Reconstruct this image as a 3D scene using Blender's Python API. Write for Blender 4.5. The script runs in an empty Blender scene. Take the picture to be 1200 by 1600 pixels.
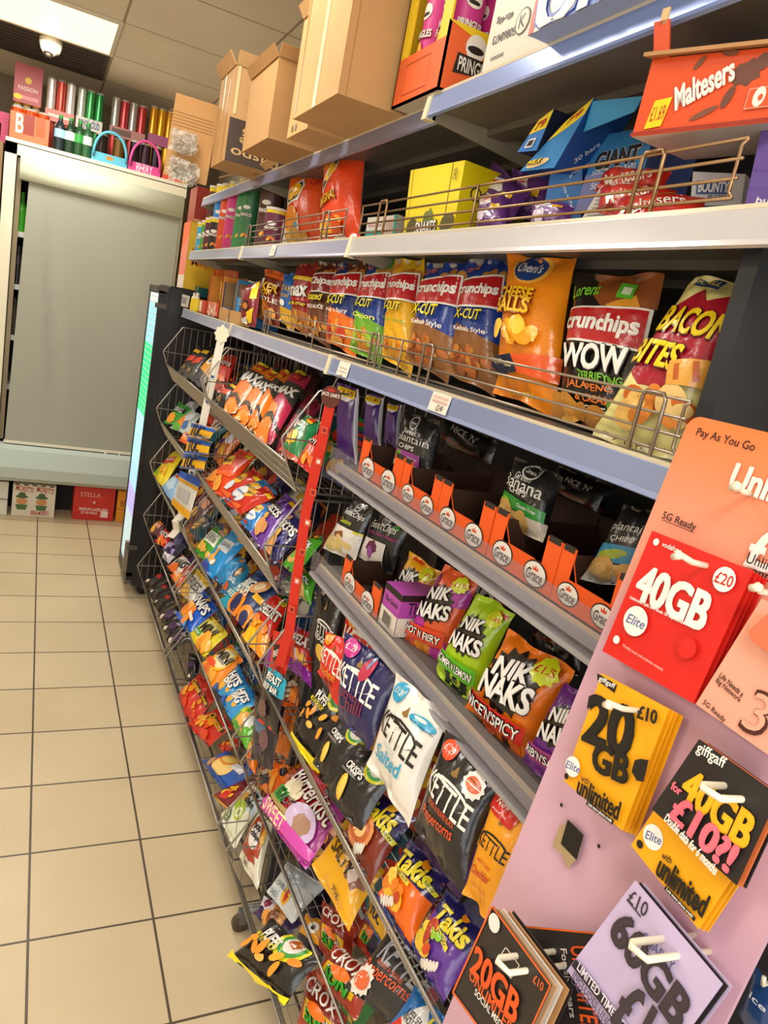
import bpy, math, random
import numpy as np
from mathutils import Vector

# ------------------------------------------------------------------ camera
SC = bpy.context.scene
COL = SC.collection
EYE = np.array([0.0, 0.0, 1.58])
YAW, PITCH, ROLL, FOC = -0.478018, -0.239261, -0.201700, 1123.86

def _axes():
    ca, sa = math.cos(YAW), math.sin(YAW)
    cb, sb = math.cos(PITCH), math.sin(PITCH)
    cc, sc = math.cos(ROLL), math.sin(ROLL)
    yaw = np.array([[ca, -sa, 0], [sa, ca, 0], [0, 0, 1]])
    pit = np.array([[1, 0, 0], [0, cb, -sb], [0, sb, cb]])
    rol = np.array([[cc, 0, sc], [0, 1, 0], [-sc, 0, cc]])
    return yaw @ pit @ rol
AX = _axes()
cam_data = bpy.data.cameras.new('camera')
cam = bpy.data.objects.new('camera', cam_data)
COL.objects.link(cam)
cam_data.sensor_fit = 'VERTICAL'
cam_data.sensor_height = 36.0
cam_data.lens = FOC * 36.0 / 1600.0
cam_data.clip_start = 0.02
from mathutils import Matrix
cam.matrix_world = Matrix([[AX[0, 0], AX[0, 2], -AX[0, 1], EYE[0]],
                           [AX[1, 0], AX[1, 2], -AX[1, 1], EYE[1]],
                           [AX[2, 0], AX[2, 2], -AX[2, 1], EYE[2]],
                           [0, 0, 0, 1]])
SC.camera = cam

# ------------------------------------------------------------------ light
SC.view_settings.view_transform = 'Standard'
SC.view_settings.look = 'None'
SC.view_settings.gamma = 1.0
SC.view_settings.use_curve_mapping = False
SC.view_settings.exposure = 0.0
world = bpy.data.worlds.new('shop_air')
SC.world = world
world.use_nodes = True
world.node_tree.nodes['Background'].inputs[0].default_value = (1.0, 0.90, 0.76, 1)
world.node_tree.nodes['Background'].inputs[1].default_value = 0.35
CEIL = 2.70
LIGHT_TILES = [(-0.05, 4.29), (-0.05, 1.89), (-0.05, -0.51), (-1.85, 3.69), (-1.85, 0.69)]   # ceiling light panels, metres
LIGHT_POWER = 21.0

def area_light(name, loc, size, power, color=(1.0, 0.955, 0.88)):
    d = bpy.data.lights.new(name, 'AREA')
    d.shape = 'RECTANGLE'
    d.size, d.size_y = size
    d.energy = power
    d.color = color
    o = bpy.data.objects.new(name, d)
    o.location = loc
    COL.objects.link(o)
    return o
sw = area_light('shop_window_daylight', (-0.8, -1.52, 1.45), (2.6, 1.5), 27.0, (0.93, 0.96, 1.0))   # daylight coming in through window_1
sw.rotation_euler = (math.radians(90), 0, 0)
for lx, ly in LIGHT_TILES:
    area_light('panel_lamp', (lx, ly, CEIL - 0.03), (0.56, 0.56), LIGHT_POWER)

# ------------------------------------------------------------------ geometry of the view
def ray(u, v):
    return AX @ np.array([(u - 600) / FOC, 1.0, -(v - 800) / FOC])
def px(u, v, X=None, Y=None, Z=None):
    """world point of the photo position (u, v) lying on the plane x=X, y=Y or z=Z"""
    d = ray(u, v)
    if X is not None: t = X / d[0]
    elif Y is not None: t = Y / d[1]
    else: t = (Z - EYE[2]) / d[2]
    return EYE + d * t
def onplane(u, v, P, n):
    d = ray(u, v)
    return EYE + d * (((P - EYE) @ n) / (d @ n))
def facing(pitch=0, yaw=0):
    """unit normal: 0,0 looks at the aisle (-x); pitch tips it up, yaw turns it to the camera side (-y)"""
    p, w = math.radians(pitch), math.radians(yaw)
    return np.array([-math.cos(w) * math.cos(p), -math.sin(w) * math.cos(p), math.sin(p)])
def unit(v):
    v = np.asarray(v, float); return v / (np.linalg.norm(v) + 1e-12)

# ------------------------------------------------------------------ materials
def lin(h):
    h = h.lstrip('#')
    o = []
    for i in (0, 2, 4):
        c = int(h[i:i + 2], 16) / 255
        o.append(c / 12.92 if c <= .04045 else ((c + .055) / 1.055) ** 2.4)
    return tuple(o) + (1.0,)
MATS = {}
def mat(kind, col):
    key = kind + '_' + col.strip('#')
    if key in MATS: return MATS[key]
    m = bpy.data.materials.new(key); m.use_nodes = True
    nt = m.node_tree; N = nt.nodes; L = nt.links
    b = N['Principled BSDF']
    b.inputs['Base Color'].default_value = lin(col)
    def bump(scale, strength, dist=.002, detail=3, stretch=None, tex='noise'):
        tc = N.new('ShaderNodeTexCoord'); t = N.new('ShaderNodeTexNoise')
        t.inputs['Scale'].default_value = scale; t.inputs['Detail'].default_value = detail
        if stretch:
            mp = N.new('ShaderNodeMapping'); mp.inputs['Scale'].default_value = stretch
            L.new(tc.outputs['Object'], mp.inputs[0]); L.new(mp.outputs[0], t.inputs[0])
        else: L.new(tc.outputs['Object'], t.inputs[0])
        bp = N.new('ShaderNodeBump'); bp.inputs['Strength'].default_value = strength
        bp.inputs['Distance'].default_value = dist
        L.new(t.outputs[0], bp.inputs['Height']); L.new(bp.outputs[0], b.inputs['Normal'])
        return t
    def vary(scale, amt, detail=4):
        tc = N.new('ShaderNodeTexCoord'); t = N.new('ShaderNodeTexNoise')
        t.inputs['Scale'].default_value = scale; t.inputs['Detail'].default_value = detail
        L.new(tc.outputs['Object'], t.inputs[0])
        mx = N.new('ShaderNodeMix'); mx.data_type = 'RGBA'; mx.blend_type = 'MULTIPLY'
        mx.inputs[6].default_value = lin(col)
        cr = N.new('ShaderNodeValToRGB')
        cr.color_ramp.elements[0].position = .3; cr.color_ramp.elements[1].position = .7
        cr.color_ramp.elements[0].color = (1 - amt,) * 3 + (1,); cr.color_ramp.elements[1].color = (1, 1, 1, 1)
        L.new(t.outputs[0], cr.inputs[0]); L.new(cr.outputs[0], mx.inputs[7]); mx.inputs[0].default_value = 1
        L.new(mx.outputs[2], b.inputs['Base Color'])
    if kind == 'film':
        b.inputs['Roughness'].default_value = .24
        b.inputs['Specular IOR Level'].default_value = .65
        bump(34, .55, .004, 3)
    elif kind == 'card':
        b.inputs['Roughness'].default_value = .42
        vary(9, .06)
    elif kind == 'board':     # corrugated cardboard
        b.inputs['Roughness'].default_value = .75; vary(6, .14); bump(60, .15, .001)
    elif kind == 'ink':
        b.inputs['Roughness'].default_value = .45
    elif kind == 'plastic':
        b.inputs['Roughness'].default_value = .35
    elif kind == 'matte':
        b.inputs['Roughness'].default_value = .8; vary(5, .08)
    elif kind == 'wire':
        b.inputs['Roughness'].default_value = .32; b.inputs['Metallic'].default_value = .75
    elif kind == 'rail':
        b.inputs['Roughness'].default_value = .22; b.inputs['Metallic'].default_value = .25
        vary(3, .07); bump(7, .2, .004, 2)
    elif kind == 'metal':
        b.inputs['Roughness'].default_value = .45; b.inputs['Metallic'].default_value = .5; vary(5, .15)
    elif kind == 'can':
        b.inputs['Roughness'].default_value = .25; b.inputs['Metallic'].default_value = .45
    elif kind == 'clear':
        b.inputs['Roughness'].default_value = .15
        tr = N.new('ShaderNodeBsdfTransparent'); tr.inputs[0].default_value = (.86, .85, .87, 1)
        ms = N.new('ShaderNodeMixShader'); ms.inputs[0].default_value = .11
        L.new(tr.outputs[0], ms.inputs[1]); L.new(b.outputs[0], ms.inputs[2]); L.new(ms.outputs[0], N['Material Output'].inputs[0])
    elif kind == 'blind':
        b.inputs['Roughness'].default_value = .6; bump(1.2, .12, .01, 2, (1, 1, 9)); 
        b.inputs['Transmission Weight'].default_value = 0.0
    elif kind == 'wrap':      # crumpled clear film
        b.inputs['Roughness'].default_value = .12; b.inputs['Alpha'].default_value = .38
        bump(22, 1.0, .01, 4)
    elif kind == 'glow':
        b.inputs['Emission Color'].default_value = lin(col)
        b.inputs['Emission Strength'].default_value = 1.3
        b.inputs['Roughness'].default_value = .4
    MATS[key] = m
    return m
def M_(spec):
    """'film:#aabbcc' -> material"""
    k, c = spec.split(':'); return mat(k, c)

# ------------------------------------------------------------------ object bookkeeping
def tag(o, label=None, cat=None, group=None, kind=None):
    if label: o['label'] = label
    if cat: o['category'] = cat
    if group: o['group'] = group
    if kind: o['kind'] = kind
    return o
def empty(name, loc, label, cat, group=None):
    o = bpy.data.objects.new(name, None); COL.objects.link(o)
    o.location = [float(a) for a in loc]; o.empty_display_size = .05
    return tag(o, label, cat, group)

class MB:
    """collects shapes (world coordinates) into one mesh object"""
    def __init__(self): self.v = []; self.f = []; self.m = []; self.n = 0; self.mats = []; self.sm = []
    def mi(self, spec):
        if spec not in self.mats: self.mats.append(spec)
        return self.mats.index(spec)
    def add(self, verts, faces, spec, smooth=False):
        verts = np.asarray(verts, float).reshape(-1, 3)
        self.v.append(verts); k = self.mi(spec)
        for f in faces:
            self.f.append([int(i) + self.n for i in f]); self.m.append(k); self.sm.append(smooth)
        self.n += len(verts)
    def hexa(self, c, spec):
        """8 corners: bottom 0-3 ccw, top 4-7"""
        self.add(c, [(3, 2, 1, 0), (4, 5, 6, 7), (0, 1, 5, 4), (1, 2, 6, 5), (2, 3, 7, 6), (3, 0, 4, 7)], spec)
    def box(self, a, b, spec):
        x0, y0, z0 = a; x1, y1, z1 = b
        self.hexa([(x0, y0, z0), (x1, y0, z0), (x1, y1, z0), (x0, y1, z0), (x0, y0, z1), (x1, y0, z1), (x1, y1, z1), (x0, y1, z1)], spec)
    def slab(self, P, U, V, W, spec):
        P, U, V, W = [np.asarray(q, float) for q in (P, U, V, W)]
        if np.cross(U, V) @ W < 0: U, V = V, U
        self.hexa([P, P + U, P + U + V, P + V, P + W, P + U + W, P + U + V + W, P + V + W], spec)
    def tube(self, pts, r, spec, n=6, cap=True, closed=False):
        pts = [np.asarray(p, float) for p in pts]
        rings = []; k = len(pts)
        up = None
        for i, p in enumerate(pts):
            if closed: d = unit(pts[(i + 1) % k] - pts[i - 1])
            else: d = unit(pts[min(i + 1, k - 1)] - pts[max(i - 1, 0)])
            if up is None:
                h = np.array([0, 0, 1.]) if abs(d[2]) < .9 else np.array([1., 0, 0])
                a = unit(np.cross(d, h))
            else: a = unit(up - d * (up @ d))
            up = a; bb = np.cross(d, a)
            rr = r[i] if hasattr(r, '__len__') else r
            rings.append([p + rr * (math.cos(t) * a + math.sin(t) * bb) for t in [2 * math.pi * j / n for j in range(n)]])
        V = [q for g in rings for q in g]; F = []
        for i in range(k if closed else k - 1):
            a0, b0 = i * n, ((i + 1) % k) * n
            for j in range(n):
                F.append((a0 + j, a0 + (j + 1) % n, b0 + (j + 1) % n, b0 + j))
        if cap and not closed: F.append(tuple(range(n))[::-1]); F.append(tuple((k - 1) * n + j for j in range(n)))
        self.add(V, F, spec, n > 5)
    def lathe(self, P, axis, prof, spec, n=20, smooth=True):
        """prof: list of (height, radius[, spec])"""
        P = np.asarray(P, float); d = unit(axis)
        h = np.array([0, 0, 1.]) if abs(d[2]) < .9 else np.array([1., 0, 0])
        a = unit(np.cross(d, h)); b = np.cross(d, a)
        for (z0, r0, *s0), (z1, r1, *s1) in zip(prof[:-1], prof[1:]):
            sp = s1[0] if s1 else spec
            V = []
            for z, r in ((z0, r0), (z1, r1)):
                V += [P + d * z + r * (math.cos(t) * a + math.sin(t) * b) for t in [2 * math.pi * j / n for j in range(n)]]
            self.add(V, [(j, (j + 1) % n, n + (j + 1) % n, n + j) for j in range(n)], sp, smooth)
        for z, r, fl in ((prof[0][0], prof[0][1], 1), (prof[-1][0], prof[-1][1], 0)):
            if r > 1e-5:
                V = [P + d * z + r * (math.cos(t) * a + math.sin(t) * b) for t in [2 * math.pi * j / n for j in range(n)]]
                sp = prof[-1][2] if (not fl and len(prof[-1]) > 2) else spec
                self.add(V, [tuple(range(n))[::-1] if fl else tuple(range(n))], sp)
    def build(self, name, parent=None, origin=None):
        V = np.concatenate(self.v) if self.v else np.zeros((0, 3))
        if parent is not None: o0 = np.array(parent.matrix_basis.translation) if parent.parent is None else np.array(parent['_o'])
        else: o0 = np.array(origin) if origin is not None else np.array([V[:, 0].mean(), V[:, 1].mean(), V[:, 2].min()])
        base = o0
        me = bpy.data.meshes.new(name)
        me.from_pydata((V - base).tolist(), [], self.f)
        for s in self.mats: me.materials.append(M_(s))
        me.polygons.foreach_set('material_index', self.m)
        me.polygons.foreach_set('use_smooth', self.sm)
        me.update()
        o = bpy.data.objects.new(name, me); COL.objects.link(o)
        if parent is not None: o.parent = parent
        else: o.location = base.tolist()
        o['_o'] = base.tolist()
        return o

# ------------------------------------------------------------------ flat print: triangles in a unit frame
_tc = {}
def text_tris(s, bold=0.0, shear=0.0):
    k = (s, round(bold, 3), round(shear, 2))
    if k in _tc: return _tc[k]
    cu = bpy.data.curves.new('t', 'FONT'); cu.body = s; cu.size = 1.0
    cu.offset = bold; cu.shear = shear; cu.resolution_u = 3; cu.fill_mode = 'FRONT'; cu.dimensions = '2D'
    cu.align_x = 'CENTER'
    ob = bpy.data.objects.new('t', cu)
    me = bpy.data.meshes.new_from_object(ob)
    me.calc_loop_triangles()
    n = len(me.vertices); co = np.empty(n * 3); me.vertices.foreach_get('co', co); co = co.reshape(-1, 3)[:, :2]
    tr = np.array([t.vertices[:] for t in me.loop_triangles], int).reshape(-1, 3)
    bpy.data.objects.remove(ob); bpy.data.curves.remove(cu); bpy.data.meshes.remove(me)
    if len(co) == 0: co = np.zeros((3, 2)); tr = np.zeros((0, 3), int)
    lo, hi = co.min(0), co.max(0)
    co = (co - (lo + hi) / 2) / np.maximum(hi - lo, 1e-6)
    _tc[k] = (co, tr, (hi - lo))
    return _tc[k]
def poly_tris(pts):
    pts = np.asarray(pts, float)
    from mathutils.geometry import tessellate_polygon
    t = tessellate_polygon([[Vector((p[0], p[1], 0)) for p in pts]])
    return pts, np.array(t, int).reshape(-1, 3)
def rot2(P, deg):
    a = math.radians(deg); c, s = math.cos(a), math.sin(a)
    return P @ np.array([[c, s], [-s, c]])
def split(V, T, L):
    V = [tuple(p) for p in V]; T = [tuple(t) for t in T]; A = np.array(V); T = np.array(T, int)
    for _ in range(9):
        if len(T) == 0: break
        e = np.stack([np.linalg.norm(A[T[:, i]] - A[T[:, (i + 1) % 3]], axis=1) for i in range(3)], 1)
        k = e.argmax(1); big = e.max(1) > L
        if not big.any(): break
        keep = T[~big]; S = T[big]; kk = k[big]; r = np.arange(len(S))
        a = S[r, kk]; b = S[r, (kk + 1) % 3]; c = S[r, (kk + 2) % 3]
        mid = (A[a] + A[b]) / 2; mi = len(A) + np.arange(len(S)); A = np.concatenate([A, mid])
        T = np.concatenate([keep, np.stack([a, mi, c], 1), np.stack([mi, b, c], 1)])
    return A, T
def prim_tris(p, asp):
    """one print element -> list of (verts in width units, tris, colour). frame: x 0..1, y 0..asp (asp = height/width)"""
    k = p[0]
    if k == 'r':
        _, u0, v0, u1, v1, c = p
        return [(np.array([(u0, v0 * asp), (u1, v0 * asp), (u1, v1 * asp), (u0, v1 * asp)]), np.array([(0, 1, 2), (0, 2, 3)]), c)]
    if k == 'e':
        _, u, v, ru, rv, c, *ro = p
        t = np.linspace(0, 2 * math.pi, 18, endpoint=False)
        P = np.stack([ru * np.cos(t), rv * np.sin(t)], 1)
        P = rot2(P, ro[0] if ro else 0) + (u, v * asp)
        return [(P, np.array([(0, i, i + 1) for i in range(1, 17)]), c)]
    if k == 's':
        _, u, v, r, c, n = p[:6]; rr = p[6] if len(p) > 6 else .72
        P = np.array([((r if i % 2 == 0 else r * rr) * math.cos(math.pi * i / n), (r if i % 2 == 0 else r * rr) * math.sin(math.pi * i / n)) for i in range(2 * n)]) + (u, v * asp)
        P = np.concatenate([[(u, v * asp)], P])
        return [(P, np.array([(0, 1 + i, 1 + (i + 1) % (2 * n)) for i in range(2 * n)]), c)]
    if k == 'b':
        _, u, v, ru, rv, c, seed = p[:7]; R = random.Random(seed); n = 14
        P = np.array([((ru * (1 + R.uniform(-.25, .25))) * math.cos(2 * math.pi * i / n), (rv * (1 + R.uniform(-.25, .25))) * math.sin(2 * math.pi * i / n)) for i in range(n)]) + (u, v * asp)
        P = np.concatenate([[(u, v * asp)], P])
        return [(P, np.array([(0, 1 + i, 1 + (i + 1) % n) for i in range(n)]), c)]
    if k == 'p':
        P = np.array([(a, b * asp) for a, b in p[1]])
        P, T = poly_tris(P); return [(P, T, p[2])]
    if k == 'f':      # scattered food pieces
        _, u, v, ru, rv, n, cols, size, seed = p; R = random.Random(seed); out = []
        for i in range(n):
            a = R.uniform(0, 6.283); q = math.sqrt(R.random())
            cx, cy = u + ru * q * math.cos(a), v + rv * q * math.sin(a) / asp
            s = size * R.uniform(.7, 1.25)
            out += prim_tris(('e', cx, cy, s, s * R.uniform(.45, .9), cols[i % len(cols)], R.uniform(0, 180)), asp)
        return out
    if k == 't':      # ('t', text, u, v, w, h, col, rot, outline, shear, bold)
        _, s, u, v, w, h, c, *x = p
        ro = x[0] if len(x) > 0 else 0; ol = x[1] if len(x) > 1 else None
        sh = x[2] if len(x) > 2 else 0.0; bo = x[3] if len(x) > 3 else 0.012
        out = []
        heavy = bo >= .028
        co, tr, ex = text_tris(s, min(bo, .016), sh)
        em = h / max(ex[1], .3) if ex[1] > 0 else h      # one text unit in print units (vertical)
        emx = w / max(ex[0], .3)
        def copies(offs, col):
            for a, b in offs: out.append((rot2(co * (w, h) + (a * emx, b * em), ro) + (u, v * asp), tr, col))
        if ol:
            R_ = .062 if heavy else .045
            copies([(R_ * math.cos(a), R_ * math.sin(a)) for a in np.arange(0, 6.28, 6.2832 / 7)], ol)
        if heavy: copies([(-.022, -.012), (.022, -.012), (-.022, .012), (.022, .012)] if bo < .04 else [(-.035, -.016), (.035, -.016), (-.035, .016), (.035, .016), (0, 0)], c)
        else: copies([(0, 0)], c)
        return out
    raise ValueError(k)
def decal(mb, prims, fn, w, asp, kind='film', off=.0006, step=.00028, L=.08, clip=True, smooth=True):
    """lay prints on a surface: fn(x01 array, y01 array, lift) -> world points"""
    i = 0
    for p in prims:
        for jj, (P, T, c) in enumerate(prim_tris(p, asp)):
            if len(T) == 0: continue
            A, T2 = split(P, T, L)
            x = A[:, 0]; y = A[:, 1] / asp
            if clip:
                ok = ((x[T2].mean(1) > .0) & (x[T2].mean(1) < 1.) & (y[T2].mean(1) > 0) & (y[T2].mean(1) < 1.))
                T2 = T2[ok]
                x = np.clip(x, .0, 1.); y = np.clip(y, 0, 1.)
            if len(T2) == 0: continue
            used = np.unique(T2); rm = np.zeros(len(A), int); rm[used] = np.arange(len(used))
            W = fn(x[used], y[used], off + step * (i + (.09 * jj if p[0] == 't' else 0)))
            mb.add(W, rm[T2], (c if ':' in c else kind + ':' + c), smooth)
            i += .5 if p[0] == 'f' else 1
    return i

def flat_print(mb, P, U, V, prims, kind='card', off=.0006, L=9.0, step=.0002):
    """print on a flat parallelogram: P origin, U width vector, V height vector, drawn towards the viewer side U x V"""
    P, U, V = [np.asarray(q, float) for q in (P, U, V)]
    n = unit(np.cross(U, V)); w, h = np.linalg.norm(U), np.linalg.norm(V)
    def fn(x, y, lift): return P + np.outer(x, U) + np.outer(y, V) + n * lift
    decal(mb, prims, fn, w, h / w, kind, off, step, L, True, False)

# ------------------------------------------------------------------ the filled bag
def bag_mesh(mb, c4, T, base, prims, seed=0, back=None, puff=1.0, wr=1.0, nx=20, ny=26, L=.075, seal=.055):
    """c4: world corners TL, TR, BR, BL of the front outline; T thickness"""
    TL, TR, BR, BL = [np.asarray(c, float) for c in c4]
    R = np.random.RandomState(seed)
    U = ((TR - TL) + (BR - BL)) / 2; V = ((TL - BL) + (TR - BR)) / 2
    w, h = np.linalg.norm(U), np.linalg.norm(V); asp = h / w
    n = unit(np.cross(U, V))
    ph = R.uniform(0, 6.28, 12); fr = R.uniform(.8, 1.25, 12); am = R.uniform(.5, 1.2, 12) * wr
    cr = [(R.uniform(.1, .9), R.uniform(.12, .88), R.uniform(0, 3.14), R.uniform(.5, 1.)) for _ in range(7)]
    xs = np.linspace(0, 1, nx + 1); ys = np.linspace(0, 1, ny + 1)
    ys = .5 - .5 * np.cos(np.pi * ys) * (.35 + .65 * np.abs(np.cos(np.pi * ys)) ** .15) if False else ys
    X, Y = np.meshgrid(xs, ys)
    def surf(X, Y, side):
        s = 2 * X - 1
        ye = np.clip((Y - seal) / (1 - 2 * seal), 0, 1)
        env = np.clip(np.sin(np.pi * ye), 0, 1) ** .55
        wide = np.clip(1 - np.abs(s) ** 2.6, 0, 1) ** .62
        t = T / 2 * env * wide * puff
        # wrinkles running in from the seals, dents in the middle
        e0 = np.exp(-((Y - seal) / .16) ** 2) * (Y > seal * .6); e1 = np.exp(-((1 - seal - Y) / .16) ** 2) * (Y < 1 - seal * .6)
        wv = (np.sin(9 * fr[0] * s + ph[0]) * am[0] + np.sin(17 * fr[1] * s + ph[1] + 2 * Y) * am[1] * .6) * e0 \
           + (np.sin(8 * fr[2] * s + ph[2]) * am[2] + np.sin(15 * fr[3] * s + ph[3] - 2 * Y) * am[3] * .6) * e1
        lo = np.sin(2.6 * s * fr[4] + ph[4] + 3.1 * Y * fr[5]) * .6 + np.sin(4.1 * Y * fr[6] + ph[6] - 1.9 * s) * .5
        cz = 0
        for (cx, cy, ca, cs) in cr:
            d = (X - cx) * math.cos(ca) + (Y - cy) * asp * math.sin(ca)
            l = -(X - cx) * math.sin(ca) + (Y - cy) * asp * math.cos(ca)
            cz = cz + cs * np.exp(-(d / .035) ** 2) * np.exp(-(l / .22) ** 2)
        edge = np.clip(1 - np.abs(s) ** 6, 0, 1)
        z = t + T * (.045 * wv + .05 * lo * env * wide - .07 * cz * wr * env * wide) * edge * (1 if side > 0 else .6)
        z = z * side
        # the seals wave a little, the whole bag sags
        seale = np.clip(1 - np.minimum(Y, 1 - Y) / (seal * 1.4), 0, 1)
        z = z + seale * T * .10 * np.sin(5 * s * fr[7] + ph[7]) + .05 * T * np.sin(2.2 * s + ph[8]) * (1 - 2 * Y)
        pin = .035 * np.clip(np.sin(np.pi * ye), 0, 1) ** .8
        Xp = .5 + (X - .5) * (1 - 2 * pin)
        Yp = Y - .012 * np.cos(3 * s + ph[9]) * seale * (2 * Y - 1)
        return Xp, Yp, z
    def place(Xp, Yp, z):
        Xp = Xp[..., None]; Yp = Yp[..., None]
        bot = BL + (BR - BL) * Xp; top = TL + (TR - TL) * Xp
        return bot + (top - bot) * Yp + n * z[..., None]
    F = []
    for j in range(ny):
        for i in range(nx):
            a = j * (nx + 1) + i; F.append((a, a + 1, a + nx + 2, a + nx + 1))
    Gf = place(*surf(X, Y, 1)); Gb = place(*surf(X, Y, -1))
    mb.add(Gf.reshape(-1, 3), F, base, True)
    mb.add(Gb.reshape(-1, 3), [f[::-1] for f in F], back or base, True)
    # normals of the front grid, for lifting the print
    du = np.gradient(Gf, axis=1); dv = np.gradient(Gf, axis=0)
    N = np.cross(du, dv); N /= np.linalg.norm(N, axis=-1, keepdims=True) + 1e-12
    def samp(G, x, y):
        fx = np.clip(x, 0, 1) * nx; fy = np.clip(y, 0, 1) * ny
        i = np.clip(fx.astype(int), 0, nx - 1); j = np.clip(fy.astype(int), 0, ny - 1)
        a = (fx - i)[:, None]; b = (fy - j)[:, None]
        return (G[j, i] * (1 - a) + G[j, i + 1] * a) * (1 - b) + (G[j + 1, i] * (1 - a) + G[j + 1, i + 1] * a) * b
    def fn(x, y, lift): return samp(Gf, x, y) + samp(N, x, y) * lift
    sc = w / .15
    decal(mb, prims, fn, w, asp, 'film', .0009 * max(sc, .6), .00035 * max(sc, .6), L)
    return w, h
SIZES = []
_seed = [11]
def bag(design, quad, spec, label, T=.034, name='crisp_bag', cat='bag of crisps', group=None, wr=1.0, shift=0.0, org=None, L=.075, grow=1.0):
    """quad: photo positions TL TR BR BL; spec (x, z or None, pitch, yaw) = the plane the bag lies in"""
    q = np.asarray(quad, float).reshape(4, 2)
    if org: q = q / org[2] + np.array(org[:2])
    if grow != 1: q = q.mean(0) + (q - q.mean(0)) * grow
    x, z, pitch, yaw = spec
    n = facing(pitch, yaw)
    c = q.mean(0)
    P = px(c[0], c[1], X=x) if z is None else np.array([x, 0, z])
    W = [onplane(a, b, P, n) for a, b in q]
    W = [w_ - n * shift for w_ in W]
    base, prims, *bk = DESIGNS[design]
    mb = MB(); _seed[0] += 1
    big = max(np.ptp(q[:, 0]), np.ptp(q[:, 1]))
    nx, ny = (22, 28) if big > 90 else ((16, 20) if big > 45 else (12, 14))
    w, h = bag_mesh(mb, W, T, 'film:' + base, prims, _seed[0], 'film:' + bk[0] if bk else None, wr=wr, nx=nx, ny=ny, L=L)
    o = mb.build(name)
    SIZES.append((design, round(w, 3), round(h, 3), [round(float(t), 2) for t in np.mean(W, 0)]))
    return tag(o, label, cat, group)
# ================================================================== THE SETTING
def grid_material(name, tile, line, size, ox, oy, mort, rough, bumpy=0.0, spec=.5):
    m = bpy.data.materials.new(name); m.use_nodes = True
    nt = m.node_tree; N = nt.nodes; L = nt.links; b = N['Principled BSDF']
    ge = N.new('ShaderNodeNewGeometry'); mp = N.new('ShaderNodeMapping')
    mp.vector_type = 'POINT'
    mp.inputs['Location'].default_value = (-ox / size[0], -oy / size[1], 0)
    mp.inputs['Scale'].default_value = (1 / size[0], 1 / size[1], 0)
    L.new(ge.outputs['Position'], mp.inputs[0])
    br = N.new('ShaderNodeTexBrick'); br.offset = 0; br.squash = 1
    br.inputs['Scale'].default_value = 1; br.inputs['Brick Width'].default_value = 1; br.inputs['Row Height'].default_value = 1
    br.inputs['Mortar Size'].default_value = mort; br.inputs['Mortar Smooth'].default_value = .1; br.inputs['Bias'].default_value = 0
    br.inputs['Color1'].default_value = lin(tile[0]); br.inputs['Color2'].default_value = lin(tile[1]); br.inputs['Mortar'].default_value = lin(line)
    L.new(mp.outputs[0], br.inputs[0])
    no = N.new('ShaderNodeTexNoise'); no.inputs['Scale'].default_value = 2.2; no.inputs['Detail'].default_value = 6
    L.new(ge.outputs['Position'], no.inputs[0])
    mx = N.new('ShaderNodeMix'); mx.data_type = 'RGBA'; mx.blend_type = 'MULTIPLY'; mx.inputs[0].default_value = 1
    cr = N.new('ShaderNodeValToRGB'); cr.color_ramp.elements[0].position = .3; cr.color_ramp.elements[1].position = .75
    cr.color_ramp.elements[0].color = (.88, .87, .85, 1); cr.color_ramp.elements[1].color = (1, 1, 1, 1)
    L.new(no.outputs[0], cr.inputs[0]); L.new(br.outputs[0], mx.inputs[6]); L.new(cr.outputs[0], mx.inputs[7])
    L.new(mx.outputs[2], b.inputs['Base Color'])
    b.inputs['Roughness'].default_value = rough; b.inputs['Specular IOR Level'].default_value = spec
    bp = N.new('ShaderNodeBump'); bp.inputs['Strength'].default_value = .5; bp.inputs['Distance'].default_value = .003; bp.invert = True
    L.new(br.outputs['Fac'], bp.inputs['Height']); L.new(bp.outputs[0], b.inputs['Normal'])
    return m
def struct_box(name, a, b, m, kind='structure'):
    mb = MB(); mb.box(a, b, 'matte:888888'); o = mb.build(name)
    o.data.materials.clear(); o.data.materials.append(m); o['kind'] = kind
    return o
floor_m = grid_material('floor_tiles', ('#d2bf9c', '#d6c4a2'), '#5a4c3e', (.2955, .3010), .084, 1.556, .011, .38)
ceil_m = grid_material('ceiling_tiles', ('#f3ead8', '#f1e7d4'), '#b3a284', (.6, .6), .25, 3.99, .010, .85, spec=.2)
struct_box('floor', (-2.6, -1.6, -.05), (1.25, 6.0, 0), floor_m)
struct_box('ceiling', (-2.6, -1.6, CEIL), (1.25, 6.0, CEIL + .05), ceil_m)
struct_box('wall_right', (1.12, -1.6, 0), (1.25, 6.0, CEIL), mat('matte', '#d2c4aa'))
struct_box('wall_back', (-2.6, 5.86, 0), (1.12, 6.0, CEIL), mat('matte', '#8d7d66'))
struct_box('wall_left', (-2.7, -1.6, 0), (-2.6, 6.0, CEIL), mat('matte', '#ddd0b8'))
struct_box('wall_front', (-2.6, -1.7, 0), (1.12, -1.6, CEIL), mat('matte', '#ddd0b8'))
mb = MB()
for a, b in (((-2.14, .66), (.54, .70)), ((-2.14, 2.20), (.54, 2.24)), ((-2.14, .70), (-2.10, 2.20)), ((.50, .70), (.54, 2.20)), ((-.82, .70), (-.78, 2.20))):
    mb.box((a[0], -1.60, a[1]), (b[0], -1.56, b[1]), 'plastic:e6e4de')
mb.box((-2.10, -1.597, .70), (.50, -1.590, 2.20), 'glow:dfe9f2')
o = mb.build('window_1'); o['kind'] = 'structure'

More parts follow.
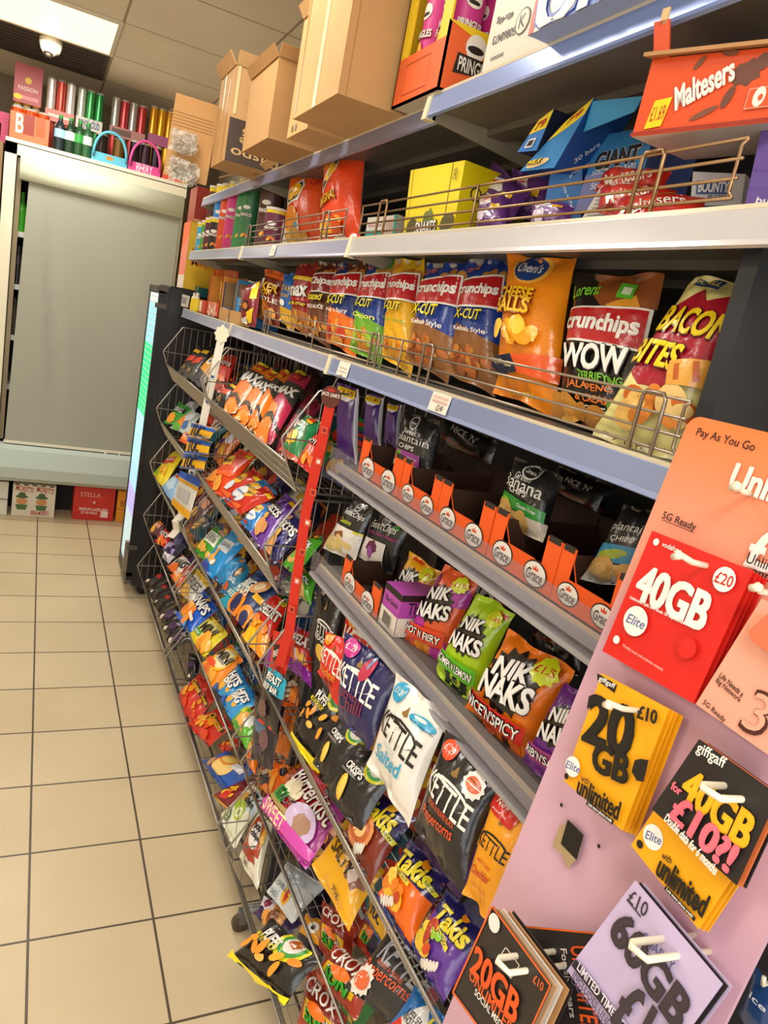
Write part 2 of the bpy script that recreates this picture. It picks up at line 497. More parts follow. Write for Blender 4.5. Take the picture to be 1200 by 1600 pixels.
# ceiling lights
for i, (lx, ly) in enumerate(LIGHT_TILES):
    t = empty('ceiling_light', (lx, ly, CEIL), ['square glowing ceiling light panel above the drinks chiller', 'square ceiling light panel over the middle of the aisle',
        'square ceiling light panel behind the photographer', 'square ceiling light panel at the far left of the shop', 'square ceiling light panel at the near left of the shop'][i],
        'ceiling light', 'ceiling light panels')
    t['_o'] = [lx, ly, CEIL]
    mb = MB()
    for a, b in (((-.3, -.3), (.3, -.28)), ((-.3, .28), (.3, .3)), ((-.3, -.28), (-.28, .28)), ((.28, -.28), (.3, .28))):
        mb.box((lx + a[0], ly + a[1], CEIL - .012), (lx + b[0], ly + b[1], CEIL + .0), 'plastic:e8e0cc')
    mb.build('light_frame', t)
    mb = MB(); mb.box((lx - .28, ly - .28, CEIL - .008), (lx + .28, ly + .28, CEIL - .001), 'glow:fff2c8'); mb.build('diffuser', t)
mb = MB(); mb.box((-.34, 4.60, CEIL - .012), (.24, 5.18, CEIL - .001), 'matte:4a3f38')
for k in range(9): mb.box((-.32, 4.63 + k * .06, CEIL - .018), (.22, 4.645 + k * .06, CEIL - .012), 'matte:41372f')
tag(mb.build('ceiling_vent'), 'dark square ceiling panel next to the lit panel', 'ceiling panel')
# dome camera
P = px(80, 62, Z=CEIL - .012)
t = empty('security_camera', P, 'white dome security camera under the ceiling', 'security camera'); t['_o'] = P.tolist()
mb = MB(); mb.lathe(P, (0, 0, -1), [(0, .055), (.02, .055), (.05, .047), (.06, .04)], 'plastic:e9e0cc', 24); mb.build('housing', t)
mb = MB(); prof = [(.045 + .045 * math.sin(a), .041 * math.cos(a)) for a in [j * math.pi / 2 / 8 for j in range(9)]]
mb.lathe(P, (-.1, -.45, -1), prof, 'plastic:ded4be', 24); mb.build('eyeball', t)
mb = MB(); mb.lathe(P + unit((-.1, -.45, -1)) * .082, (-.1, -.45, -1), [(0, .024), (.006, .022), (.0061, 0)], 'plastic:4d463e', 20); mb.build('lens', t)

# ================================================================== GONDOLA
XF, XB = .60, 1.02
BAYS = [('near', .567, 1.567), ('middle', 1.567, 2.567), ('far', 2.567, 3.56)]
Z1, Z2, Z3, Z4, ZT = 1.763, 1.506, 1.288, 1.048, 2.0
mb = MB(); mb.box((1.03, .30, 0), (1.06, 3.60, 2.02), 'metal:3b3a3d'); tag(mb.build('gondola_back_panel'), 'dark grey back panel of the long shelving run', 'shelving back panel')
for i, y in enumerate((.555, 1.567, 2.567, 3.575)):
    mb = MB(); mb.box((.985, y - .018, 0), (1.03, y + .018, 2.03), 'metal:55545a')
    tag(mb.build('gondola_upright'), ['slotted upright post at the near end of the shelving', 'slotted upright post between the near and middle shelves', 'slotted upright post between the middle and far shelves', 'slotted upright post at the far end of the shelving'][i], 'shelf upright')
mb = MB(); mb.box((.625, .530, 1.30), (1.03, .552, 1.745), 'plastic:23262d'); tag(mb.build('gondola_side_panel'), 'dark side panel at the near end of the second shelf', 'side panel')

def shelf(zt, y0, y1, label, xf=XF, fas='rail:a9afcb', lip='rail:e6dcc2', tickets=(), joint=True, h=.037, body='metal:77746f'):  # bluish rail tints paint the reflected daylight onto near-white edges
    t = empty('metal_shelf', (xf + .2, (y0 + y1) / 2, zt - .05), label, 'shelf', 'metal gondola shelves'); t['_o'] = list(t.location)
    mb = MB(); mb.box((xf + .006, y0 + .002, zt - .022), (XB, y1 - .002, zt), body)
    for k in (.12, .25): mb.box((xf + k, y0 + .01, zt - .034), (xf + k + .035, y1 - .01, zt - .022), body)
    mb.build('shelf_board', t)
    mb = MB()
    prof = [(xf + .006, zt + .001), (xf - .001, zt + .001), (xf - .003, zt - .003), (xf - .006, zt - h + .006), (xf - .009, zt - h), (xf - .004, zt - h - .002), (xf + .006, zt - h + .004)]
    V = [(a, y, b) for y in (y0, y1) for a, b in prof]; n = len(prof)
    mb.add(V, [(i, i + n, (i + 1) % n + n, (i + 1) % n) for i in range(n)] + [tuple(range(n)), tuple(range(2 * n - 1, n - 1, -1))], fas)
    mb.build('price_rail', t)
    mb = MB(); mb.box((xf - .0028, y0, zt - .002), (xf + .004, y1, zt + .0025), lip); mb.build('shelf_lip', t)
    if joint:
        mb = MB(); mb.hexa([(xf - .011, y1 - .012, zt - h - .004), (xf + .01, y1 - .012, zt - h - .004), (xf + .01, y1 + .004, zt - h - .004), (xf - .011, y1 + .004, zt - h - .004),
                 (xf - .005, y1 - .012, zt + .004), (xf + .01, y1 - .012, zt + .004), (xf + .01, y1 + .004, zt + .004), (xf - .005, y1 + .004, zt + .004)], 'plastic:e2d6b4')
        mb.build('joint_cover', t)
    # side bracket under the shelf
    mb = MB(); a = y1 - .012
    V = [(xf + .004, zt - .022), (XB, zt - .022), (XB, zt - .085), (xf + .004, zt - h - .002)]
    VV = [(p[0], a, p[1]) for p in V] + [(p[0], a + .004, p[1]) for p in V]
    mb.add(VV, [(0, 1, 2, 3), (7, 6, 5, 4), (0, 4, 5, 1), (1, 5, 6, 2), (2, 6, 7, 3), (3, 7, 4, 0)], 'metal:b8ab90'); mb.build('bracket', t)
    for (ty, tw, lines) in tickets:
        mb = MB()
        P0 = np.array([xf - .0095, ty + tw / 2, zt - h + .004]); U = np.array([0, -tw, 0]); V = np.array([.0055, 0, h - .006])
        mb.slab(P0, U, V, (-.0006, 0, 0), 'card:e9e2d4')
        flat_print(mb, P0 + (-.0007, 0, 0), U, V, lines, 'ink')
        mb.build('price_ticket', t)
    return t
tick = [('r', .1, .72, .9, .86, 'd9b7b0'), ('r', .1, .5, .9, .62, 'cfa8a4'), ('t', '£2.49', .62, .25, .35, .16, '6a5a58')]
tick2 = [('r', .15, .3, .85, .36, 'b9aaa0'), ('r', .15, .55, .85, .6, 'b9aaa0')]
shelf(Z1, .30, 1.567, 'near top-row shelf carrying chocolate boxes, silver front edge', fas='rail:cfcdcf', joint=True)
shelf(Z1, 1.567, 2.567, 'middle top-row shelf carrying the two big orange snack bags', tickets=[(px(430, 392, X=XF)[1], .05, tick2)])
shelf(Z1, 2.567, 3.57, 'far top-row shelf carrying the stacking crisp tubes', joint=False)
shelf(Z2, .50, 1.567, 'near second-row shelf carrying the large family crisp bags', fas='rail:8f9dc6', tickets=[(px(692, 632, X=XF)[1], .062, tick), (px(541, 578, X=XF)[1], .062, tick2)])
shelf(Z2, 1.567, 2.567, 'middle second-row shelf with crisp bags behind a wire guard')
shelf(Z2, 2.567, 3.56, 'far second-row shelf with small counter display boxes', joint=False)
shelf(Z3, .50, 1.44, 'third-row near shelf carrying the orange banana chip trays', xf=.612, joint=False, fas='plastic:98969c', h=.014)
shelf(Z4, .50, 1.44, 'fourth-row near shelf carrying corn snack bags', xf=.612, joint=False, fas='plastic:98969c', h=.014)
shelf(ZT, .30, 1.30, 'near top shelf holding stock boxes, blue front edge', fas='rail:8fa3d8', joint=True, body='metal:8d8579')
shelf(ZT, 1.30, 2.567, 'middle top shelf holding large cardboard boxes', xf=.627, fas='rail:8f93b4', joint=False, body='metal:77746f')
shelf(ZT, 2.567, 3.57, 'far top shelf holding the box with dark print', xf=.627, fas='rail:8f93b4', joint=False, body='metal:77746f')

# clear upstands in front of the third and fourth shelf
for zz, lab, y1 in ((Z3, 'clear plastic upstand along the orange tray shelf', 1.455), (Z4, 'clear plastic upstand along the corn snack shelf', 1.455)):
    t = empty('plastic_upstand', (.6, 1, zz - .03), lab, 'shelf upstand'); t['_o'] = list(t.location)
    mb = MB(); mb.hexa([(.597, .5, zz - .024), (.600, .5, zz - .024), (.600, y1, zz - .024), (.597, y1, zz - .024), (.594, .5, zz + .034), (.5965, .5, zz + .034), (.5965, y1, zz + .034), (.594, y1, zz + .034)], 'clear:c8c4c8')
    mb.build('clear_panel', t)
    mb = MB(); mb.box((.595, .5, zz - .029), (.611, y1, zz - .022), 'plastic:9f9da2'); mb.build('channel', t)

# wire guards standing on the shelves
def guard(z, y0, y1, loops, singles, label, col='wire:9a8c7c', h=.068, rails=4, x=.606, endround=True):
    t = MB(); r = .0019
    for k in range(rails):
        zz = z + .012 + (h - .012) * k / (rails - 1)
        t.tube([(x, y0, zz), (x, y1, zz)], r, col, 6)
    for a in (y0, y1):
        s = 1 if a == y0 else -1
        t.tube([(x, a, z + .012), (x, a - s * .006, z + .018), (x, a - s * .006, z + h - .006), (x, a, z + h)], r, col, 6)
    for y in singles: t.tube([(x - .003, y, z), (x - .003, y, z + h)], r, col, 6)
    for y in loops:
        t.tube([(x - .004, y - .017, z), (x - .004, y - .017, z + h - .004), (x - .004, y - .013, z + h + .002), (x - .004, y + .013, z + h + .002), (x - .004, y + .017, z + h - .004), (x - .004, y + .017, z)], .0024, col, 6)
    return tag(t.build('wire_guard'), label, 'wire guard', 'wire guards on the shelf edges')
Y = lambda u, v: float(px(u, v, X=.606)[1])
guard(Z1, Y(388, 360), Y(541, 345), [Y(391, 365), Y(511, 350)], [Y(443, 360)], 'wire guard in front of the orange snack bags and brown tubes')
guard(Z1, Y(562, 350), Y(1155, 270), [Y(598, 345), Y(1015, 285)], [Y(742, 330)], 'bronze wire guard in front of the chocolate multipacks', col='wire:a2815c')
guard(Z2, Y(413, 495), Y(585, 555), [Y(421, 500), Y(586, 550)], [Y(491, 525)], 'wire guard before the middle crisp bags on the second shelf')
guard(Z2, Y(592, 555), Y(1070, 660), [Y(668, 570), Y(1018, 650)], [Y(626, 562)], 'wire guard before the large crisp bags on the second shelf')

# ================================================================== WIRE BASKETS
LEVELS = [1.243, .976, .712, .445, .179]
def basket(y0, y1, zl, label, first=None):
    t = empty('wire_basket', (.75, (y0 + y1) / 2, zl - .08), label, 'wire basket', 'wire dump baskets'); t['_o'] = list(t.location)
    g = 'wire:a8a29a'; xb = .93
    top, pk, lip, low, fl = zl + .180, zl + .057, zl, zl - .069, zl - .077
    for s, y in ((1, y0), (-1, y1)):
        mb = MB()
        mb.tube([(xb, y, top), (.605, y, top), (.598, y, top - .003), (.528, y, pk + .004), (.526, y, pk - .002), (.548, y, lip), (.583, y, low + .003), (.59, y, low), (xb, y, fl)], .0028, g, 6)
        mb.tube([(.527, y, pk), (xb, y, pk)], .002, g, 5)
        for k in range(12):
            x = .548 + k * .031
            zt_ = top if x > .598 else pk + (x - .528) / .07 * (top - pk)
            zb_ = low if x > .585 else pk - (x - .526) / .059 * (pk - low)
            mb.tube([(x, y, zb_), (x, y, zt_)], .0011, g, 4, False)
        mb.build('side_panel', t)
    mb = MB()
    for (x, z, r) in ((.548, lip, .0030), (.585, low, .0026), (.572, lip - .045, .0011), (.560, lip - .022, .0011)):
        mb.tube([(x, y0, z), (x, y1, z)], r, g, 6)
    n = int((y1 - y0) / .0125)
    for k in range(1, n):
        y = y0 + (y1 - y0) * k / n
        mb.tube([(.548, y, lip), (.585, y, low)], .0010, g, 4, False)
    mb.build('front_panel', t)
    mb = MB()
    for k in range(15): x = .60 + k * .0235; mb.tube([(x, y0, low - (x - .6) * .02), (x, y1, low - (x - .6) * .02)], .0010, g, 4, False)
    for k in range(0, 7):
        y = y0 + (y1 - y0) * (k + .5) / 7; mb.tube([(.585, y, low), (xb, y, fl), (xb, y, top)], .0016, g, 4, False)
    mb.tube([(xb, y0, top), (xb, y1, top)], .0028, g, 6)
    mb.build('floor_and_back', t)
    return t
ordn = ['topmost', 'second', 'third', 'fourth', 'lowest']
CO = [('far', 2.60, 3.52), ('middle', 1.60, 2.555), ('near', .50, 1.50)]
for nm, a, b in CO:
    for k, zl in enumerate(LEVELS):
        if nm == 'near' and k < 2: continue
        desc = {'far': 'far column beside the black cooler', 'middle': 'middle column', 'near': 'near column by the phone card board'}[nm]
        lb = '%s wire basket of the %s' % (ordn[k] if nm != 'near' else ['', '', 'upper', 'centre', 'bottom'][k], desc)
        basket(a, b, zl, lb)
# stands with castors
for nm, a, b in CO:
    ztop = 1.42 if nm != 'near' else .90
    t = empty('basket_stand', (.9, (a + b) / 2, 0), 'grey metal stand on castors carrying the %s column of baskets' % nm, 'display stand', 'basket stands'); t['_o'] = list(t.location)
    for y in ((a + .03, b - .03) if nm == 'near' else (b - .03,)):
        mb = MB(); mb.box((.935, y - .014, .06), (.965, y + .014, ztop), 'metal:5e6062'); mb.build('upright', t)
        xc = .59 if nm == 'near' else .80
        mb = MB(); mb.tube([(.95, y, .075), (xc + .01, y, .062)], .013, 'metal:8b9092', 8); mb.build('base_leg', t)
        c = MB(); c.lathe((xc, y - .010, .026), (0, 1, 0), [(0, .018), (.002, .026), (.018, .026), (.020, .018)], 'plastic:4a3a30', 16)
        wheel = c; c = MB()
        c.box((xc - .01, y - .012, .026), (xc + .01, y + .012, .064), 'metal:7a7a78'); c = c.build('castor', t); wheel.build('wheel', c)
mb = MB(); mb.box((.665, 1.522, .02), (.70, 1.548, 1.05), 'metal:55595e'); tag(mb.build('front_post'), 'dark grey post between the middle and near baskets', 'post')

# ================================================================== DRINKS CHILLER (end wall)
FY = 4.90
t = empty('drinks_chiller', (.26, FY + .35, 0), 'tall open drinks chiller with its grey night blind pulled down', 'chiller'); t['_o'] = list(t.location)
w = 'matte:e3dcc4'
mb = MB()
mb.box((-.235, FY, 2.185), (.755, FY + .75, 2.21), w)            # top
mb.box((-.235, FY, 2.13), (.755, FY + .05, 2.19), w)
mb.box((-.235, FY, .27), (-.175, FY + .75, 2.19), w); mb.box((.70, FY + .03, .27), (.755, FY + .75, 2.19), w)
mb.box((-.235, FY + .70, .27), (.755, FY + .75, 2.19), 'matte:4b463e'); mb.box((-.235, FY + .02, .24), (.755, FY + .75, .30), w)
mb.build('cabinet', t)
mb = MB(); mb.box((-.170, FY + .035, .50), (-.145, FY + .060, 2.12), 'metal:8c7c60'); mb.build('side_rail', t)
mb = MB()
pr = [(FY - .012, 2.135), (FY - .032, 2.10), (FY - .034, 2.05), (FY - .022, 2.012), (FY + .02, 2.005), (FY + .03, 2.13)]
V = [(x, a, b) for x in (-.155, .745) for a, b in pr]; n = len(pr)
mb.add(V, [(i, (i + 1) % n, (i + 1) % n + n, i + n) for i in range(n)] + [tuple(range(n))[::-1], tuple(range(n, 2 * n))], 'matte:d8dcc4', True); mb.build('blind_cassette', t)
# blind: slightly billowed cloth
mb = MB(); nx, nz = 26, 22; V = []
for j in range(nz + 1):
    for i in range(nx + 1):
        a, b = i / nx, j / nz
        x = -.135 + .035 * (b - .0) * .0 + .87 * a; z = .505 + 1.51 * b
        y = FY - .035 * (1 - b) + .008 + .006 * math.sin(9 * a + 5 * b) * math.sin(math.pi * b) + .022 * math.exp(-((a - .12 - .22 * (1 - b)) / .025) ** 2) * math.sin(math.pi * b)
        if a < .5: x += .03 * b * (1 - a)
        V.append((x, y, z))
mb.add(V, [(j * (nx + 1) + i, j * (nx + 1) + i + 1, (j + 1) * (nx + 1) + i + 1, (j + 1) * (nx + 1) + i) for j in range(nz) for i in range(nx)], 'blind:9a9a8c', True)
nb = mb.build('night_blind', t)
mb = MB(); mb.box((-.14, FY - .036, .492), (.74, FY - .018, .508), 'plastic:ddd6c2'); mb.build('blind_bar', nb)
hx = float(px(175, 711, Y=FY - .03)[0])
mb = MB(); mb.tube([(hx - .045, FY - .03, .494), (hx - .035, FY - .055, .470), (hx + .035, FY - .055, .470), (hx + .045, FY - .03, .494)], .006, 'plastic:e6dfca', 8); mb.build('blind_handle', nb)
mb = MB()
pr = [(FY - .045, .485), (FY - .105, .47), (FY - .115, .36), (FY - .095, .29), (FY - .04, .255), (FY + .03, .25), (FY + .03, .485)]
V = [(x, a, b) for x in (-.235, .755) for a, b in pr]; n = len(pr)
mb.add(V, [(i, (i + 1) % n, (i + 1) % n + n, i + n) for i in range(n)] + [tuple(range(n))[::-1], tuple(range(n, 2 * n))], 'plastic:b9c6c0'); mb.build('lower_fascia', t)
mb = MB(); mb.box((-.20, FY + .25, 0), (.72, FY + .70, .25), 'matte:231f1c'); mb.build('plinth', t)
for z in (.80, 1.10, 1.40, 1.70):
    mb = MB(); mb.box((-.17, FY + .09, z), (.70, FY + .68, z + .03), 'plastic:e8e4da'); mb.build('inner_shelf', t)
for k, (z, c, lb) in enumerate(((1.73, '3fae1e', 'green bottle seen past the blind edge on the top chiller shelf'), (1.43, '2a2522', 'dark bottle seen past the blind edge, mid chiller shelf'), (1.13, '3a2c20', 'brown bottle seen past the blind edge, lower chiller shelf'))):
    mb = MB(); mb.lathe((-.135, FY + .14, z), (0, 0, 1), [(0, .03), (.12, .032), (.17, .014), (.22, .012), (.222, 0)], 'plastic:' + c, 14); tag(mb.build('drink_bottle'), lb, 'bottle')
# cupboard left of the chiller
mb = MB(); mb.box((-.55, FY + .02, 0), (-.245, FY + .7, 2.18), 'matte:8a6f4c'); mb.box((-.54, FY + .012, .1), (-.262, FY + .02, 2.1), 'matte:6b5339')
tag(mb.build('wall_cupboard'), 'brown cupboard at the left edge beside the drinks chiller', 'cupboard')

# ================================================================== BLACK COOLER
t = empty('black_cooler', (.75, 3.95, 0), 'tall black glass-door cooler with a colour-lit front edge', 'cooler'); t['_o'] = list(t.location)
x0, y0, y1, zt = .525, 3.66, 4.03, 1.585
mb = MB(); mb.box((x0, y0, .07), (1.03, y1, zt), 'plastic:1b191a'); mb.box((x0 + .02, y0 - .006, .07), (x0 + .075, y0, zt), 'plastic:222021'); mb.box((x0 + .02, y0 + .0, zt), (1.02, y1 - .02, zt + .01), 'plastic:121112')
mb.build('cabinet', t)
mb = MB(); mb.box((x0 - .028, y0 + .0, .12), (x0, y0 + .022, zt - .01), 'plastic:101010'); mb.box((x0 - .028, y1 - .03, .12), (x0, y1, zt - .01), 'plastic:101010')
mb.box((x0 - .028, y0, .10), (x0, y1, .14), 'plastic:141414'); mb.box((x0 - .028, y0, zt - .03), (x0, y1, zt), 'plastic:1a1a1a'); mb.build('door_frame', t)
mb = MB()
segs = [(.14, .42, '9fb4b8'), (.42, .55, '9a8fd0'), (.55, .68, '86b8d8'), (.68, .95, '8fcfe0'), (.95, 1.30, '19c878'), (1.30, 1.50, '7fb6c6'), (1.50, 1.55, 'a8b4b4')]
for a, b, c in segs: mb.box((x0 - .024, y0 + .022, a), (x0 - .004, y1 - .03, b), 'glow:' + c)
mb.build('lit_door_glass', t)
mb = MB()
for z in np.arange(.16, 1.54, .028): mb.box((x0 - .0255, y0 + .03, z), (x0 - .024, y1 - .04, z + .004), 'plastic:dfeef0')
mb.build('shelf_edge_lines', t)
for z in (zt - .02, zt - .10, .27):
    mb = MB(); mb.box((x0 - .04, y0 - .01, z), (x0 + .01, y0 + .015, z + .022), 'metal:5c554c'); mb.build('hinge', t)
mb = MB(); mb.box((x0 - .03, y0 + .02, .07), (x0, y1, .10), 'metal:6e675c'); mb.box((x0 - .045, y0 + .02, .14), (x0 - .028, y0 + .05, .30), 'metal:8b8272'); mb.build('kick_plate', t)
for yy in (y0 + .06, y1 - .06):
    c = MB(); c.lathe((x0 + .07, yy - .012, .035), (0, 1, 0), [(0, .03), (.002, .034), (.022, .034), (.024, .03)], 'plastic:1a1715', 16); c.box((x0 + .06, yy - .016, .035), (x0 + .08, yy + .016, .07), 'metal:6e6a64'); c.build('castor', t)
P = px(285, 466, Y=y0 - .003)
mb = MB(); mb.slab(P + (-.025, 0, -.035), (.055, 0, -.004), (.004, 0, .055), (0, -.0015, 0), 'card:e4dfd4'); flat_print(mb, P + (-.025, -.002, -.035), (.055, 0, -.004), (.004, 0, .055), [('r', .12 + .1 * k, .25, .16 + .1 * k, .8, '3a3634') for k in range(7)], 'ink')
tag(mb.build('price_card'), 'small white barcode card on the top corner of the black cooler', 'price card')
# ================================================================== PACKET PRINTS
# every print: (film colour, [elements from back to front], back-side colour)
CH = ['e8b040', 'd99a2c', 'f0c45a']            # crisp colours
def price(u, v, s='£1.35', w=.26, c='f4dc1e', tc='c01818', ro=0): return [('r', u - w / 2, v - .035, u + w / 2, v + .035, c), ('t', s, u, v, w * .8, .055 + w * .12, tc, ro)]
def nik(base, sub, subc, plate, more=(), lc='e9e6e2'):
    return (base, list(more) + [('s', .46, .60, .40, '17120f', 15, .80), ('t', 'NIK', .44, .71, .52, .22, lc, 14, '17120f', .15, .03), ('t', 'NAKS', .50, .52, .70, .27, lc, 12, '17120f', .1, .03),
            ('p', [(.06, .30), (.90, .36), (.93, .20), (.04, .16)], plate), ('t', sub, .48, .255, .78, .13, subc, 4, '17120f', 0, .02),
            ('s', .78, .86, .15, 'c9d41a', 10, .85), ('t', '£1.35', .78, .86, .22, .07, 'c01818', 8)], base)
def kettle(base, lc, sub, subc, flash, more=(), sub2=None, ol=None):
    return (base, [('p', [(.42, .74), (.48, .84), (.53, .75)], '8a6a34'), ('e', .47, .76, .05, .03, '8a6a34'), ('e', .50, .60, .33, .12, lc), ('e', .50, .588, .30, .105, base),
            ('t', 'KETTLE', .48, .555, .82, .27, lc, -2, ol, .0, .006), ('t', sub, .46, .30, .62, .17, subc, 8, None, .25, .012)] +
            ([('t', sub2, .5, .42, .5, .06, subc, 0)] if sub2 else []) + [('e', .22, .88, .13, .12, flash), ('t', '£1.29', .22, .88, .18, .075, 'f3e9dd')] + list(more), base)
def crunch(base, plate, txt, tcol, low, foods, sub=None, subc='f3e9dd', top=None, back='a8a49a', logo='crunchips'):
    P = []
    if top: P += [('p', [(.35, 1), (1, 1), (1, .72), (.62, .78)], top), ('f', .72, .86, .22, .10, 7, ['c98a34', 'b87424'], .10, 5)]
    P += [('p', [(0, 0), (1, 0), (1, .36), (0, .45)], low), ('f', .5, .17, .42, .16, 22, foods, .095, 8),
          ('t', 'Lorenz', .24, .90, .38, .11, tcol, 8, None, .3, .01),
          ('p', [(.02, .80), (.96, .86), (.98, .60), (.05, .56)], 'f0ece4'), ('p', [(.04, .785), (.94, .843), (.955, .615), (.07, .577)], plate),
          ('t', logo, .5, .715, .84, .20, 'f4f0ea', 3, None, .12, .03)]
    if txt: P += [('t', txt, .45, .52, .62, .15, 'f2dc14', 4, '15203f', .3, .02)]
    if sub: P += [('t', sub, .52, .40, .66, .09, subc, 4)]
    return (base, P, back)
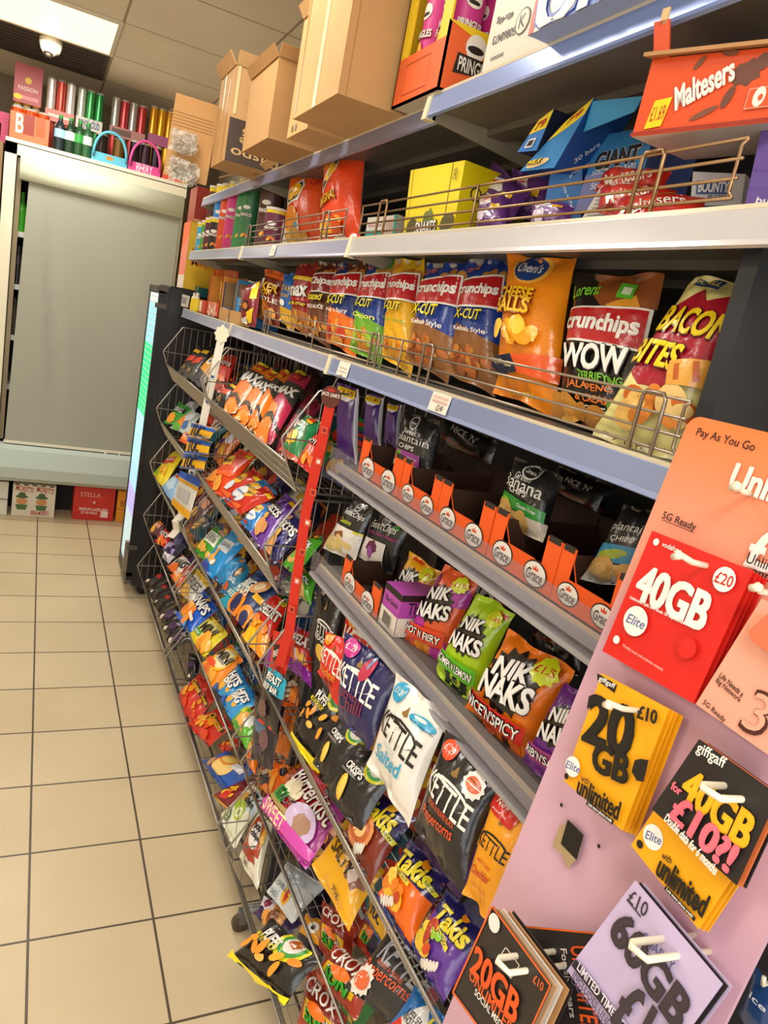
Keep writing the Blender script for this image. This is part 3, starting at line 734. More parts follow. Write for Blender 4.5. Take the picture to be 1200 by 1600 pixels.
DESIGNS = {
 # second shelf
 'bacon': ('e8df92', [('p', [(.02, .42), (.10, .62), (.04, .74), (.22, .84), (.30, .93), (.50, .86), (.72, .95), (.80, .84), (.98, .80), (.92, .62), (1, .50), (.82, .44), (.60, .36), (.30, .34)], 'a8152c'),
      ('t', "BACON", .52, .73, .84, .27, 'f2d21c', 4, '4a0d14', .1, .03), ('t', 'BITES', .34, .52, .62, .25, 'f2d21c', 2, '4a0d14', .1, .03),
      ('f', .55, .25, .42, .14, 16, ['d9822c', 'c8601c', 'e8b860', 'e6c27a'], .13, 3), ('p', [(.60, .50), (.98, .58), (.99, .42), (.66, .38)], 'e0a040'), ('p', [(.66, .49), (.70, .50), (.76, .42), (.72, .41)], 'b8561c'), ('p', [(.80, .53), (.84, .54), (.90, .44), (.86, .43)], 'b8561c'),
      ('t', 'Tasty To Put Down!', .55, .05, .80, .08, '8a3a18', 2, None, .2, .005), ('r', .22, .90, .55, .955, '23406e'), ('t', 'RED MILL', .38, .93, .30, .05, 'f0d24a')], 'e8e0b0'),
 'wow': ('17130f', [('p', [(.30, 1), (1, 1), (1, .80), (.55, .72), (.30, .84)], '8a4a1e'), ('p', [(.50, .78), (.80, .86), (.90, .76), (.70, .70)], 'd8932e'), ('t', 'Lorenz', .20, .87, .36, .13, '78c832', 10, None, .3, .015),
      ('r', .60, .83, .77, .93, '54b02c'), ('r', .64, .855, .73, .905, 'd8e8c0'), ('p', [(.00, .74), (.98, .79), (.97, .53), (.02, .52)], 'f0ece4'), ('p', [(.02, .73), (.955, .775), (.95, .545), (.04, .535)], 'b81820'),
      ('t', 'crunchips', .48, .645, .86, .21, 'f4f0ea', 2, None, .1, .03), ('t', 'WOW', .50, .44, .74, .23, 'f4f0ea', 4, '2a2420', .1, .035), ('t', 'TERRIFYING', .60, .33, .50, .07, '7ac832', 2, None, 0, .02),
      ('t', 'JALAPENO', .50, .26, .50, .08, 'e8762a', 2, None, 0, .02), ('t', '& CREAM', .55, .20, .40, .065, 'e8762a', 2, None, 0, .02), ('t', 'CHEESE', .50, .14, .4, .06, 'f4e9dd', 2, None, 0, .02),
      ('f', .35, .08, .34, .09, 12, ['d8a040', 'c88830', 'b87a2a'], .12, 4), ('e', .80, .13, .06, .15, '5a9a22', 30)], '6a3a1a'),
 'cheeseballs': ('ee8a12', [('e', .46, .90, .30, .20, 'f8b840'), ('e', .44, .90, .25, .17, '1c3f86'), ('t', "Cheni's", .44, .90, .38, .13, 'f2f0e8', 0, None, .2, .02),
      ('t', 'CHEESE', .36, .70, .58, .13, 'f6c21a', 0, 'a83a10', 0, .03), ('t', 'BALLS', .36, .61, .60, .16, 'f6c21a', 0, 'a83a10', 0, .03), ('f', .45, .44, .28, .07, 14, ['f6b41c', 'f8c840', 'e89a14'], .11, 2),
      ('p', [(.0, .24), (.5, .30), (.66, .22), (.30, .15), (0, .19)], '16213c'), ('t', 'BAKED NOT FRIED', .28, .235, .44, .05, 'e9d9a0'), ('p', [(.5, .30), (1, .34), (1, .18), (.6, .2)], 'e0551a'), ('t', 'party', .62, .08, .4, .08, 'f6d21c', 6)], 'e8821a'),
 'kebab': crunch('1b3f96', 'b81820', 'X-CUT', 'e0782a', '8e5a2a', ['c98034', 'b8652a', '9a4a22'], 'Kebab Style', top='1b3f96'),
 'xcutyellow': crunch('eab01a', 'b81820', 'X-CUT', 'e07a2a', 'efb41e', ['f0c24a', 'e0982a', 'd97a20'], 'Paprika', '7a9a22', top='f0c020', back='c8c4bc'),
 'chipsgreen': crunch('1b3f96', 'b81820', 'X-CUT', 'e07a2a', '6fae2a', ['e0a840', 'c8802a', 'a8c84a'], 'Onion', 'e8e05a', top='4f8a2a'),
 'hotspicy': crunch('1b3478', 'b81820', 'X-CUT', 'e07a2a', 'e8701c', ['d8563a', 'e0a040', 'c83a2a'], 'Hot & Spicy', 'f4e9dd', top='6a3418'),
 'roasted': crunch('5a2f1c', '8a1a22', 'Roasted', 'e07a2a', '6a3a20', ['d89a3c', 'c8842c', 'a85a20'], 'BBQ SAUCE', 'f4e9dd', top='6a1c1c', logo='Chips'),
 'nutsred': ('9a1c1c', [('r', 0, 0, 1, .30, 'a8642c'), ('f', .5, .15, .4, .12, 14, ['d89a3c', 'b8762c'], .1, 6), ('r', 0, .72, 1, .78, 'e8c21a'), ('p', [(.0, .62), (1, .70), (1, .44), (0, .40)], 'b81820'), ('t', 'max', .5, .55, .8, .24, 'f4f0ea', 6, '3a0d10', .1, .03), ('t', 'salt & crisp', .5, .37, .8, .1, 'f2dc14', 6, '3a0d10')], '8a4a24'),
 'walkblue': ('1a62b4', [('r', 0, 0, 1, .34, 'e0a81e'), ('t', 'STAX', .5, .70, .7, .18, 'e8b81c', 0, None, .1, .02), ('t', 'NOW', .5, .56, .5, .12, 'e8b81c'), ('f', .5, .16, .35, .10, 10, CH, .14, 2), ('e', .4, .42, .18, .10, 'f0ece4')], '1a62b4'),
 'cracker': ('7a2416', [('r', 0, .86, 1, 1, 'e0661c'), ('r', 0, 0, .45, .42, 'e8861c'), ('f', .5, .18, .4, .14, 16, ['c87a34', 'a8542a', 'd89a4a'], .11, 7), ('r', .0, .42, .3, .80, 'ead8c0'), ('t', 'KER', .62, .66, .6, .16, 'f0b81c', 0, '4a140c', .1, .03), ('t', 'NOW', .5, .55, .5, .1, 'f0b81c'), ('t', 'STYLE', .6, .44, .7, .09, 'f4e9dd')], '7a2416'),
 # top shelf
 'cheeto1': ('e8501c', [('p', [(0, 1), (.55, 1), (.45, .55), (0, .5)], 'ee6a24'), ('p', [(.08, .60), (.50, .76), (.58, .68), (.44, .50), (.10, .44)], 'f4efe6'), ('p', [(.12, .585), (.48, .73), (.53, .68), (.41, .52), (.13, .47)], '1c1610'), ('e', .36, .62, .14, .10, 'f2b81c', 20), ('e', .24, .55, .09, .07, 'f2b81c', 20),
      ('r', 0, .0, .5, .34, 'f2ebe0'), ('e', .28, .27, .20, .22, 'f0901c'), ('e', .42, .2, .05, .05, '2a9ab4'), ('e', .30, .12, .14, .06, '2a9ab4'), ('f', .3, .06, .3, .05, 9, ['d8a850', 'c89040'], .12, 2), ('t', 'OF', .85, .70, .2, .1, 'b81c18')], 'efe9df'),
 'cheeto2': ('e8461a', [('p', [(.0, .96), (.30, 1), (.30, .80), (.0, .72)], 'f0901c'), ('p', [(.04, .60), (.34, .84), (.50, .86), (.48, .72), (.34, .66), (.10, .50)], 'f4efe6'), ('p', [(.10, .60), (.36, .815), (.455, .83), (.44, .74), (.30, .67), (.13, .54)], '1c1610'), ('e', .36, .74, .10, .10, 'f2b81c', 30), ('e', .24, .66, .07, .06, 'f2b81c', 30),
      ('t', 'ORIGINAL', .30, .43, .52, .15, 'f2b81c', 10, '8a2410', .2, .02), ('f', .40, .15, .3, .10, 16, ['f0a02c', 'e8b840', 'd8541c'], .12, 9)], 'efe9df'),
 'purplebag': ('5e2f74', [('p', [(.1, .7), (.5, .8), (.6, .55), (.2, .5)], 'e9e2e4'), ('t', 'JIMMY', .38, .66, .4, .1, 'c8241c', 8), ('b', .6, .3, .2, .16, '8a6a9c', 3), ('b', .25, .25, .15, .14, 'd8c8d8', 5), ('p', [(.62, .52), (.86, .58), (.84, .44), (.64, .42)], 'f2cf1c'), ('t', '£1.25', .74, .49, .18, .07, 'b81c18', 4)], '6b3f80'),
 'redbag': ('c8281a', [('r', .1, .78, .9, .84, 'e8a02c'), ('b', .4, .5, .18, .14, 'e0442a', 3), ('t', 'Maltesers', .5, .4, .7, .14, 'f4e9dd', 10), ('r', .0, .1, 1, .16, '8a1410')], 'c8281a'),
 # third and fourth shelf
 'plantain': ('1b1a1b', [('e', .42, .86, .13, .13, 'd9d6d0'), ('e', .42, .86, .105, .105, '2a2829'), ('t', 'Grace', .42, .86, .16, .05, 'e9e6e2'), ('t', 'Sweet', .40, .72, .40, .09, 'efece6', 0, None, .2, 0), ('t', 'plantain', .48, .61, .88, .17, 'efece6', 0, None, 0, -.004), ('t', 'CHIPS', .40, .50, .46, .08, 'efece6', 0, None, 0, .02),
      ('r', .06, .28, .80, .44, 'a03a9a'), ('t', 'High in', .62, .36, .25, .05, 'efe0ef'), ('b', .22, .34, .10, .12, '6fae2a', 2), ('r', 0, 0, 1, .28, 'd9cbb8'), ('f', .4, .18, .32, .1, 10, ['dfae66', 'd09a50'], .12, 2)], '1b1a1b'),
 'banana': ('1b1a1b', [('e', .50, .87, .16, .12, 'd9d6d0'), ('e', .50, .87, .13, .095, '2a2829'), ('t', 'Grace', .50, .87, .2, .06, 'e9e6e2'), ('t', 'Green', .42, .76, .34, .10, 'efece6', 0, None, .2, 0), ('t', 'Banana', .44, .65, .84, .19, 'efece6', 0, None, 0, -.002), ('t', 'CHIPS', .42, .54, .38, .09, 'efece6', 0, None, 0, .025),
      ('p', [(0, .47), (.96, .42), (.96, .24), (0, .30)], '2f9a3a'), ('t', 'Gluten Free', .66, .36, .36, .06, 'efece6'), ('r', 0, 0, 1, .26, 'd9cbb8'), ('b', .2, .32, .14, .09, '8cc63c', 2), ('f', .35, .17, .32, .1, 10, ['e8c078', 'dcae62'], .13, 4)], '1b1a1b'),
 'plantblue': ('171618', [('t', 'plantain', .5, .72, .8, .2, 'dcdad6', 0, None, 0, -.004), ('t', 'CHIPS', .46, .58, .5, .10, 'dcdad6'), ('r', 0, .28, 1, .50, '2a86b8'), ('e', .4, .38, .30, .09, '9aa83a', 10), ('r', 0, 0, 1, .26, 'c9c4bc'), ('f', .45, .18, .35, .1, 9, ['d8b070', 'c89a58'], .16, 4)], '171618'),
 'purpleslim': ('4a2372', [('r', .05, .84, .85, .96, 'f2d41c'), ('t', '£1.35', .45, .90, .66, .15, 'b81818', 0, None, 0, .02), ('p', [(.1, .84), (.8, .84), (.6, .78), (.2, .79)], 'e9e2ee'), ('r', .90, 0, 1, 1, 'c9c6cc')], '4a2372'),
 'cassava': ('1f2021', [('e', .50, .88, .13, .11, 'd9d6d0'), ('e', .50, .88, .105, .085, '2a2829'), ('t', 'Grace', .50, .88, .16, .05, 'e9e6e2'), ('t', 'ExoticChips', .50, .74, .86, .17, 'efece6', 0, None, .3, 0), ('t', 'Cassava', .40, .60, .50, .11, 'c9cf2a', 0), ('r', 0, 0, 1, .50, 'e4dfd6'), ('r', .80, .46, 1, .50, 'e0d01c'), ('p', [(.22, .36), (.5, .44), (.6, .34), (.3, .28)], '8a4a24'), ('f', .42, .2, .36, .12, 12, ['e6cf8a', 'dcc078'], .14, 8)], '1f2021'),
 'sweetpotato': ('1f2021', [('e', .40, .90, .13, .12, 'd9d6d0'), ('e', .40, .90, .105, .095, '2a2829'), ('t', 'Grace', .40, .90, .16, .05, 'e9e6e2'), ('r', .72, .84, .98, .92, 'a8203a'), ('t', 'New', .85, .88, .2, .07, 'f0ece4'), ('b', .8, .80, .08, .05, '2f8a3a', 3), ('t', 'ExoticChips', .45, .74, .80, .19, 'efece6', 0, None, .3, 0), ('t', 'Purple Sweet Potato', .5, .60, .86, .08, 'b83a8a'), ('r', 0, 0, .75, .48, 'e9e4de'), ('b', .4, .35, .16, .12, '6a1c4a', 4), ('e', .38, .24, .08, .12, 'a04aa8', 10)], '1f2021'),
 'nikyellow': nik('e8a81a', 'CHEESY', 'f2dc14', 'e8c21a', [('p', [(0, 0), (1, 0), (1, .3), (0, .4)], 'f0c41c'), ('f', .3, .2, .25, .1, 8, ['e04a8a', '5a2a7a'], .06, 3), ('r', .2, .93, .5, .98, 'e04a1c')]),
 'nikpink': nik('e05a2a', 'HOT N FIERY', 'f4f0ea', 'd8401c', [('b', .2, .3, .25, .3, 'b8359a', 3), ('b', .75, .2, .25, .22, 'b8359a', 4), ('b', .5, .1, .2, .2, 'f0901c', 5), ('b', .85, .75, .2, .2, 'a8309a', 6), ('b', .1, .8, .14, .18, '8a2a7a', 7)]),
 'nikgreen': nik('a4c818', "SCAMPI N LEMON", 'f4f0ea', '58b01c', [('s', .55, .12, .30, '1c2a14', 18, .85), ('e', .55, .12, .14, .10, 'c9dc2a'), ('e', .55, .12, .08, .06, '1c2a14'), ('r', .70, .90, .95, .95, 'c8321c')]),
 'nikorange': nik('ec7a14', "NICE'N'SPICY", 'f4f0ea', 'cc1c14', [('s', .5, .06, .3, '5a2410', 14, .8), ('f', .5, .10, .4, .06, 8, ['e0661c', 'c84a18'], .10, 5)]),
 'nikpurple': nik('6a2a86', "RIB'N'SAUCY", 'f4f0ea', 'a03a7a', [('b', .5, .1, .4, .2, '8a3a9a', 5)]),
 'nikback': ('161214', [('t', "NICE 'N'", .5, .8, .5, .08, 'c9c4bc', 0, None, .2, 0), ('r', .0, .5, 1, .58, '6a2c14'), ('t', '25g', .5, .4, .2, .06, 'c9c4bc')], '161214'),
 # kettle style bags
 'kwhite': kettle('e6e1d8', '17140f', 'Salted', '2a9cc4', '2a9cc4', [('e', .76, .80, .20, .06, '2a9cc4', 4), ('e', .72, .815, .1, .02, 'e6e1d8', 4), ('r', .6, .765, .95, .77, '17140f'), ('t', 'LIGHTLY', .46, .41, .3, .05, 'a8c4cc')]),
 'knavy': kettle('232258', 'ece8e2', 'Chilli', '7a2440', 'c8308a', [('e', .62, .76, .09, .16, 'b82a4a', -20), ('e', .64, .86, .02, .10, '6a8ab4', -10), ('t', 'SWEET', .46, .40, .4, .06, '8a2a4a')]),
 'kred': kettle('d4241a', 'f0ece4', 'Ridge', 'e88a1c', 'f0901c', [('e', .4, .12, .06, .05, '8a1410'), ('e', .6, .2, .06, .05, '8a1410')]),
 'kblack': kettle('232122', 'f0ece4', 'Peppercorns', 'e0522a', 'd8481c', [('s', .76, .80, .16, 'e9e4de', 12, .85), ('e', .76, .80, .11, .08, 'd8643a'), ('r', .66, .79, .88, .80, 'e9e4de'), ('r', .68, .82, .86, .825, '232122')], 'SEA SALT & CRUSHED BLACK'),
 'korange': kettle('f0a018', '17140f', 'Cheddar', 'c8301c', 'f0a018', [('p', [(.10, .98), (.78, .92), (.70, .76), (.04, .80)], 'c8241a'), ('t', 'New', .36, .89, .34, .10, 'f4e9dd', -2, None, .3, 0), ('t', 'ground ridge', .36, .82, .4, .05, 'f4e9dd', -2), ('t', 'MATURE', .5, .40, .4, .06, 'c8301c'), ('t', '& RED ONION', .5, .19, .5, .05, 'b86a1c')]),
 'kring': kettle('1f1b1c', 'ece8e2', 'Ridge', '8a1c24', '3a2a2c', [('e', .5, .34, .24, .20, 'd8b040'), ('t', 'RIDGE', .42, .47, .5, .14, 'ece8e2')]),
 'puffs': ('1a1819', [('e', .62, .90, .24, .22, 'e0d61e'), ('e', .62, .90, .19, .17, '3a9a3a'), ('e', .62, .90, .13, .12, 'd9d4c9'), ('b', .62, .91, .07, .06, 'a8541c', 2), ('t', 'PUFFS', .34, .73, .32, .12, 'ece8e2', -4, None, 0, .03), ('t', 'MILD & CRUNCHY', .30, .64, .42, .06, 'e8d61c', -4, None, 0, .02), ('r', .1, .60, .48, .605, 'c9c4bc'), ('r', .1, .58, .44, .585, 'c9c4bc')] +
      [('e', u, v, .085, .040, c, r) for u, v, c, r in ((.12, .55, 'f0a02c', 20), (.25, .46, 'e8902c', -40), (.62, .56, 'f0a830', 40), (.84, .66, 'd9882a', 20), (.42, .37, 'f4b450', 0), (.70, .38, 'e8982c', 80), (.10, .40, 'e89a30', 60), (.35, .54, 'e8902c', 80))] + [('r', 0, 0, 1, .12, 'f2dc10')], '1a1819'),
 'crisps': ('1e1d1e', [('e', .74, .86, .26, .22, 'd9cf1e'), ('e', .74, .86, .215, .18, '3a9a4a'), ('e', .74, .86, .16, .13, 'd9d4c9'), ('b', .74, .86, .08, .06, 'a8641c', 2), ('t', 'CRISPS', .40, .63, .44, .11, 'ece8e2', -4, None, 0, .03), ('r', .12, .55, .50, .557, 'b9b4ac'), ('r', .12, .53, .54, .537, 'b9b4ac'), ('e', .38, .32, .09, .19, 'e8b83c', 10), ('e', .40, .34, .05, .15, 'f0cc62', 10)], '1e1d1e'),
 'takiorange': ('ee6a10', [('r', 0, .62, 1, 1, '262060'), ('r', 0, .0, 1, .05, '262060'), ('t', 'Takis', .48, .76, .74, .26, 'e6cf2a', 6, '15123a', .2, .03), ('p', [(.18, .62), (.62, .60), (.62, .54), (.18, .56)], 'e6d028'), ('t', 'INTENSE NACHO', .4, .58, .4, .04, '262060'), ('p', [(.74, .80), (1, .76), (.98, .70), (.76, .72)], 'd9d42a'), ('t', 'NEW', .87, .745, .16, .045, '262060', -6), ('e', .62, .92, .10, .08, 'e0881c'), ('f', .34, .34, .24, .14, 12, ['f0b02c', 'f4c850', 'e07a1c'], .13, 4), ('e', .55, .34, .07, .07, 'b8401c')] + [('e', .22 + .07 * k, .12 + .035 * k, .035, .07, 'ded8cc') for k in range(5)], '232058'),
 'takipurple': ('5a2e90', [('r', 0, .66, 1, 1, '221f5c'), ('r', 0, .0, 1, .04, '221f5c'), ('t', 'Takis', .54, .74, .70, .26, 'e6cf2a', 6, '15123a', .2, .03), ('p', [(.34, .60), (.74, .54), (.74, .47), (.36, .53)], 'e6d028'), ('t', 'FUEGO', .54, .535, .26, .05, '262060', -8), ('e', .6, .93, .08, .06, 'e0881c'), ('f', .34, .36, .20, .17, 12, ['e8b82c', 'f0cc40', 'c8481c', '9ac02c'], .12, 6), ('e', .30, .44, .05, .18, 'a8321c', 20), ('e', .5, .50, .08, .05, '8ac02c')] + [('e', .46 + .055 * k, .10 + .035 * k, .032, .065, 'ded8cc') for k in range(6)], '221f5c'),
 'takibrown': ('7a2a18', [('r', 0, .56, 1, 1, '262060'), ('t', 'Takis', .50, .72, .74, .28, 'e6cf2a', 6, '15123a', .2, .03), ('e', .60, .92, .10, .07, 'e0a81c'), ('p', [(.74, .66), (1, .62), (.98, .55), (.76, .58)], 'd9d42a'), ('t', 'NEW', .87, .60, .16, .05, '262060', -6), ('p', [(.14, .60), (.56, .56), (.56, .51), (.14, .55)], 'e6d028'), ('e', .36, .36, .34, .26, 'd88a50', 10), ('e', .36, .36, .26, .19, 'b85c2c', 10), ('e', .36, .36, .16, .11, 'e8b878', 10)] + [('e', .46 + .06 * k, .12 + .04 * k, .035, .075, 'ded8cc') for k in range(4)], '2a2424'),
 'butterkist': ('b83a9c', [('p', [(.0, .98), (.05, .55), (.95, .52), (1, 1)], 'a83a94'), ('e', .42, .64, .40, .40, 'c4202a'), ('t', 'Butterkist', .52, .76, .86, .19, 'f0ece4', -4, '7a1420', 0, .02), ('f', .22, .56, .18, .06, 9, ['f0e4cc', 'e4d4b4'], .08, 2), ('r', 0, .32, .30, .52, '2f9a3a'), ('r', .0, .26, .72, .32, 'a89058'), ('t', 'STACKED', .34, .42, .44, .10, '2a1a24', 0, None, 0, .02), ('e', .68, .36, .24, .16, 'cdb8dc'), ('b', .72, .34, .12, .10, 'a8826a', 5), ('r', 0, .10, 1, .24, 'd04aae'), ('t', 'SWEET', .30, .17, .46, .11, 'f2e0a0', 0, None, 0, .02)], 'b83a9c'),
 'sweetsalty': ('e2a414', [('b', .78, .66, .18, .2, '8a5a4a', 3), ('b', .74, .62, .10, .12, 'd9c4bc', 4), ('t', "'SWEET &", .34, .70, .52, .13, '231a12', -2, None, .1, .01), ('t', 'SALTY', .44, .56, .56, .15, '231a12', -2, None, .1, .01), ('f', .6, .78, .2, .08, 7, ['e8c88a', 'c8a060'], .06, 3), ('t', '70g', .62, .17, .16, .07, '231a12'), ('r', 0, .94, .2, 1, '2a2226')], 'd89a14'),
 'whitecup': ('cfd8de', [('r', .1, .62, .6, .66, '9ab0bc'), ('e', .56, .28, .12, .14, 'e8b01c'), ('e', .58, .28, .06, .10, 'c8281c'), ('p', [(.08, .22), (.36, .26), (.36, .06), (.08, .03)], 'b8c4cc'), ('t', 'SAUCE', .22, .14, .22, .07, '4a5a6a'), ('t', 'CHILLI', .36, .38, .40, .08, '5a6a78'), ('b', .5, .7, .3, .1, 'b4c4ce', 3)], 'c4ccd2'),
 'purplecrinkle': ('33204e', [('e', .5, .5, .28, .30, 'd8923c'), ('e', .5, .46, .13, .15, '7a4420'), ('b', .2, .8, .2, .15, 'c9c2cc', 3), ('b', .2, .8, .1, .1, '7a2440', 4)], '2a1c3c'),
 'tropical': ('a83420', [('r', 0, .55, 1, .75, '8a2a1c'), ('p', [(.15, .56), (.85, .60), (.85, .22), (.15, .20)], 'e8b81c'), ('t', 'TROPICAL', .5, .44, .56, .09, 'f0ece4', 4, '1c1610'), ('t', 'SUN', .5, .34, .50, .14, '2f9a2a', 0, '1c3a12', 0, .03), ('e', .5, .51, .20, .07, 'e8701c'), ('t', 'CROX', .5, .80, .7, .16, 'f0ece4', 0, None, 0, .02)], '9a3020'),
 'kpepperdark': ('2a292c', [('t', 'KETTLE', .60, .78, .84, .34, 'a8aab4', 0, None, 0, .01), ('t', 'SEA SALT & CRUSHED', .5, .56, .5, .06, 'd0522a'), ('t', 'Peppercorns', .50, .42, .86, .20, 'd8552a', 4, None, .2, .01), ('s', .22, .22, .2, 'e0dcd4', 12, .8), ('e', .22, .22, .14, .10, 'd8643a')], '232225'),
 'bluefish': ('1e6ab0', [('p', [(.05, .05), (.5, .95), (.75, .60), (.50, .0)], 'd9d8d6'), ('p', [(0, .0), (.2, .35), (.35, 0)], 'd0281c'), ('t', 'SUPER SEA', .44, .52, .4, .12, '2a2a30'), ('t', 'WHOLE FISH', .44, .38, .44, .12, '2a2a30'), ('r', .72, .3, .78, .8, 'e0d020')], '1e6ab0'),
 # middle baskets
 'maxorange': ('e87820', [('p', [(0, .52), (.42, .60), (1, .50), (1, .78), (0, .80)], '3a3a36'), ('p', [(.0, .20), (.5, .26), (1, .14), (1, .20), (.5, .33), (0, .27)], '2a2420'), ('t', 'MAX', .5, .64, .92, .26, 'efece4', 4, None, .2, .04), ('r', .3, .86, .7, .92, 'e0442a'), ('r', .3, .82, .7, .86, 'f0b41c'), ('r', .25, .94, .75, .99, 'f2d41c'), ('f', .5, .08, .35, .06, 7, ['f0a04a', 'e88a30'], .15, 3)], '3a3a36'),
 'maxpink': ('b02a4a', [('p', [(0, .52), (.42, .60), (1, .50), (1, .78), (0, .80)], '3a3a36'), ('p', [(0, 0), (.75, 0), (.6, .42), (0, .46)], 'ec8028'), ('p', [(.0, .20), (.5, .26), (1, .14), (1, .20), (.5, .33), (0, .27)], '2a2420'), ('t', 'MAX', .5, .64, .92, .26, 'efece4', 4, None, .2, .04), ('r', .3, .84, .7, .90, 'e0442a'), ('r', .25, .94, .75, .99, 'f2d41c')], '3a3a36'),
 'maxback': ('7a1c34', [('p', [(0, .52), (.42, .60), (1, .50), (1, .70), (0, .72)], '241a1c'), ('p', [(0, .2), (.5, .26), (1, .14), (1, .2), (.5, .33), (0, .27)], '2a1a18')], '5a3420'),
 'greencrisp': ('1f7a44', [('p', [(0, 0), (1, 0), (1, .1), (0, .1)], 'c8503a'), ('b', .38, .36, .26, .20, 'f0b41c', 3), ('b', .48, .42, .16, .12, 'f4cc4a', 4), ('r', .2, .64, .7, .78, 'e4e8d4'), ('t', 'BALL', .45, .71, .4, .1, '2a6a34'), ('p', [(.4, .82), (.8, .88), (.8, .98), (.4, .96)], 'd8402a'), ('r', .5, .80, .8, .86, 'f0b41c')], '1f7a44'),
 'orangered': ('e04418', [('b', .32, .62, .28, .14, 'f0b41c', 3), ('t', 'Monster', .32, .62, .42, .12, '2a1a10', 8, None, .1, .02), ('r', .7, .84, .95, .94, 'f2d41c'), ('p', [(.1, .3), (.9, .44), (.9, .36), (.2, .22)], 'f0622c'), ('f', .4, .16, .3, .08, 6, ['f0902c', 'e8a040'], .12, 4)], 'd83a18'),
 'redmunch': ('c42a1a', [('b', .36, .60, .30, .16, 'f0b41c', 4), ('t', 'Munch', .36, .60, .44, .13, '2a1a10', 8, None, .1, .02), ('r', .7, .82, .98, .92, 'f0c81c'), ('b', .3, .3, .2, .14, 'd8e0e8', 5), ('p', [(.1, .12), (.8, .2), (.7, .05)], 'e86a2a')], 'b8281a'),
 'bluemunch': ('2a7ac0', [('b', .45, .62, .30, .17, 'f0b41c', 5), ('t', 'Munch', .45, .62, .44, .13, '2a1a10', 8, None, .1, .02), ('b', .45, .36, .32, .16, 'dfe6ea', 6), ('r', .2, .08, .5, .16, 'c8321c'), ('r', .66, .84, .95, .93, 'f0a81c'), ('t', 'pickled', .45, .36, .4, .08, '2a6ab0')], '2a6ab4'),
 'discos': ('6a3a9a', [('e', .42, .62, .36, .18, '2a2140'), ('t', 'DISCOS', .45, .60, .80, .17, 'efece4', 0, '2a2140', 0, .04), ('b', .42, .44, .10, .08, 'd8a03a', 3), ('e', .45, .24, .20, .20, 'd89a5c'), ('e', .66, .28, .12, .12, 'c88a50'), ('f', .5, .82, .35, .06, 8, ['a07ac0', '4a2a78'], .05, 3), ('r', .75, .86, .98, .94, 'e0b01c')], '5a308a'),
 'discosnavy': ('28285e', [('t', 'DISCOS', .48, .66, .86, .19, 'efece4', 0, '15143a', 0, .04), ('b', .42, .46, .12, .09, 'e0a83a', 3), ('e', .42, .20, .22, .22, 'd89a5c'), ('e', .30, .86, .10, .08, 'd8a060'), ('b', .2, .06, .12, .08, 'd8dce4', 5), ('f', .7, .4, .2, .2, 6, ['4a4a9a', '3a3a7a'], .07, 3)], '28285e'),
 'greenrings': ('4a9a28', [('e', .40, .30, .34, .3, 'd8a860'), ('e', .40, .30, .18, .15, '6fae3a'), ('t', 'COOL', .5, .66, .7, .17, 'e8ece4', 0, '1c3a5a', 0, .03), ('r', .1, .84, .5, .92, 'e0902c')], '1c3a2c'),
 'wheat': ('3f9a2a', [('p', [(.2, .78), (.85, .84), (.9, .46), (.15, .42)], 'd8dcd0'), ('t', 'WHEAT', .52, .70, .5, .12, '2a3a24', 4), ('t', 'CRUNCHIES', .52, .58, .56, .12, '2a3a24', 4), ('b', .24, .28, .18, .13, 'e8b81c', 3), ('p', [(.5, .98), (.95, .96), (.9, .86), (.5, .88)], 'e0a0a8'), ('f', .6, .2, .25, .08, 5, ['e0a84a'], .09, 4)], '2c7a1c'),
 'cyanbag': ('1a8cd0', [('p', [(.2, .74), (.8, .80), (.82, .52), (.24, .48)], 'cfd6da'), ('t', 'QUAVERS', .52, .64, .5, .12, '2a4a78', 4), ('f', .45, .32, .28, .12, 7, ['e8a83c', 'e0e4e8'], .10, 6), ('r', .6, .88, .95, .95, 'e8b01c'), ('p', [(.0, 0), (.6, 0), (.4, .14), (0, .18)], '3a4aa8')], '1a7ac0'),
 'cyandark': ('1478b0', [('b', .5, .6, .3, .2, '1a8ac4', 3), ('r', .6, .86, .95, .95, 'c8801c'), ('r', 0, 0, .3, .1, '2a2a6a')], '17324a'),
 'hulahoop': ('1f3a6a', [('r', 0, 0, .55, .55, '1f9ab0'), ('e', .46, .24, .22, .22, 'f08a1c'), ('e', .46, .24, .13, .13, '1f2a5a'), ('e', .86, .12, .18, .18, 'f08a1c'), ('e', .86, .12, .10, .10, '1f2a5a'), ('t', 'BIG', .36, .66, .34, .14, 'e8ece4', 4, None, 0, .03), ('t', 'HOOPS', .40, .50, .44, .15, 'e8ece4', 4, None, 0, .03), ('e', .70, .74, .18, .12, 'd89a5c', 30), ('e', .70, .74, .10, .07, 'e8c89a', 30), ('r', .78, .50, .98, .62, 'f0b41c'), ('t', 'BEEF', .2, .3, .3, .07, 'e8ece4')], '1c2f62'),
 'brownhoop': ('1f6a8a', [('e', .5, .7, .24, .26, '6a3418', 30), ('e', .5, .7, .15, .18, 'c8a870', 30), ('t', 'BBQ', .45, .4, .5, .2, 'd8dcd8'), ('b', .3, .2, .2, .15, 'b8502a', 3)], '1c4a62'),
 'cheezit': ('cc2418', [('p', [(0, 0), (1, 0), (1, .34), (.6, .46), (0, .40)], 'f0981c'), ('b', .35, .12, .28, .2, 'f4c01c', 3), ('t', 'CHEEZ-IT', .55, .66, .86, .22, 'efece4', 3, '6a0f0c', 0, .04), ('r', .66, .88, .92, .97, 'e8d41c'), ('t', '1.25', .79, .925, .18, .06, '3a2a10'), ('f', .5, .40, .35, .06, 8, ['f4b43c', 'e8862a'], .10, 4)], 'c02018'),
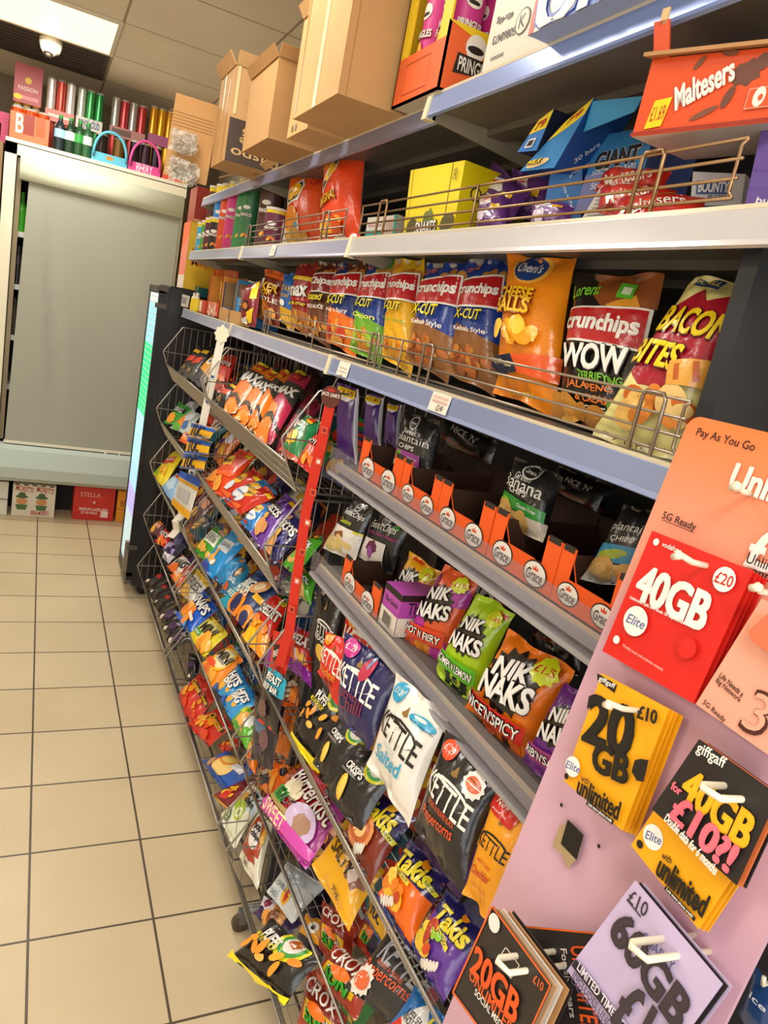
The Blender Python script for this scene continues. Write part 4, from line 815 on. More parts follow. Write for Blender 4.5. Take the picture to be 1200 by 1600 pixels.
 'cheezpurple': ('c8281c', [('p', [(0, 0), (1, 0), (1, .26), (0, .34)], '8a2a9a'), ('f', .45, .38, .38, .08, 10, ['f4b43c', 'e8702a', 'd8c8e8'], .12, 5), ('t', 'CHEEZ-IT', .55, .68, .90, .22, 'd8cfcc', 3, '6a0f0c', 0, .04), ('b', .25, .55, .12, .1, 'd8c0e0', 2)], '7a2488'),
 'snaps': ('1a5cc8', [('p', [(.10, .14), (.55, .10), (.60, .56), (.16, .60)], 'f2c81c'), ('f', .36, .36, .22, .12, 9, ['f0902c', 'f4b050', 'e8802a'], .12, 4), ('t', 'SNAPS', .58, .72, .74, .17, 'f0ece4', -2, '123a8a', 0, .03), ('e', .56, .92, .06, .05, 'e8b01c'), ('p', [(.56, .44), (.86, .34), (.84, .26), (.54, .34)], 'f0dcc8'), ('f', .6, .1, .3, .06, 4, ['2a9ae0', 'f0902c'], .07, 7)], '1a4aa8'),
 'miniyellow': ('e4d422', [('e', .52, .62, .34, .30, 'f6c81c'), ('e', .52, .62, .28, .24, 'f0e08a'), ('t', 'MINI', .52, .62, .62, .19, '1f1a14', 4, None, .1, .03), ('r', .08, .24, .44, .42, '3f9a3a'), ('t', 'cheddar', .26, .33, .3, .06, 'e8ece4'), ('f', .65, .25, .24, .12, 7, ['f09a2c', 'f4b040'], .13, 3), ('e', .15, .92, .06, .05, '6a3418')], 'e0d020'),
 'miniorange': ('f08a1c', [('f', .4, .14, .34, .1, 10, ['f4b040', 'e8702a', 'f09a2c'], .14, 5), ('e', .55, .64, .34, .30, 'f6b81c'), ('e', .55, .64, .28, .24, 'f4e4b0'), ('t', 'MINI', .55, .68, .62, .19, '1f1a14', 4, None, .1, .03), ('t', 'CHEDDARS', .55, .54, .44, .07, '4a5a8a', 4), ('p', [(.0, .2), (.6, .3), (.5, .42), (0, .36)], 'e8502a')], 'e8741c'),
 'bigblue': ('2a90d0', [('e', .26, .36, .20, .19, 'f0b44a'), ('e', .66, .36, .10, .1, 'e8a840'), ('t', 'BIG', .50, .52, .46, .19, 'f0ece4', 0, '1a4a8a', 0, .04), ('t', 'HITS', .56, .70, .60, .18, 'f0ece4', 0, '1a4a8a', 0, .04), ('p', [(0, 0), (.3, 0), (.2, .2), (0, .24)], '1a5cb8'), ('r', 0, .93, 1, 1, '1a4a98')], '1a5cb8'),
 'biggreen': ('5ab02a', [('e', .42, .42, .24, .22, 'f0b45a'), ('b', .66, .78, .18, .14, 'e8ece4', 3), ('p', [(0, .5), (.3, .7), (.2, 1), (0, 1)], 'c8d82a'), ('b', .4, .12, .2, .08, '3a9a2a', 5)], '3a8a2a'),
 'multiblue': ('1f4f8c', [('t', 'POP', .5, .7, .6, .14, 'a8c4dc', 0), ('t', 'CORN', .5, .5, .7, .14, 'a8c4dc', 0), ('r', .05, .1, .95, .3, '163a6a'), ('b', .2, .86, .12, .06, '3a8a3a', 3), ('t', 'x12', .7, .2, .4, .1, 'b8d0e0')], '1a3a6a'),
 'cheetored': ('c8281a', [('p', [(.2, .80), (.95, .74), (.98, .60), (.25, .62)], '1c1610'), ('t', 'Cheetos', .58, .70, .68, .13, 'e8a81c', -3, None, .2, .04), ('e', .52, .55, .14, .10, 'e8901c'), ('f', .38, .30, .30, .16, 14, ['f09a2c', 'e8b040', 'e0481c'], .07, 4), ('b', .7, .2, .14, .1, 'd8401c', 3)], '8a1a1c'),
 'burgerblue': ('1e58b4', [('e', .48, .50, .28, .20, 'd8642a', 10), ('e', .50, .44, .26, .16, 'f0cc80', 10), ('e', .46, .78, .22, .14, 'd88a34', 10), ('e', .46, .76, .18, .08, 'e8c46a', 10), ('r', .66, .60, .92, .80, 'd8dce0'), ('p', [(0, 0), (1, 0), (1, .15), (0, .2)], '1a4898'), ('e', .2, .3, .06, .1, 'b88a5a')], '1a3a8a'),
 'friesred': ('7a1626', [('f', .45, .45, .30, .2, 14, ['f0c81c', 'e8a81c'], .10, 6), ('p', [(.3, .1), (.6, .2), (.55, .5), (.3, .4)], 'c82a2a'), ('r', 0, .0, 1, .06, 'c88a2a')], '5a1220'),
 'popgreen': ('dfe0c8', [('p', [(.3, 1), (1, 1), (1, .62), (.5, .60)], 'c4d8e4'), ('b', .35, .66, .26, .20, 'd8a850', 3), ('e', .5, .56, .22, .14, '9ab41c', 12), ('e', .62, .46, .16, .16, 'a8c03a'), ('e', .62, .46, .11, .11, 'e4e8cc'), ('e', .62, .46, .06, .06, '8aa82a'), ('t', 'pop', .62, .86, .34, .17, '1f1c18', 0, None, 0, .03), ('t', 'chips', .68, .72, .44, .17, '1f1c18', 0, None, 0, .03), ('e', .32, .24, .14, .14, '3a6a34'), ('e', .32, .24, .10, .10, 'cfd8bc'), ('e', .32, .24, .06, .06, '3a6a34')], 'd8d8c0'),
 'popred': ('e0dcc8', [('p', [(.2, .96), (.9, .90), (.85, .35), (.15, .30)], 'b84a2c'), ('e', .5, .62, .24, .34, 'e8e4de'), ('t', 'pop', .50, .74, .34, .18, '1f1c18', 0, None, 0, .03), ('t', 'chips', .54, .60, .44, .18, '1f1c18', 0, None, 0, .03), ('b', .45, .28, .34, .12, 'a83a24', 3), ('b', .85, .7, .08, .2, 'e8b01c', 4), ('e', .4, .1, .07, .06, '8a2a1c')], 'd8d4bc'),
 'teds': ('e87a18', [('b', .4, .5, .28, .2, 'f0b43c', 3), ('f', .4, .3, .3, .15, 8, ['f4b040', 'd8541c'], .1, 3), ('r', .1, .82, .9, .95, 'f0902c')], 'e06a14'),
 'orangemix': ('d85a14', [('f', .4, .5, .35, .3, 12, ['f0a02c', 'e8761c', '1c1a34'], .14, 8)], '2a1a1c'),
 # far baskets (small in the picture)
 'f_black': ('1c1818', [('p', [(.0, .3), (.8, .44), (.8, .62), (0, .5)], 'd8401c'), ('r', .1, .72, .8, .84, 'e8b81c'), ('b', .4, .2, .2, .1, '7a5a2a', 3)], '1c1818'),
 'f_yellow': ('eaa01c', [('p', [(0, 0), (1, 0), (1, .3), (0, .4)], '1f2034'), ('e', .5, .68, .18, .14, 'f4f0ea'), ('e', .5, .68, .07, .06, '1c1610')], '1f2034'),
 'f_red': ('c8281e', [('t', 'HOTS', .5, .66, .8, .2, 'e8e0dc', 0, '5a100c', 0, .03), ('f', .5, .24, .35, .14, 8, ['f09a2c', 'e0601c'], .12, 3)], 'a8201a'),
 'f_green': ('3f9a30', [('p', [(.2, .5), (.9, .6), (.9, .84), (.2, .7)], '1c1a18'), ('t', 'BIG', .5, .66, .5, .14, 'e8ece4'), ('b', .4, .24, .25, .15, 'f0a01c', 3)], '3f9a30'),
 'f_mix': ('b4c0b8', [('b', .4, .4, .3, .2, 'f0901c', 3), ('b', .6, .7, .25, .16, 'd8dce0', 4), ('b', .3, .1, .2, .1, '5ab02a', 5), ('b', .7, .3, .12, .1, '2a62b0', 6)], '9aa8a0'),
 'f_blueband': ('e0a81c', [('r', 0, .62, 1, .92, '1f58b0'), ('t', 'TUC', .4, .42, .5, .18, '1c2a5a', 0, None, .1, .03), ('r', 0, 0, 1, .1, '1f58b0')], 'cfd4d8'),
 'f_wotsits': ('e8cf1c', [('p', [(.1, .6), (.7, .8), (.8, .6), (.2, .42)], 'd8302a'), ('t', 'PUFFY', .46, .62, .56, .12, 'f4e9dd', 12), ('b', .2, .16, .16, .1, '8ac02a', 3), ('f', .5, .3, .3, .1, 5, ['f0a02c', 'e8c040'], .1, 3)], 'e0c41c'),
 'f_lightblue': ('8ab4dc', [('b', .5, .5, .3, .2, 'b8d0e8', 3), ('r', .2, .8, .8, .92, 'd8402a')], '6a94c4'),
 'f_goldsilver': ('c8c4bc', [('r', 0, .82, 1, 1, '1f4fa8'), ('r', 0, .72, 1, .80, 'c8921c'), ('r', 0, 0, 1, .2, 'd89c1c'), ('r', .2, .3, .8, .6, 'a8a8a4')], '1f3f8a'),
 'f_maroon': ('5a2830', [('e', .3, .3, .2, .16, 'e8a83c'), ('r', .2, .5, .8, .8, 'd89a7a'), ('r', .3, .86, .8, .96, 'f0901c')], '4a2028'),
 'f_teal': ('1f4a5a', [('e', .4, .4, .3, .12, 'e8b040', 30), ('r', .3, .6, .7, .8, 'd8b88a')], '1f3a4a'),
 'f_silver': ('b8b4bc', [('b', .5, .6, .3, .2, 'dcd8e0', 3), ('b', .5, .2, .2, .1, '8a8490', 4)], '8a8694'),
 'f_purple': ('3c2468', [('b', .4, .6, .3, .2, 'a89ab8', 3), ('b', .6, .3, .2, .14, '241a3a', 4)], '241a3a'),
 'f_navy': ('1e1c3a', [('b', .5, .6, .3, .14, '3a3a68', 3), ('b', .4, .3, .14, .1, '5a5484', 5)], '16142a'),
 'f_orange': ('e8521c', [('b', .6, .5, .3, .2, 'f0902c', 3), ('t', 'BBQ', .4, .6, .5, .16, 'f4e9dd')], 'd8441a'),
 'f_nikwhite': ('a8281c', [('b', .5, .6, .36, .24, 'e8e4de', 3), ('t', 'NAKS', .5, .6, .6, .18, '1c1610', 8, None, .1, .03), ('b', .4, .2, .25, .12, 'e0661c', 4)], '3a1a18'),
 'f_whiteyellow': ('d4d4cc', [('r', 0, .84, 1, 1, 'e8c21c'), ('t', 'FRIES', .5, .56, .8, .22, '3a3a44', 0, None, .1, .02), ('b', .4, .2, .3, .14, 'e0a83c', 3)], 'e0a01c'),
 'f_blackred': ('151214', [('b', .4, .66, .25, .10, 'b8281c', 3), ('b', .6, .3, .2, .08, '3a3438', 4), ('b', .2, .16, .1, .08, 'd8cabc', 5)], '151214'),
 'f_blackpurple': ('17121c', [('b', .5, .5, .3, .2, '4a2a5a', 3), ('b', .3, .16, .12, .1, 'e0d4c4', 4), ('b', .6, .75, .2, .06, 'a8a0b0', 5)], '17121c'),
}
# ================================================================== BAGS IN THE WIRE BASKETS
def lean(level, x=.580, pitch=46, yaw=0): return (x, LEVELS[level - 1] + .012, pitch, yaw)
def row(spec, org, items, T=.032, group=None, **k):
    for d, q, lb, *r in items:
        kk = dict(grow=1.10, **k); kk.update(r[0] if r else {})
        sp = kk.pop('spec', spec)
        bag(d, q, sp, lb, T=kk.pop('T', T), group=group, org=org, **kk)
G1, G2, G3 = 'bags in the far wire baskets', 'bags in the middle wire baskets', 'bags in the near wire baskets'
# ---- far column
row(lean(1), (230, 500, 8), [
 ('f_black', (640, 340, 720, 380, 520, 690, 385, 640), 'slim orange and yellow striped snack bag at the far end of the topmost far basket'),
 ('f_black', (740, 350, 850, 380, 560, 730, 440, 690), 'black snack bag with yellow top in the topmost far basket'),
 ('f_yellow', (830, 430, 950, 480, 690, 830, 560, 735), 'yellow bag with white badge and navy base in the topmost far basket'),
 ('f_red', (990, 440, 1120, 480, 950, 900, 800, 840), 'red bag with white lettering at the near end of the topmost far basket'),
], .03, G1)
row(lean(2), (230, 500, 8), [
 ('f_green', (400, 1040, 545, 1120, 390, 1330, 220, 1270), 'green and black bag at the far end of the second far basket'),
 ('f_silver', (540, 1000, 650, 1060, 560, 1180, 440, 1120), 'crumpled grey bag behind the green one in the second far basket', dict(spec=lean(2, .64, 46))),
 ('f_mix', (560, 1130, 660, 1200, 500, 1430, 300, 1340), 'pale bag with orange sticks beside the green bag in the second far basket'),
 ('f_orange', (480, 1400, 560, 1440, 500, 1560, 400, 1500), 'small orange and blue bag under the lip of the second far basket', dict(T=.02)),
], .03, G1)
row((.53, None, 18, 8), (220, 660, 8), [
 ('f_blueband', (650, 0, 940, 90, 860, 190, 590, 160), 'blue banded cracker packet, topmost on the white clip strip'),
 ('f_blueband', (600, 170, 880, 250, 830, 400, 560, 370), 'blue banded cracker packet, second on the white clip strip'),
 ('f_blueband', (560, 380, 830, 430, 780, 600, 500, 560), 'blue banded cracker packet, third on the white clip strip'),
 ('f_goldsilver', (500, 620, 740, 740, 600, 1200, 400, 1010), 'silver and gold backed crisp bag lowest on the white clip strip'),
], .014, 'packets on the white clip strip', cat='snack packet', name='snack_packet', L=.12)
row(lean(3), (220, 660, 8), [
 ('f_wotsits', (430, 350, 540, 400, 290, 790, 160, 640), 'yellow puffy snack bag with red lettering in the third far basket'),
 ('f_lightblue', (450, 640, 540, 720, 390, 980, 270, 800), 'light blue bag beside the yellow one in the third far basket'),
 ('f_maroon', (830, 880, 960, 990, 700, 1330, 590, 1180), 'maroon bag with orange top at the near end of the third far basket', dict(spec=lean(3, .62, 50))),
], .03, G1)
row(lean(4), (205, 820, 8), [
 ('f_maroon', (330, -60, 420, 10, 330, 150, 230, 70), 'yellow and orange bag at the far end of the fourth far basket', dict(T=.02)),
 ('f_red', (420, 60, 500, 120, 430, 290, 300, 200), 'red and green snack bag in the fourth far basket'),
 ('f_navy', (640, 50, 700, 260, 560, 400, 520, 210), 'dark navy crinkled bag in the fourth far basket under the strip'),
 ('f_purple', (500, 200, 570, 300, 480, 430, 390, 310), 'purple and silver crumpled bag in the fourth far basket'),
 ('f_silver', (440, 290, 540, 400, 470, 480, 390, 400), 'silver foil bag lying on the lip of the fourth far basket', dict(T=.02)),
 ('f_nikwhite', (640, 380, 780, 540, 620, 680, 460, 520), 'red bag with white spiky lettering in the fourth far basket'),
 ('f_orange', (600, 540, 680, 660, 600, 800, 500, 640), 'orange red glossy bag beside the spiky lettered one'),
 ('f_whiteyellow', (840, 580, 960, 760, 760, 960, 600, 830), 'white bag with yellow top at the near end of the fourth far basket'),
], .03, G1)
row(lean(5), (205, 820, 8), [
 ('f_blackred', (430, 580, 480, 680, 260, 830, 170, 700), 'black bag with red flashes at the far end of the lowest far basket'),
 ('f_blackred', (500, 720, 560, 810, 300, 960, 220, 830), 'second black bag with red flashes in the lowest far basket'),
 ('f_blackred', (520, 850, 600, 930, 360, 1100, 280, 960), 'black bag with grey creases in the lowest far basket, before the purple ones'),
 ('f_blackpurple', (580, 1020, 650, 1130, 440, 1290, 350, 1120), 'black and purple bag in the lowest far basket, nearest the red flashed ones'),
 ('f_blackpurple', (620, 1180, 690, 1280, 480, 1420, 390, 1270), 'black and purple crinkled bag in the middle of its lowest far row'),
 ('f_blackpurple', (680, 1300, 760, 1400, 540, 1580, 450, 1420), 'black and purple crinkled bag at the near end of the lowest far basket'),
], .03, G1)
# ---- middle column
row(lean(1), (325, 540, 6), [
 ('f_red', (190, 110, 290, 180, 220, 440, 110, 330), 'red bag at the far end of the topmost middle basket', dict(spec=lean(1, .62, 50))),
 ('f_black', (250, 350, 330, 400, 140, 600, 70, 520), 'thin black and gold bag beside the first orange tiger-striped bag'),
 ('maxorange', (440, 180, 610, 230, 265, 665, 130, 575), 'orange bag with white lettering, furthest of the tiger-striped crisp bags'),
 ('maxorange', (560, 250, 690, 300, 375, 745, 255, 660), 'orange bag with white lettering, second of the tiger-striped crisp bags'),
 ('maxorange', (690, 240, 770, 280, 450, 800, 365, 745), 'orange bag with yellow neck, squeezed third among the tiger-striped crisp bags'),
 ('maxpink', (790, 260, 950, 310, 600, 920, 450, 810), 'pink and orange bag with black stripes in the topmost middle basket'),
 ('maxback', (900, 400, 1010, 530, 700, 960, 600, 925), 'dark pink bag turned away behind the wire of the topmost middle basket', dict(shift=.02)),
 ('maxback', (640, 60, 800, 110, 760, 260, 620, 200), 'brown bag lying at the back of the topmost middle basket, far half', dict(spec=lean(1, .70, 60), T=.03)),
 ('maxback', (900, 250, 1080, 300, 1020, 520, 900, 440), 'brown bag lying at the back of the topmost middle basket, near half', dict(spec=lean(1, .70, 60), T=.03)),
 ('greencrisp', (920, 660, 1050, 740, 830, 1080, 680, 975), 'green crisp bag with a pale label in the topmost middle basket'),
 ('f_red', (1010, 830, 1110, 880, 990, 1200, 840, 1090), 'red and yellow bag at the near end of the topmost middle basket', dict(T=.03)),
], .038, G2)
row(lean(2), (300, 690, 5.4545), [
 ('orangered', (400, 80, 530, 130, 260, 460, 110, 330), 'orange red shiny bag at the far end of the second middle basket'),
 ('redmunch', (520, 230, 600, 330, 330, 520, 240, 430), 'red bag with yellow splash and silver label in the second middle basket'),
 ('bluemunch', (600, 320, 700, 440, 420, 560, 280, 470), 'pale blue bag with yellow splash in the second middle basket'),
 ('redmunch', (640, 420, 720, 500, 440, 640, 330, 545), 'dark red bag leaning over the pale blue one in the second middle basket', dict(shift=-.012)),
 ('bluemunch', (620, 530, 700, 560, 520, 770, 420, 680), 'light blue bag tucked beside the purple ring crisps'),
 ('discos', (790, 455, 900, 560, 600, 900, 510, 770), 'purple crisp bag with white lettering in the second middle basket'),
 ('discosnavy', (840, 620, 990, 740, 720, 1030, 620, 890), 'navy crisp bag with white lettering and round crisp in the second middle basket'),
 ('f_navy', (780, 300, 860, 400, 740, 470, 680, 390), 'dark folded bag lying behind the purple crisp bag', dict(spec=lean(2, .68, 55))),
 ('f_navy', (1010, 480, 1110, 560, 1060, 720, 960, 660), 'navy bag at the back corner behind the red strip', dict(spec=lean(2, .68, 55))),
 ('greenrings', (1090, 800, 1110, 860, 900, 1120, 770, 1040), 'green and navy bag at the near end of the second middle basket'),
], .04, G2)
row(lean(3), (280, 820, 5.4545), [
 ('f_teal', (200, -120, 270, -60, 150, 110, 60, 10), 'dark teal bag with gold pieces at the far end of the third middle basket', dict(shift=.02)),
 ('wheat', (310, 10, 400, 110, 260, 330, 140, 220), 'green crisp bag with a grey label in the third middle basket'),
 ('cyanbag', (450, 50, 560, 160, 310, 460, 200, 340), 'bright blue crisp bag with a silver label in the third middle basket'),
 ('cyandark', (500, 270, 560, 320, 400, 520, 300, 450), 'blue bag lying on its side in the third middle basket'),
 ('brownhoop', (560, 330, 600, 400, 480, 620, 350, 570), 'blue and brown ring snack bag in the third middle basket'),
 ('hulahoop', (670, 400, 840, 560, 560, 860, 360, 650), 'dark blue ring snack bag with orange hoops in the third middle basket'),
 ('cyandark', (700, 400, 850, 520, 830, 620, 760, 560), 'deep blue bag top pushed to the back of the third middle basket', dict(spec=lean(3, .66, 55))),
 ('cheezit', (790, 600, 920, 700, 700, 1130, 560, 940), 'red and yellow crisp bag with white lettering in the third middle basket'),
 ('cheezpurple', (910, 800, 960, 900, 760, 1190, 690, 1120), 'red and purple bag at the near end of the third middle basket', dict(shift=.02)),
], .04, G2)
row(lean(4, .575, 48), (255, 1000, 6), [
 ('snaps', (90, -310, 275, -175, 75, -20, -65, -160 ), 'bright blue snack bag with yellow panel in the fourth middle basket', dict(org=(255, 1000, 6))) ,
] if False else [], .03, G2)
row(lean(4, .575, 48), (205, 820, 8), [
 ('f_whiteyellow', (830, 570, 950, 740, 800, 940, 660, 850), 'white and yellow bag at the far end of the fourth middle basket', dict(spec=lean(4, .60, 50))),
 ('snaps', (910, 840, 1060, 1060, 730, 1360, 570, 1110), 'bright blue snack bag with yellow panel in the fourth middle basket'),
 ('miniyellow', (1000, 1150, 1190, 1370, 920, 1640, 730, 1370), 'yellow mini biscuit bag with green label in the fourth middle basket'),
], .036, G2)
row(lean(4, .575, 48), (255, 1000, 6), [
 ('miniorange', (630, 50, 730, 200, 480, 440, 370, 220), 'orange mini biscuit bag with sun badge in the fourth middle basket'),
 ('bigblue', (700, 250, 800, 440, 610, 590, 495, 450), 'sky blue bag with white lettering, further of the pair in the fourth middle basket'),
 ('bigblue', (800, 430, 880, 590, 640, 740, 560, 560), 'sky blue bag with white lettering, nearer of the pair in the fourth middle basket'),
 ('biggreen', (800, 610, 880, 830, 780, 1010, 640, 750), 'green crisp bag with round crisp in the fourth middle basket'),
 ('teds', (860, 900, 900, 1060, 860, 1260, 770, 1080), 'plain orange bag edge at the near end of the fourth middle basket'),
 ('multiblue', (700, 30, 800, 190, 730, 260, 620, 80), 'blue multipack behind the mini biscuits, far one', dict(spec=lean(4, .655, 55), T=.03)),
 ('multiblue', (820, 180, 940, 340, 850, 420, 740, 250), 'blue multipack behind the sky blue bags, near one', dict(spec=lean(4, .655, 55), T=.03)),
], .034, G2)
row(lean(4, .655, 55), (205, 820, 8), [
 ('multiblue', (930, 800, 1050, 960, 1020, 1040, 900, 860), 'blue multipack behind the bright blue snack bag', dict(T=.03)),
 ('multiblue', (1080, 1010, 1200, 1200, 1160, 1300, 1050, 1090), 'blue multipack behind the yellow mini biscuit bag', dict(T=.03)),
], .03, G2)
row(lean(5, .585, 44), (255, 1000, 6), [
 ('cheetored', (340, 320, 430, 430, 210, 700, 140, 520), 'red corn puff bag, furthest of three in the lowest middle basket'),
 ('cheetored', (430, 440, 480, 560, 300, 790, 220, 690), 'red corn puff bag, middle one of three in the lowest middle basket'),
 ('cheetored', (520, 640, 640, 820, 430, 990, 240, 780), 'red corn puff bag, nearest of three in the lowest middle basket'),
 ('f_blackpurple', (240, 120, 340, 170, 320, 330, 230, 400), 'black crumpled bag at the far end of the lowest middle basket'),
 ('cheetored', (640, 880, 660, 960, 530, 1040, 490, 950), 'dark red folded bag end behind the corn puff bags', dict(T=.02, shift=.02)),
], .036, G2)
row(lean(5, .585, 44), (300, 1140, 6), [
 ('burgerblue', (330, 210, 590, 380, 330, 590, 115, 300), 'blue bag with burger pictures in the lowest middle basket', dict(T=.045)),
 ('friesred', (500, 480, 600, 560, 380, 760, 200, 610), 'dark red bag with yellow fries in the lowest middle basket'),
 ('popgreen', (560, 530, 660, 660, 400, 1100, 280, 790), 'cream and green popped crisp bag at the near end of the lowest middle basket', dict(T=.04)),
 ('popred', (620, 800, 740, 900, 620, 1480, 450, 1180), 'cream and red popped crisp bag nearest in the lowest middle basket', dict(T=.04)),
], .036, G2)
# ---- near column, upper basket (level 3): what shows left of the big bags, then the big bags themselves
row(lean(3, .62, 52), (400, 860, 6.6667), [
 ('greenrings', (480, 180, 620, 330, 560, 560, 420, 430), 'green and black bag hanging low behind the red strip', dict(spec=lean(2, .66, 40))),
 ('cheezpurple', (380, 790, 600, 900, 560, 1400, 300, 1150), 'red crisp bag with pale lettering behind the wire of the upper near basket', dict(spec=(.66, None, 40, 0))),
 ('orangemix', (240, 1560, 400, 1600, 300, 1900, 200, 1850), 'orange bag showing through the wire under the red strip', dict(spec=(.62, None, 50, 0), T=.03)),
], .04, G3)
BIG = dict(wr=1.0)
def big(d, q, spec, lb, T=.05, **k): bag(d, q, spec, lb, T=T, group=k.pop('group', 'large crisp bags by the phone card board'), **k)
big('kring', (503, 905, 540, 925, 520, 1100, 490, 1060), (.66, None, 14, 12), 'dark brown ridge crisp bag at the far end of the big bag row', .04)
big('kred', (528, 935, 620, 985, 590, 1105, 500, 1062), (.655, None, 16, 10), 'red crisp bag with white lettering behind the navy one', .03, shift=.03)
big('kred', (510, 985, 560, 1010, 535, 1112, 497, 1050), (.60, None, 14, 10), 'red crisp bag in front with orange base, beside the navy one', .035)
big('knavy', (538, 988, 632, 1042, 578, 1172, 527, 1120), (.585, None, 18, 10), 'navy crisp bag with white lettering and pink price badge', .05)
big('kwhite', (622, 1052, 702, 1118, 640, 1292, 574, 1192), (.575, None, 18, 10), 'white salted crisp bag with black lettering and blue splash', .05)
big('kblack', (700, 1138, 785, 1215, 720, 1395, 645, 1290), (.585, None, 18, 10), 'black crisp bag with white lettering and orange subtitle', .05)
big('korange', (778, 1222, 850, 1275, 765, 1440, 725, 1395), (.60, None, 16, 10), 'orange yellow cheddar crisp bag beside the phone card board', .045)
big('puffs', (503, 1050, 570, 1102, 500, 1212, 455, 1155), (.60, None, 32, 8), 'black puffs bag with yellow corn curls and badge in the upper near basket', .04)
big('crisps', (538, 1105, 585, 1150, 520, 1235, 487, 1190), (.595, None, 34, 8), 'black crisp bag with creased foot between the puffs and crisps bags', .04)
big('crisps', (560, 1160, 625, 1205, 560, 1305, 508, 1235), (.59, None, 34, 8), 'black crisp bag with round green and yellow badge and curved crisp', .045)
big('takibrown', (585, 1232, 650, 1280, 575, 1385, 540, 1300), (.60, None, 38, 6), 'brown and navy rolled tortilla bag, furthest of the three', .04)
big('takiorange', (640, 1310, 700, 1375, 640, 1482, 588, 1400), (.585, None, 38, 6), 'orange and navy rolled tortilla bag in the upper near basket', .045)
big('takipurple', (700, 1388, 760, 1465, 690, 1572, 642, 1472), (.575, None, 38, 6), 'purple and navy rolled tortilla bag nearest the phone card board', .045)
# centre and bottom near baskets
row((.60, None, 50, 0), None, [
 ('teds', (455, 1075, 470, 1080, 450, 1180, 432, 1170), 'orange bag seen through the side wire of the centre near basket', dict(T=.02, spec=(.64, None, 30, 0))),
 ('orangemix', (432, 1190, 470, 1210, 440, 1260, 405, 1225), 'orange and navy bag bundled behind the bent wire hook', dict(T=.03, spec=(.64, None, 30, 0))),
 ('orangemix', (440, 1190, 500, 1200, 480, 1275, 430, 1260), 'orange bag wedged by the grey post', dict(T=.03, spec=(.67, None, 30, 0))),
 ('butterkist', (478, 1200, 540, 1270, 478, 1352, 412, 1262), 'pink and red popcorn bag in the centre near basket', dict(T=.05, spec=(.60, None, 48, 4))),
 ('sweetsalty', (545, 1280, 595, 1360, 545, 1448, 492, 1352), 'yellow sweet and salty popcorn bag in the centre near basket', dict(T=.045, spec=(.60, None, 44, 4))),
 ('f_maroon', (520, 1275, 552, 1300, 520, 1345, 495, 1310), 'pink bag edge between the two popcorn bags', dict(T=.02, spec=(.63, None, 40, 0))),
 ('f_blueband', (590, 1395, 620, 1430, 600, 1480, 572, 1430), 'blue and brown bag behind the front rail, under the orange tortilla bag', dict(T=.02, spec=(.63, None, 40, 0))),
 ('f_navy', (600, 1420, 650, 1480, 620, 1540, 575, 1480), 'dark bag in shade under the orange tortilla bag', dict(T=.02, spec=(.68, None, 40, 0))),
 ('kpepperdark', (612, 1455, 680, 1530, 625, 1605, 545, 1540), 'black and grey peppercorn crisp bag in the centre near basket', dict(T=.045, spec=(.585, None, 46, 4))),
 ('bluefish', (650, 1545, 700, 1600, 668, 1660, 612, 1600), 'blue and white fish snack bag below the purple tortilla bag', dict(T=.03, spec=(.57, None, 46, 4))),
], .04, G3)
row((.58, None, 50, 0), None, [
 ('f_navy', (470, 1340, 530, 1370, 500, 1450, 440, 1430), 'dark purple bag under the pink popcorn bag', dict(T=.03, spec=(.66, None, 50, 0))),
 ('whitecup', (450, 1350, 505, 1385, 458, 1440, 420, 1392), 'pale blue bag with a small red and yellow cup in the bottom near basket', dict(T=.04, spec=(.60, None, 55, 0))),
 ('purplecrinkle', (415, 1402, 470, 1440, 440, 1480, 400, 1428), 'crinkled dark purple bag with an orange picture in the bottom near basket', dict(T=.03, spec=(.585, None, 55, 0))),
 ('puffs', (425, 1440, 498, 1500, 446, 1562, 366, 1494), 'black puffs bag with bright yellow seal hanging over the lowest rail', dict(T=.045, spec=(.50, None, 40, 5))),
 ('f_yellow', (480, 1430, 520, 1450, 500, 1500, 460, 1475), 'yellow and white crumpled bag beside the hanging puffs bag', dict(T=.03, spec=(.60, None, 50, 0))),
 ('tropical', (505, 1410, 552, 1450, 545, 1535, 500, 1480), 'red and yellow tropical snack bag, upper of the heap in the bottom near basket', dict(T=.035, spec=(.62, None, 45, 0))),
 ('tropical', (525, 1480, 590, 1530, 555, 1590, 492, 1520), 'red tropical snack bag with green palm label in the middle of its heap', dict(T=.035, spec=(.59, None, 45, 0))),
 ('tropical', (482, 1518, 540, 1590, 530, 1660, 468, 1600), 'red tropical snack bag at the bottom edge of the heap', dict(T=.035, spec=(.56, None, 45, 0))),
 ('tropical', (580, 1420, 625, 1470, 590, 1510, 555, 1470), 'dark yellow and brown bag at the back of the bottom near basket', dict(T=.03, spec=(.68, None, 45, 0))),
], .04, G3)

